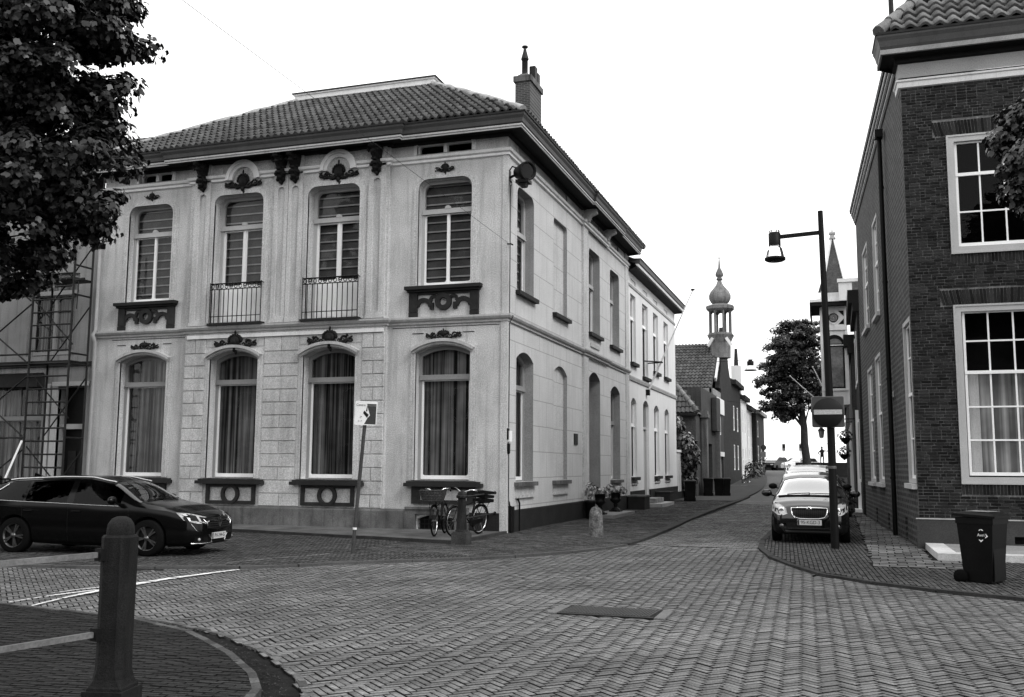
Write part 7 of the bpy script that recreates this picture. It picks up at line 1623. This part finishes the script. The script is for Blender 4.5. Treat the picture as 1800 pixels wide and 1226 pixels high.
for u in (24.5, 27, 29.5, 32): mb = MB(); f2.box(mb, u, u+.5, .2, 3.8, -.06, 0); part(mb, 'shopfront_post', PLASTER_W, b2)
for u in (25.1, 27.6, 30.1): mb = MB(); f2.box(mb, u, u+1.7, .6, 3.2, -.02, 0); part(mb, 'shop_window', INK, b2)
b3, f3 = rhouse(34.1, 55, 8.6, 6.5, BRICKWALL_D, 'farthest low brick house on the right side of the street')
# oriel tower
ot = empty('bay_tower', (8, 21.5, 4.4), label='white overhanging bay with pointed arch window and tall slate spire', cat='bay tower')
FO = Fr((7.42, 21, 0), (1, 0, 0), (0, 1, 0)); OW = 1.06
ow = W(.12, .94, 5.15, 7.1, 'seg', .40, depth=.15)
mb = MB(); wall(mb, FO, 0, OW, 4.45, 8.85, [ow], .15); mb.quad((7.42, 21, 4.45), (7.42, 23.2, 4.45), (7.42, 23.2, 8.85), (7.42, 21, 8.85)); mb.quad((8.48, 21, 4.45), (8.48, 23.2, 4.45), (8.48, 23.2, 8.85), (8.48, 21, 8.85)); mb.quad((7.42, 21, 4.45), (8.48, 21, 4.45), (8.48, 23.2, 4.45), (7.42, 23.2, 4.45)); part(mb, 'wall', PLASTER_W, ot)
mb = MB(); A_ = outline(ow); B_ = outline(ow, .07); 
ring(mb, FO, A_, B_[:len(A_)], .02, .1); FO.box(mb, .12, .94, 7.0, 7.1, .0, .1); wq = part(mb, 'window', IRON, ot)
mb = MB(); FO.box(mb, .15, .91, 7.02, 7.06, -.02, .0); part(mb, 'transom', FRAMEW, wq)
mb = MB(); fan(mb, FO, outline(ow, .04), .12); part(mb, 'pane', M('bay_pane', .10, var=.8, scale=2.2, fine=.3, fscale=12, rough=.2, spec=.8, bump=0), wq)
mb = MB(); c_ = (.53, 8.2); FO.box(mb, .02, OW-.02, 7.98, 8.6, .005, .02) if False else None
for (a, b, cc_, d_) in (((.1, 7.95), (.1, 8.2), (.34, 7.95), 0), ((.1, 8.55), (.1, 8.3), (.34, 8.55), 0), ((.96, 7.95), (.96, 8.2), (.72, 7.95), 0), ((.96, 8.55), (.96, 8.3), (.72, 8.55), 0)): mb.add([FO.P(*a, -.012), FO.P(*b, -.012), FO.P(*cc_, -.012)], [(0, 1, 2)])
arc_band(mb, FO, .53, 8.25, .16, .2, 0, 2*pi, -.02, 0, 24); part(mb, 'dark_tracery', IRON, ot)
mb = MB(); arc_band(mb, FO, .53, 8.25, .02, .15, 0, 2*pi, -.012, 0, 24); part(mb, 'roundel', STONE, ot)
mb = MB()
for a, b in (((.53, 7.93), (.2, 8.25)), ((.2, 8.25), (.53, 8.57)), ((.53, 8.57), (.86, 8.25)), ((.86, 8.25), (.53, 7.93))): mb.bar(FO.P(*a, -.02), FO.P(*b, -.02), .03, .04, up=(0, 1, 0))
FO.box(mb, -.02, OW+.02, 7.7, 7.9, -.05, 0); FO.box(mb, -.02, OW+.02, 5.05, 5.12, -.06, .0); FO.box(mb, -.04, .06, 4.45, 8.7, -.04, 0); FO.box(mb, OW-.06, OW+.04, 4.45, 8.7, -.04, 0); part(mb, 'moulding', TRIMW, ot)
mb = MB(); mb.box(7.0, 8.7, 20.55, 23.6, 8.75, 8.9); part(mb, 'eaves_board', SOFFIT, ot); mb = MB(); mb.box(6.98, 8.4, 20.5, 23.6, 8.9, 9.02); mb.box(8.2, 8.75, 20.4, 20.55, 8.9, 9.85); mb.box(8.15, 9.0, 20.35, 20.5, 9.7, 9.85); mb.box(7.55, 8.35, 20.6, 20.7, 9.02, 9.3); part(mb, 'eaves_fascia', TRIMW, ot)
mb = MB(); mb.prism([(8.35, 20.45, 8.9), (8.72, 20.45, 8.9), (8.72, 20.45, 9.7), (8.35, 20.45, 9.7)], (0, 0, 0), (0, 3, 0)); mb.box(6.98, 7.02, 20.5, 23.6, 8.3, 8.9); part(mb, 'bracket_panel', SOFFIT, ot)
SL_ = M('slate', .06, var=.25, fine=.35, fscale=14, streak=.1); mb = MB(); bz, tz = 9.05, 12.0; ax_, ay_ = 8.02, 22; hw_ = .58
base = [(ax_-hw_, 20.9), (ax_+hw_, 20.9), (ax_+hw_, 23.1), (ax_-hw_, 23.1)]; tp = [(ax_-.05, ay_-.05), (ax_+.05, ay_-.05), (ax_+.05, ay_+.05), (ax_-.05, ay_+.05)]
for i in range(4): j = (i+1) % 4; mb.quad((*base[i], bz), (*base[j], bz), (*tp[j], tz), (*tp[i], tz))
part(mb, 'spire', SL_, ot); 
for i in (0, 1): mb = MB(); mb.bar((*base[i], bz), (*tp[i], tz), .07, .07); part(mb, 'spire_hip', TRIMW, ot)
mb = MB(); mb.box(ax_-.14, ax_+.14, ay_-.14, ay_+.14, 11.98, 12.04); mb.box(ax_-.1, ax_+.1, ay_-.1, ay_+.1, 12.04, 12.2); mb.box(ax_-.14, ax_+.14, ay_-.14, ay_+.14, 12.2, 12.28); mb.lathe([(.05, 12.28), (.01, 12.6)], (ax_, ay_, 0), 6); part(mb, 'spire_cap', TRIMG, ot)
mb = MB(); mb.quad((8.4, 25, 9.0), (8.4, 21.8, 9.0), (10.5, 22.8, 10.7), (10.5, 24, 10.7)); mb.quad((8.1, 23.2, 10.35), (9.4, 23.2, 10.35), (9.4, 22.4, 9.4), (8.3, 22.4, 9.4)); mb.add([(7.3, 24, 9.9), (7.6, 24, 10.9), (7.75, 24, 9.9)], [(0, 1, 2)]); part(mb, 'rear_roof', SL_, ot)
for (bx, tp_, lab) in (((7.45, 21.6, 4.4), (6.05, 21.2, 5.75), 'lower left white flagpole jutting out under the bay tower'), ((7.4, 21.7, 5.3), (7.02, 21.4, 6.15), 'short white flagpole in front of the tree, left of the bay window')):
    fo = empty('flagpole', bx, label=lab, cat='flagpole'); mb = MB(); mb.tube([bx, tp_], [.03, .02], 6); part(mb, 'pole', WHITEPOLE, fo); mb = MB(); mb.ball(tp_, .035, n=6, m=4); part(mb, 'finial', TRIMW, fo)
la = empty('wall_lantern', (7.31, 20, 3.2), label='old style lantern hanging from an iron bracket beyond the lamp post', cat='lantern')
mb = MB(); mb.lathe([(.05, -.22), (.1, -.2), (.15, .08), (.16, .1)], (7.31, 20, 3.2), 6, smooth=False); part(mb, 'lantern_glass', SIGNGREY, la); mb = MB(); mb.lathe([(.18, .1), (.08, .2), (.03, .24), (.01, .32)], (7.31, 20, 3.2), 6, smooth=False); mb.tube([(7.31, 20, 3.5), (7.31, 20, 3.75), (8.7, 20.3, 3.8)], .02, 5); mb.tube([(7.31, 20, 2.97), (7.31, 20, 2.85), (7.6, 20, 2.7), (8.7, 20.2, 3.0)], .01, 4); part(mb, 'bracket', IRON, la)
for (x, y, z, lab) in ((8.3, 24, 3.1, 'hanging flower basket nearest on the shop wall behind the lamp post'), (8.25, 27, 2.4, 'lower hanging flower basket farther along the shop wall')):
    fb = empty('flower_basket', (x, y, z), label=lab, cat='flower basket'); mb = MB(); mb.lathe([(.02, -.3), (.2, -.15), (.25, 0)], (x, y, z), 8); part(mb, 'basket', IRON, fb); mb = MB(); leafmass(mb, [((x, y, z+.1), .35, .35, .3)], 60, .16, 31); part(mb, 'foliage', LEAF, fb); mb = MB(); mb.tube([(x, y, z), (x, y, z+.7), (8.62, y, z+.75)], .015, 4); part(mb, 'hanger', IRON, fb)
for (x, y, s_, lab) in ((8.2, 12.5, .8, 'leafy bush against the brick wall beyond the parked cars'), (8.1, 19.5, .9, 'dark bush by the white door casing on the right pavement')):
    pl_ = empty('pavement_bush', (x, y, .05), label=lab, cat='bush'); mb = MB(); leafmass(mb, [((x, y, .6*s_), .3, .5, .5*s_), ((x-.05, y+.5, 1.0*s_), .25, .35, .4)], 90, .16, 41+int(y)); part(mb, 'foliage', LEAF_M, pl_); mb = MB(); mb.lathe([(.12, 0), (.17, .3)], (x, y, .05), 10); part(mb, 'pot', IRON, pl_)
# ================= far end =================
mb = MB(); mb.box(-40, 3.8, 101, 101.5, .5, 2.45); qw = mb.build('quay_wall', PLINTH_D, None, label='long low dark wall closing the view at the far end, left of the tree', cat='wall')
mb = MB(); mb.box(4.2, 40, 72, 72.5, .5, 2.2); mb.build('quay_wall', PLINTH_D, None, label='low dark wall at the far end, right of the tree behind the person', cat='wall')
def farsign(x, y, lab, kind):
    s_ = empty('road_sign', (x, y, gz(y)), label=lab, cat='traffic sign'); z = gz(y); mb = MB(); mb.tube([(x, y, z), (x, y, z+3.0)], .04, 6); part(mb, 'post', STEELG, s_)
    if kind == 'disc':
        mb = MB(); mb.lathe([(0, -.02), (.26, -.02), (.26, .02), (0, .02)], (x, y-.06, z+2.62), 20, M4=Matrix.Rotation(pi/2, 3, 'X')); part(mb, 'disc', SIGNBACK, s_); mb = MB(); mb.box(x-.3, x+.2, y-.07, y-.04, z+1.72, z+2.22); part(mb, 'panel', SIGNGREY, s_)
    else: mb = MB(); mb.box(x-.17, x+.17, y-.07, y-.04, z+2.2, z+2.95); part(mb, 'panel', SIGNGREY, s_); mb = MB(); mb.box(x-.12, x+.12, y-.08, y-.07, z+2.5, z+2.85); part(mb, 'symbol', SIGNRED, s_)
farsign(1.35, 72, 'round disc sign over a square panel on a post at the far left', 'disc'); farsign(2.55, 85, 'small rectangular parking sign above the white car at the far end', 'p'); farsign(4.25, 86, 'small rectangular parking sign just left of the far tree trunk', 'p')
# person at the far right with one arm stretched out
pr = empty('person', (6.62, 71, 1.72), label='dark dressed person seen far off with one arm stretched out to the right', cat='person')
zb_ = gz(60)+.12
sk = bpy.data.meshes.new('body'); V_ = [(0, 0, .95), (0, 0, 1.2), (0, 0, 1.42), (0, -.02, 1.55), (0, -.03, 1.66), (-.11, 0, .9), (-.13, -.02, .5), (-.14, 0, .08), (-.14, -.14, .03), (.11, 0, .9), (.12, .02, .5), (.12, .02, .08), (.13, -.12, .03), (-.19, 0, 1.40), (-.34, -.04, 1.2), (-.2, -.1, 1.05), (.19, 0, 1.42), (.45, 0, 1.4), (.72, 0, 1.42), (.80, 0, 1.42)]
E_ = [(0, 1), (1, 2), (2, 3), (3, 4), (0, 5), (5, 6), (6, 7), (7, 8), (0, 9), (9, 10), (10, 11), (11, 12), (2, 13), (13, 14), (14, 15), (2, 16), (16, 17), (17, 18), (18, 19)]
R_ = [.15, .15, .17, .06, .1, .1, .075, .055, .04, .1, .075, .055, .04, .08, .06, .045, .08, .06, .045, .03]
sk.from_pydata(V_, E_, []); so = bpy.data.objects.new('body', sk); COL.objects.link(so); so.modifiers.new('skin', 'SKIN')
for i, r_ in enumerate(R_): sk.skin_vertices[0].data[i].radius = (r_, r_*.75, )
sk.skin_vertices[0].data[0].use_root = True; so.modifiers.new('sub', 'SUBSURF').render_levels = 1; so.modifiers['sub'].levels = 1
dg = bpy.context.evaluated_depsgraph_get(); me = bpy.data.meshes.new_from_object(so.evaluated_get(dg)); me.name = 'body'; bpy.data.objects.remove(so)
bo = bpy.data.objects.new('body', me); me.materials.clear(); me.materials.append(CARDK if False else IRON); COL.objects.link(bo); bo.parent = pr; bo.location = (0, 0, .12)
mb = MB(); mb.ball((0, -.03, 1.7+.12), .085, .1, .12, 10, 8); mb.build('head', IRONG, pr); mb = MB(); mb.ball((0, -.0, 1.74+.12), .095, .105, .1, 10, 6); mb.build('hair', IRON, pr)
for s_ in ((.84, .0),): 
    mb = MB()
    for k in range(4): mb.tube([(.8, 0, 1.52+.02*k), (.9, -.01, 1.52+.022*k)], .011, 5)
    mb.tube([(.8, 0, 1.58), (.85, -.03, 1.62)], .011, 5); mb.build('hand', IRONG, pr)
mb = MB(); mb.box(4.4, 30, 70.4, 71.98, .4, 1.82); mb.build('terrace', PLINTH_D, None, kind='structure')
# ================= trees =================
import numpy as np
def crown(name, parent, lobes, nsub, nleaf, rsub, size, mat, seed, fill=.35):
    rs = np.random.RandomState(seed); LV = np.array(LEAFV)-np.array([0, .5]); P = []; N = []
    for (c, r) in lobes:
        c = np.array(c); r = np.array(r if isinstance(r, (list, tuple)) else [r]*3); k = max(3, int(nsub*(r.mean()**2)))
        v = rs.normal(size=(k, 3)); v /= np.linalg.norm(v, axis=1)[:, None]; rad = np.where(rs.rand(k) < fill, rs.uniform(.3, .8, k), rs.uniform(.82, 1.03, k)); sc = c+v*r*rad[:, None]
        for q, vv in zip(sc, v):
            m_ = int(nleaf*rs.uniform(.5, 1.3)); u = rs.normal(size=(m_, 3)); u /= np.linalg.norm(u, axis=1)[:, None]; rr_ = rsub*rs.uniform(.6, 1.25)
            p = q+u*np.array([1, 1, .62])*rr_*(rs.rand(m_)**.5)[:, None]; P.append(p); N.append(u*.7+vv*.35+rs.normal(size=(m_, 3))*.35+np.array([0, 0, .55]))
    P = np.concatenate(P); N = np.concatenate(N); N /= np.linalg.norm(N, axis=1)[:, None]; n = len(P)
    T = np.cross(rs.normal(size=(n, 3)), N); T /= np.linalg.norm(T, axis=1)[:, None]; B = np.cross(N, T); fl = B[:, 2] > 0; B[fl] *= -1; s = size*rs.uniform(.65, 1.3, n)
    X = LV[None, :, 0, None]*s[:, None, None]; Yv = LV[None, :, 1, None]*s[:, None, None]
    Vv = P[:, None]+T[:, None]*X*.85+B[:, None]*Yv-N[:, None]*np.abs(X)*.35-N[:, None]*(Yv**2)*1.2/size*.5
    m_ = len(LEAFV); Fq = np.arange(n*m_).reshape(n, m_)
    me = bpy.data.meshes.new(name); me.vertices.add(n*m_); me.vertices.foreach_set('co', Vv.reshape(-1)); me.loops.add(n*m_); me.loops.foreach_set('vertex_index', Fq.ravel().astype(np.int32)); me.polygons.add(n); me.polygons.foreach_set('loop_start', np.arange(0, n*m_, m_, dtype=np.int32)); me.update(calc_edges=True)
    a = me.attributes.new('tone', 'FLOAT', 'FACE'); a.data.foreach_set('value', rs.rand(n)); me.materials.append(mat); o = bpy.data.objects.new(name, me); COL.objects.link(o); o.parent = parent; o.matrix_parent_inverse = world_of(parent).inverted(); return o
def limbs(parent, base, r0, top, targets, seed, name='trunk'):
    rr = random.Random(seed); mb = MB(); b = Vector(base); t = Vector(top); n = 6
    pts = [b.lerp(t, i/n)+Vector((rr.uniform(-.08, .08), rr.uniform(-.08, .08), 0))*(i > 0) for i in range(n+1)]; mb.tube(pts, [r0*(1.25 if i == 0 else 1-.45*i/n) for i in range(n+1)], 10)
    for q in targets:
        q = Vector(q); s = pts[rr.randint(2, n)]; m1 = s.lerp(q, .5)+Vector((rr.uniform(-.3, .3), rr.uniform(-.3, .3), rr.uniform(.1, .6))); r1 = r0*rr.uniform(.22, .38)
        mb.tube([s, s.lerp(m1, .5)+Vector((0, 0, .1)), m1, q], [r1, r1*.8, r1*.55, r1*.2], 6)
        for k in range(3):
            e = q+Vector((rr.uniform(-1, 1), rr.uniform(-1, 1), rr.uniform(-.2, .8)))*r0*4; mb.tube([m1.lerp(q, .4*k), e], [r1*.35, r1*.08], 4)
    part(mb, name, BARK, parent)
tl = empty('maple_tree', (-9.2, -10.8, .05), label='large dark maple whose crown overhangs the left of the view', cat='tree')
LB = [((-7.2, -10.6, 10.9), 2.9), ((-9.2, -11, 9.3), 2.9), ((-4.75, -10.2, 6.7), (1.25, 1.3, 1.1)), ((-6.3, -10.3, 5.75), (1.5, 1.4, 1.15)), ((-8.5, -10.6, 6.3), 1.9), ((-5.15, -10.4, 8.3), 1.5), ((-5.1, -10.3, 9.8), 1.65), ((-7, -10.4, 7.8), 1.8), ((-8, -11, 13.5), 3.0)]
crown('crown', tl, LB, 24, 210, .48, .125, LEAF, 3, fill=.42)
limbs(tl, (-9.2, -10.8, .05), .3, (-8.6, -10.8, 6.5), [c for c, r in LB]+[(-6, -10.4, 9), (-5.4, -10.2, 7.5)], 4)
tr = empty('maple_tree', (13.8, -8.6, .05), label='leafy maple reaching in from the right edge before the brick house', cat='tree')
LB = [((11.7, -7, 6.7), (1.3, 1.2, 1.35)), ((12.7, -7.6, 7.6), 1.4), ((12.9, -7.4, 6.0), 1.3), ((14.2, -8.4, 8), 2.4)]
crown('crown', tr, LB, 75, 170, .30, .11, M('leaf_right', .035, var=.3, scale=3, fine=.2, rough=.45, spec=.5, tone=.6, bump=0), 8)
limbs(tr, (13.8, -8.6, .05), .25, (13.8, -8.4, 6), [c for c, r in LB], 9)
tm = empty('street_tree', (5.3, 70, 1.2), label='tall dark rounded tree standing at the far end of the street', cat='tree')
LB = [((4.2, 70, 12.6), (2.3, 2.3, 2.6)), ((5.6, 70, 12.8), (2.1, 2.1, 2.7)), ((2.9, 70, 9.9), (1.9, 2, 2.1)), ((5.9, 70, 9.8), (2.0, 2, 2.2)), ((2.6, 70, 7.6), (1.3, 1.3, 1.0)), ((4.6, 69.5, 8.2), (1.7, 1.5, 1.3)), ((6.6, 70, 7.9), (1.2, 1.2, 1.3)), ((3.6, 70, 6.6), (1.0, 1, .7))]
crown('crown', tm, LB, 26, 110, .55, .18, LEAF, 12, fill=.5)
limbs(tm, (5.3, 70, 1.1), .4, (4.9, 70, 9.5), [c for c, r in LB]+[(3.2, 70, 12), (6.4, 70, 12), (4.6, 70, 14.5)], 14)
# distant tree line and sky-side neighbours behind the camera (seen in reflections only)
op = empty('terrace_house', (0, -45, 0), label='plain brick terrace across the square opposite the town house', cat='building')
mb = MB(); mb.box(-40, 30, -52, -44, 0, 9.5); part(mb, 'wall', BRICKWALL_X, op)
mb = MB(); mb.prism([(-40, -43.6, 9.5), (-40, -52.4, 9.5), (-40, -48, 13)], (0, 0, 0), (70, 0, 0)); part(mb, 'roof', TILE, op)
for i in range(22):
    for z in (1.0, 5.2): mb = MB(); mb.box(-38+i*3.1, -36.6+i*3.1, -43.99, -43.93, z, z+2.4); wq = part(mb, 'window', FRAMEW, op); mb = MB(); mb.box(-37.85+i*3.1, -36.75+i*3.1, -43.925, -43.92, z+.12, z+2.28); part(mb, 'pane', INK, wq)
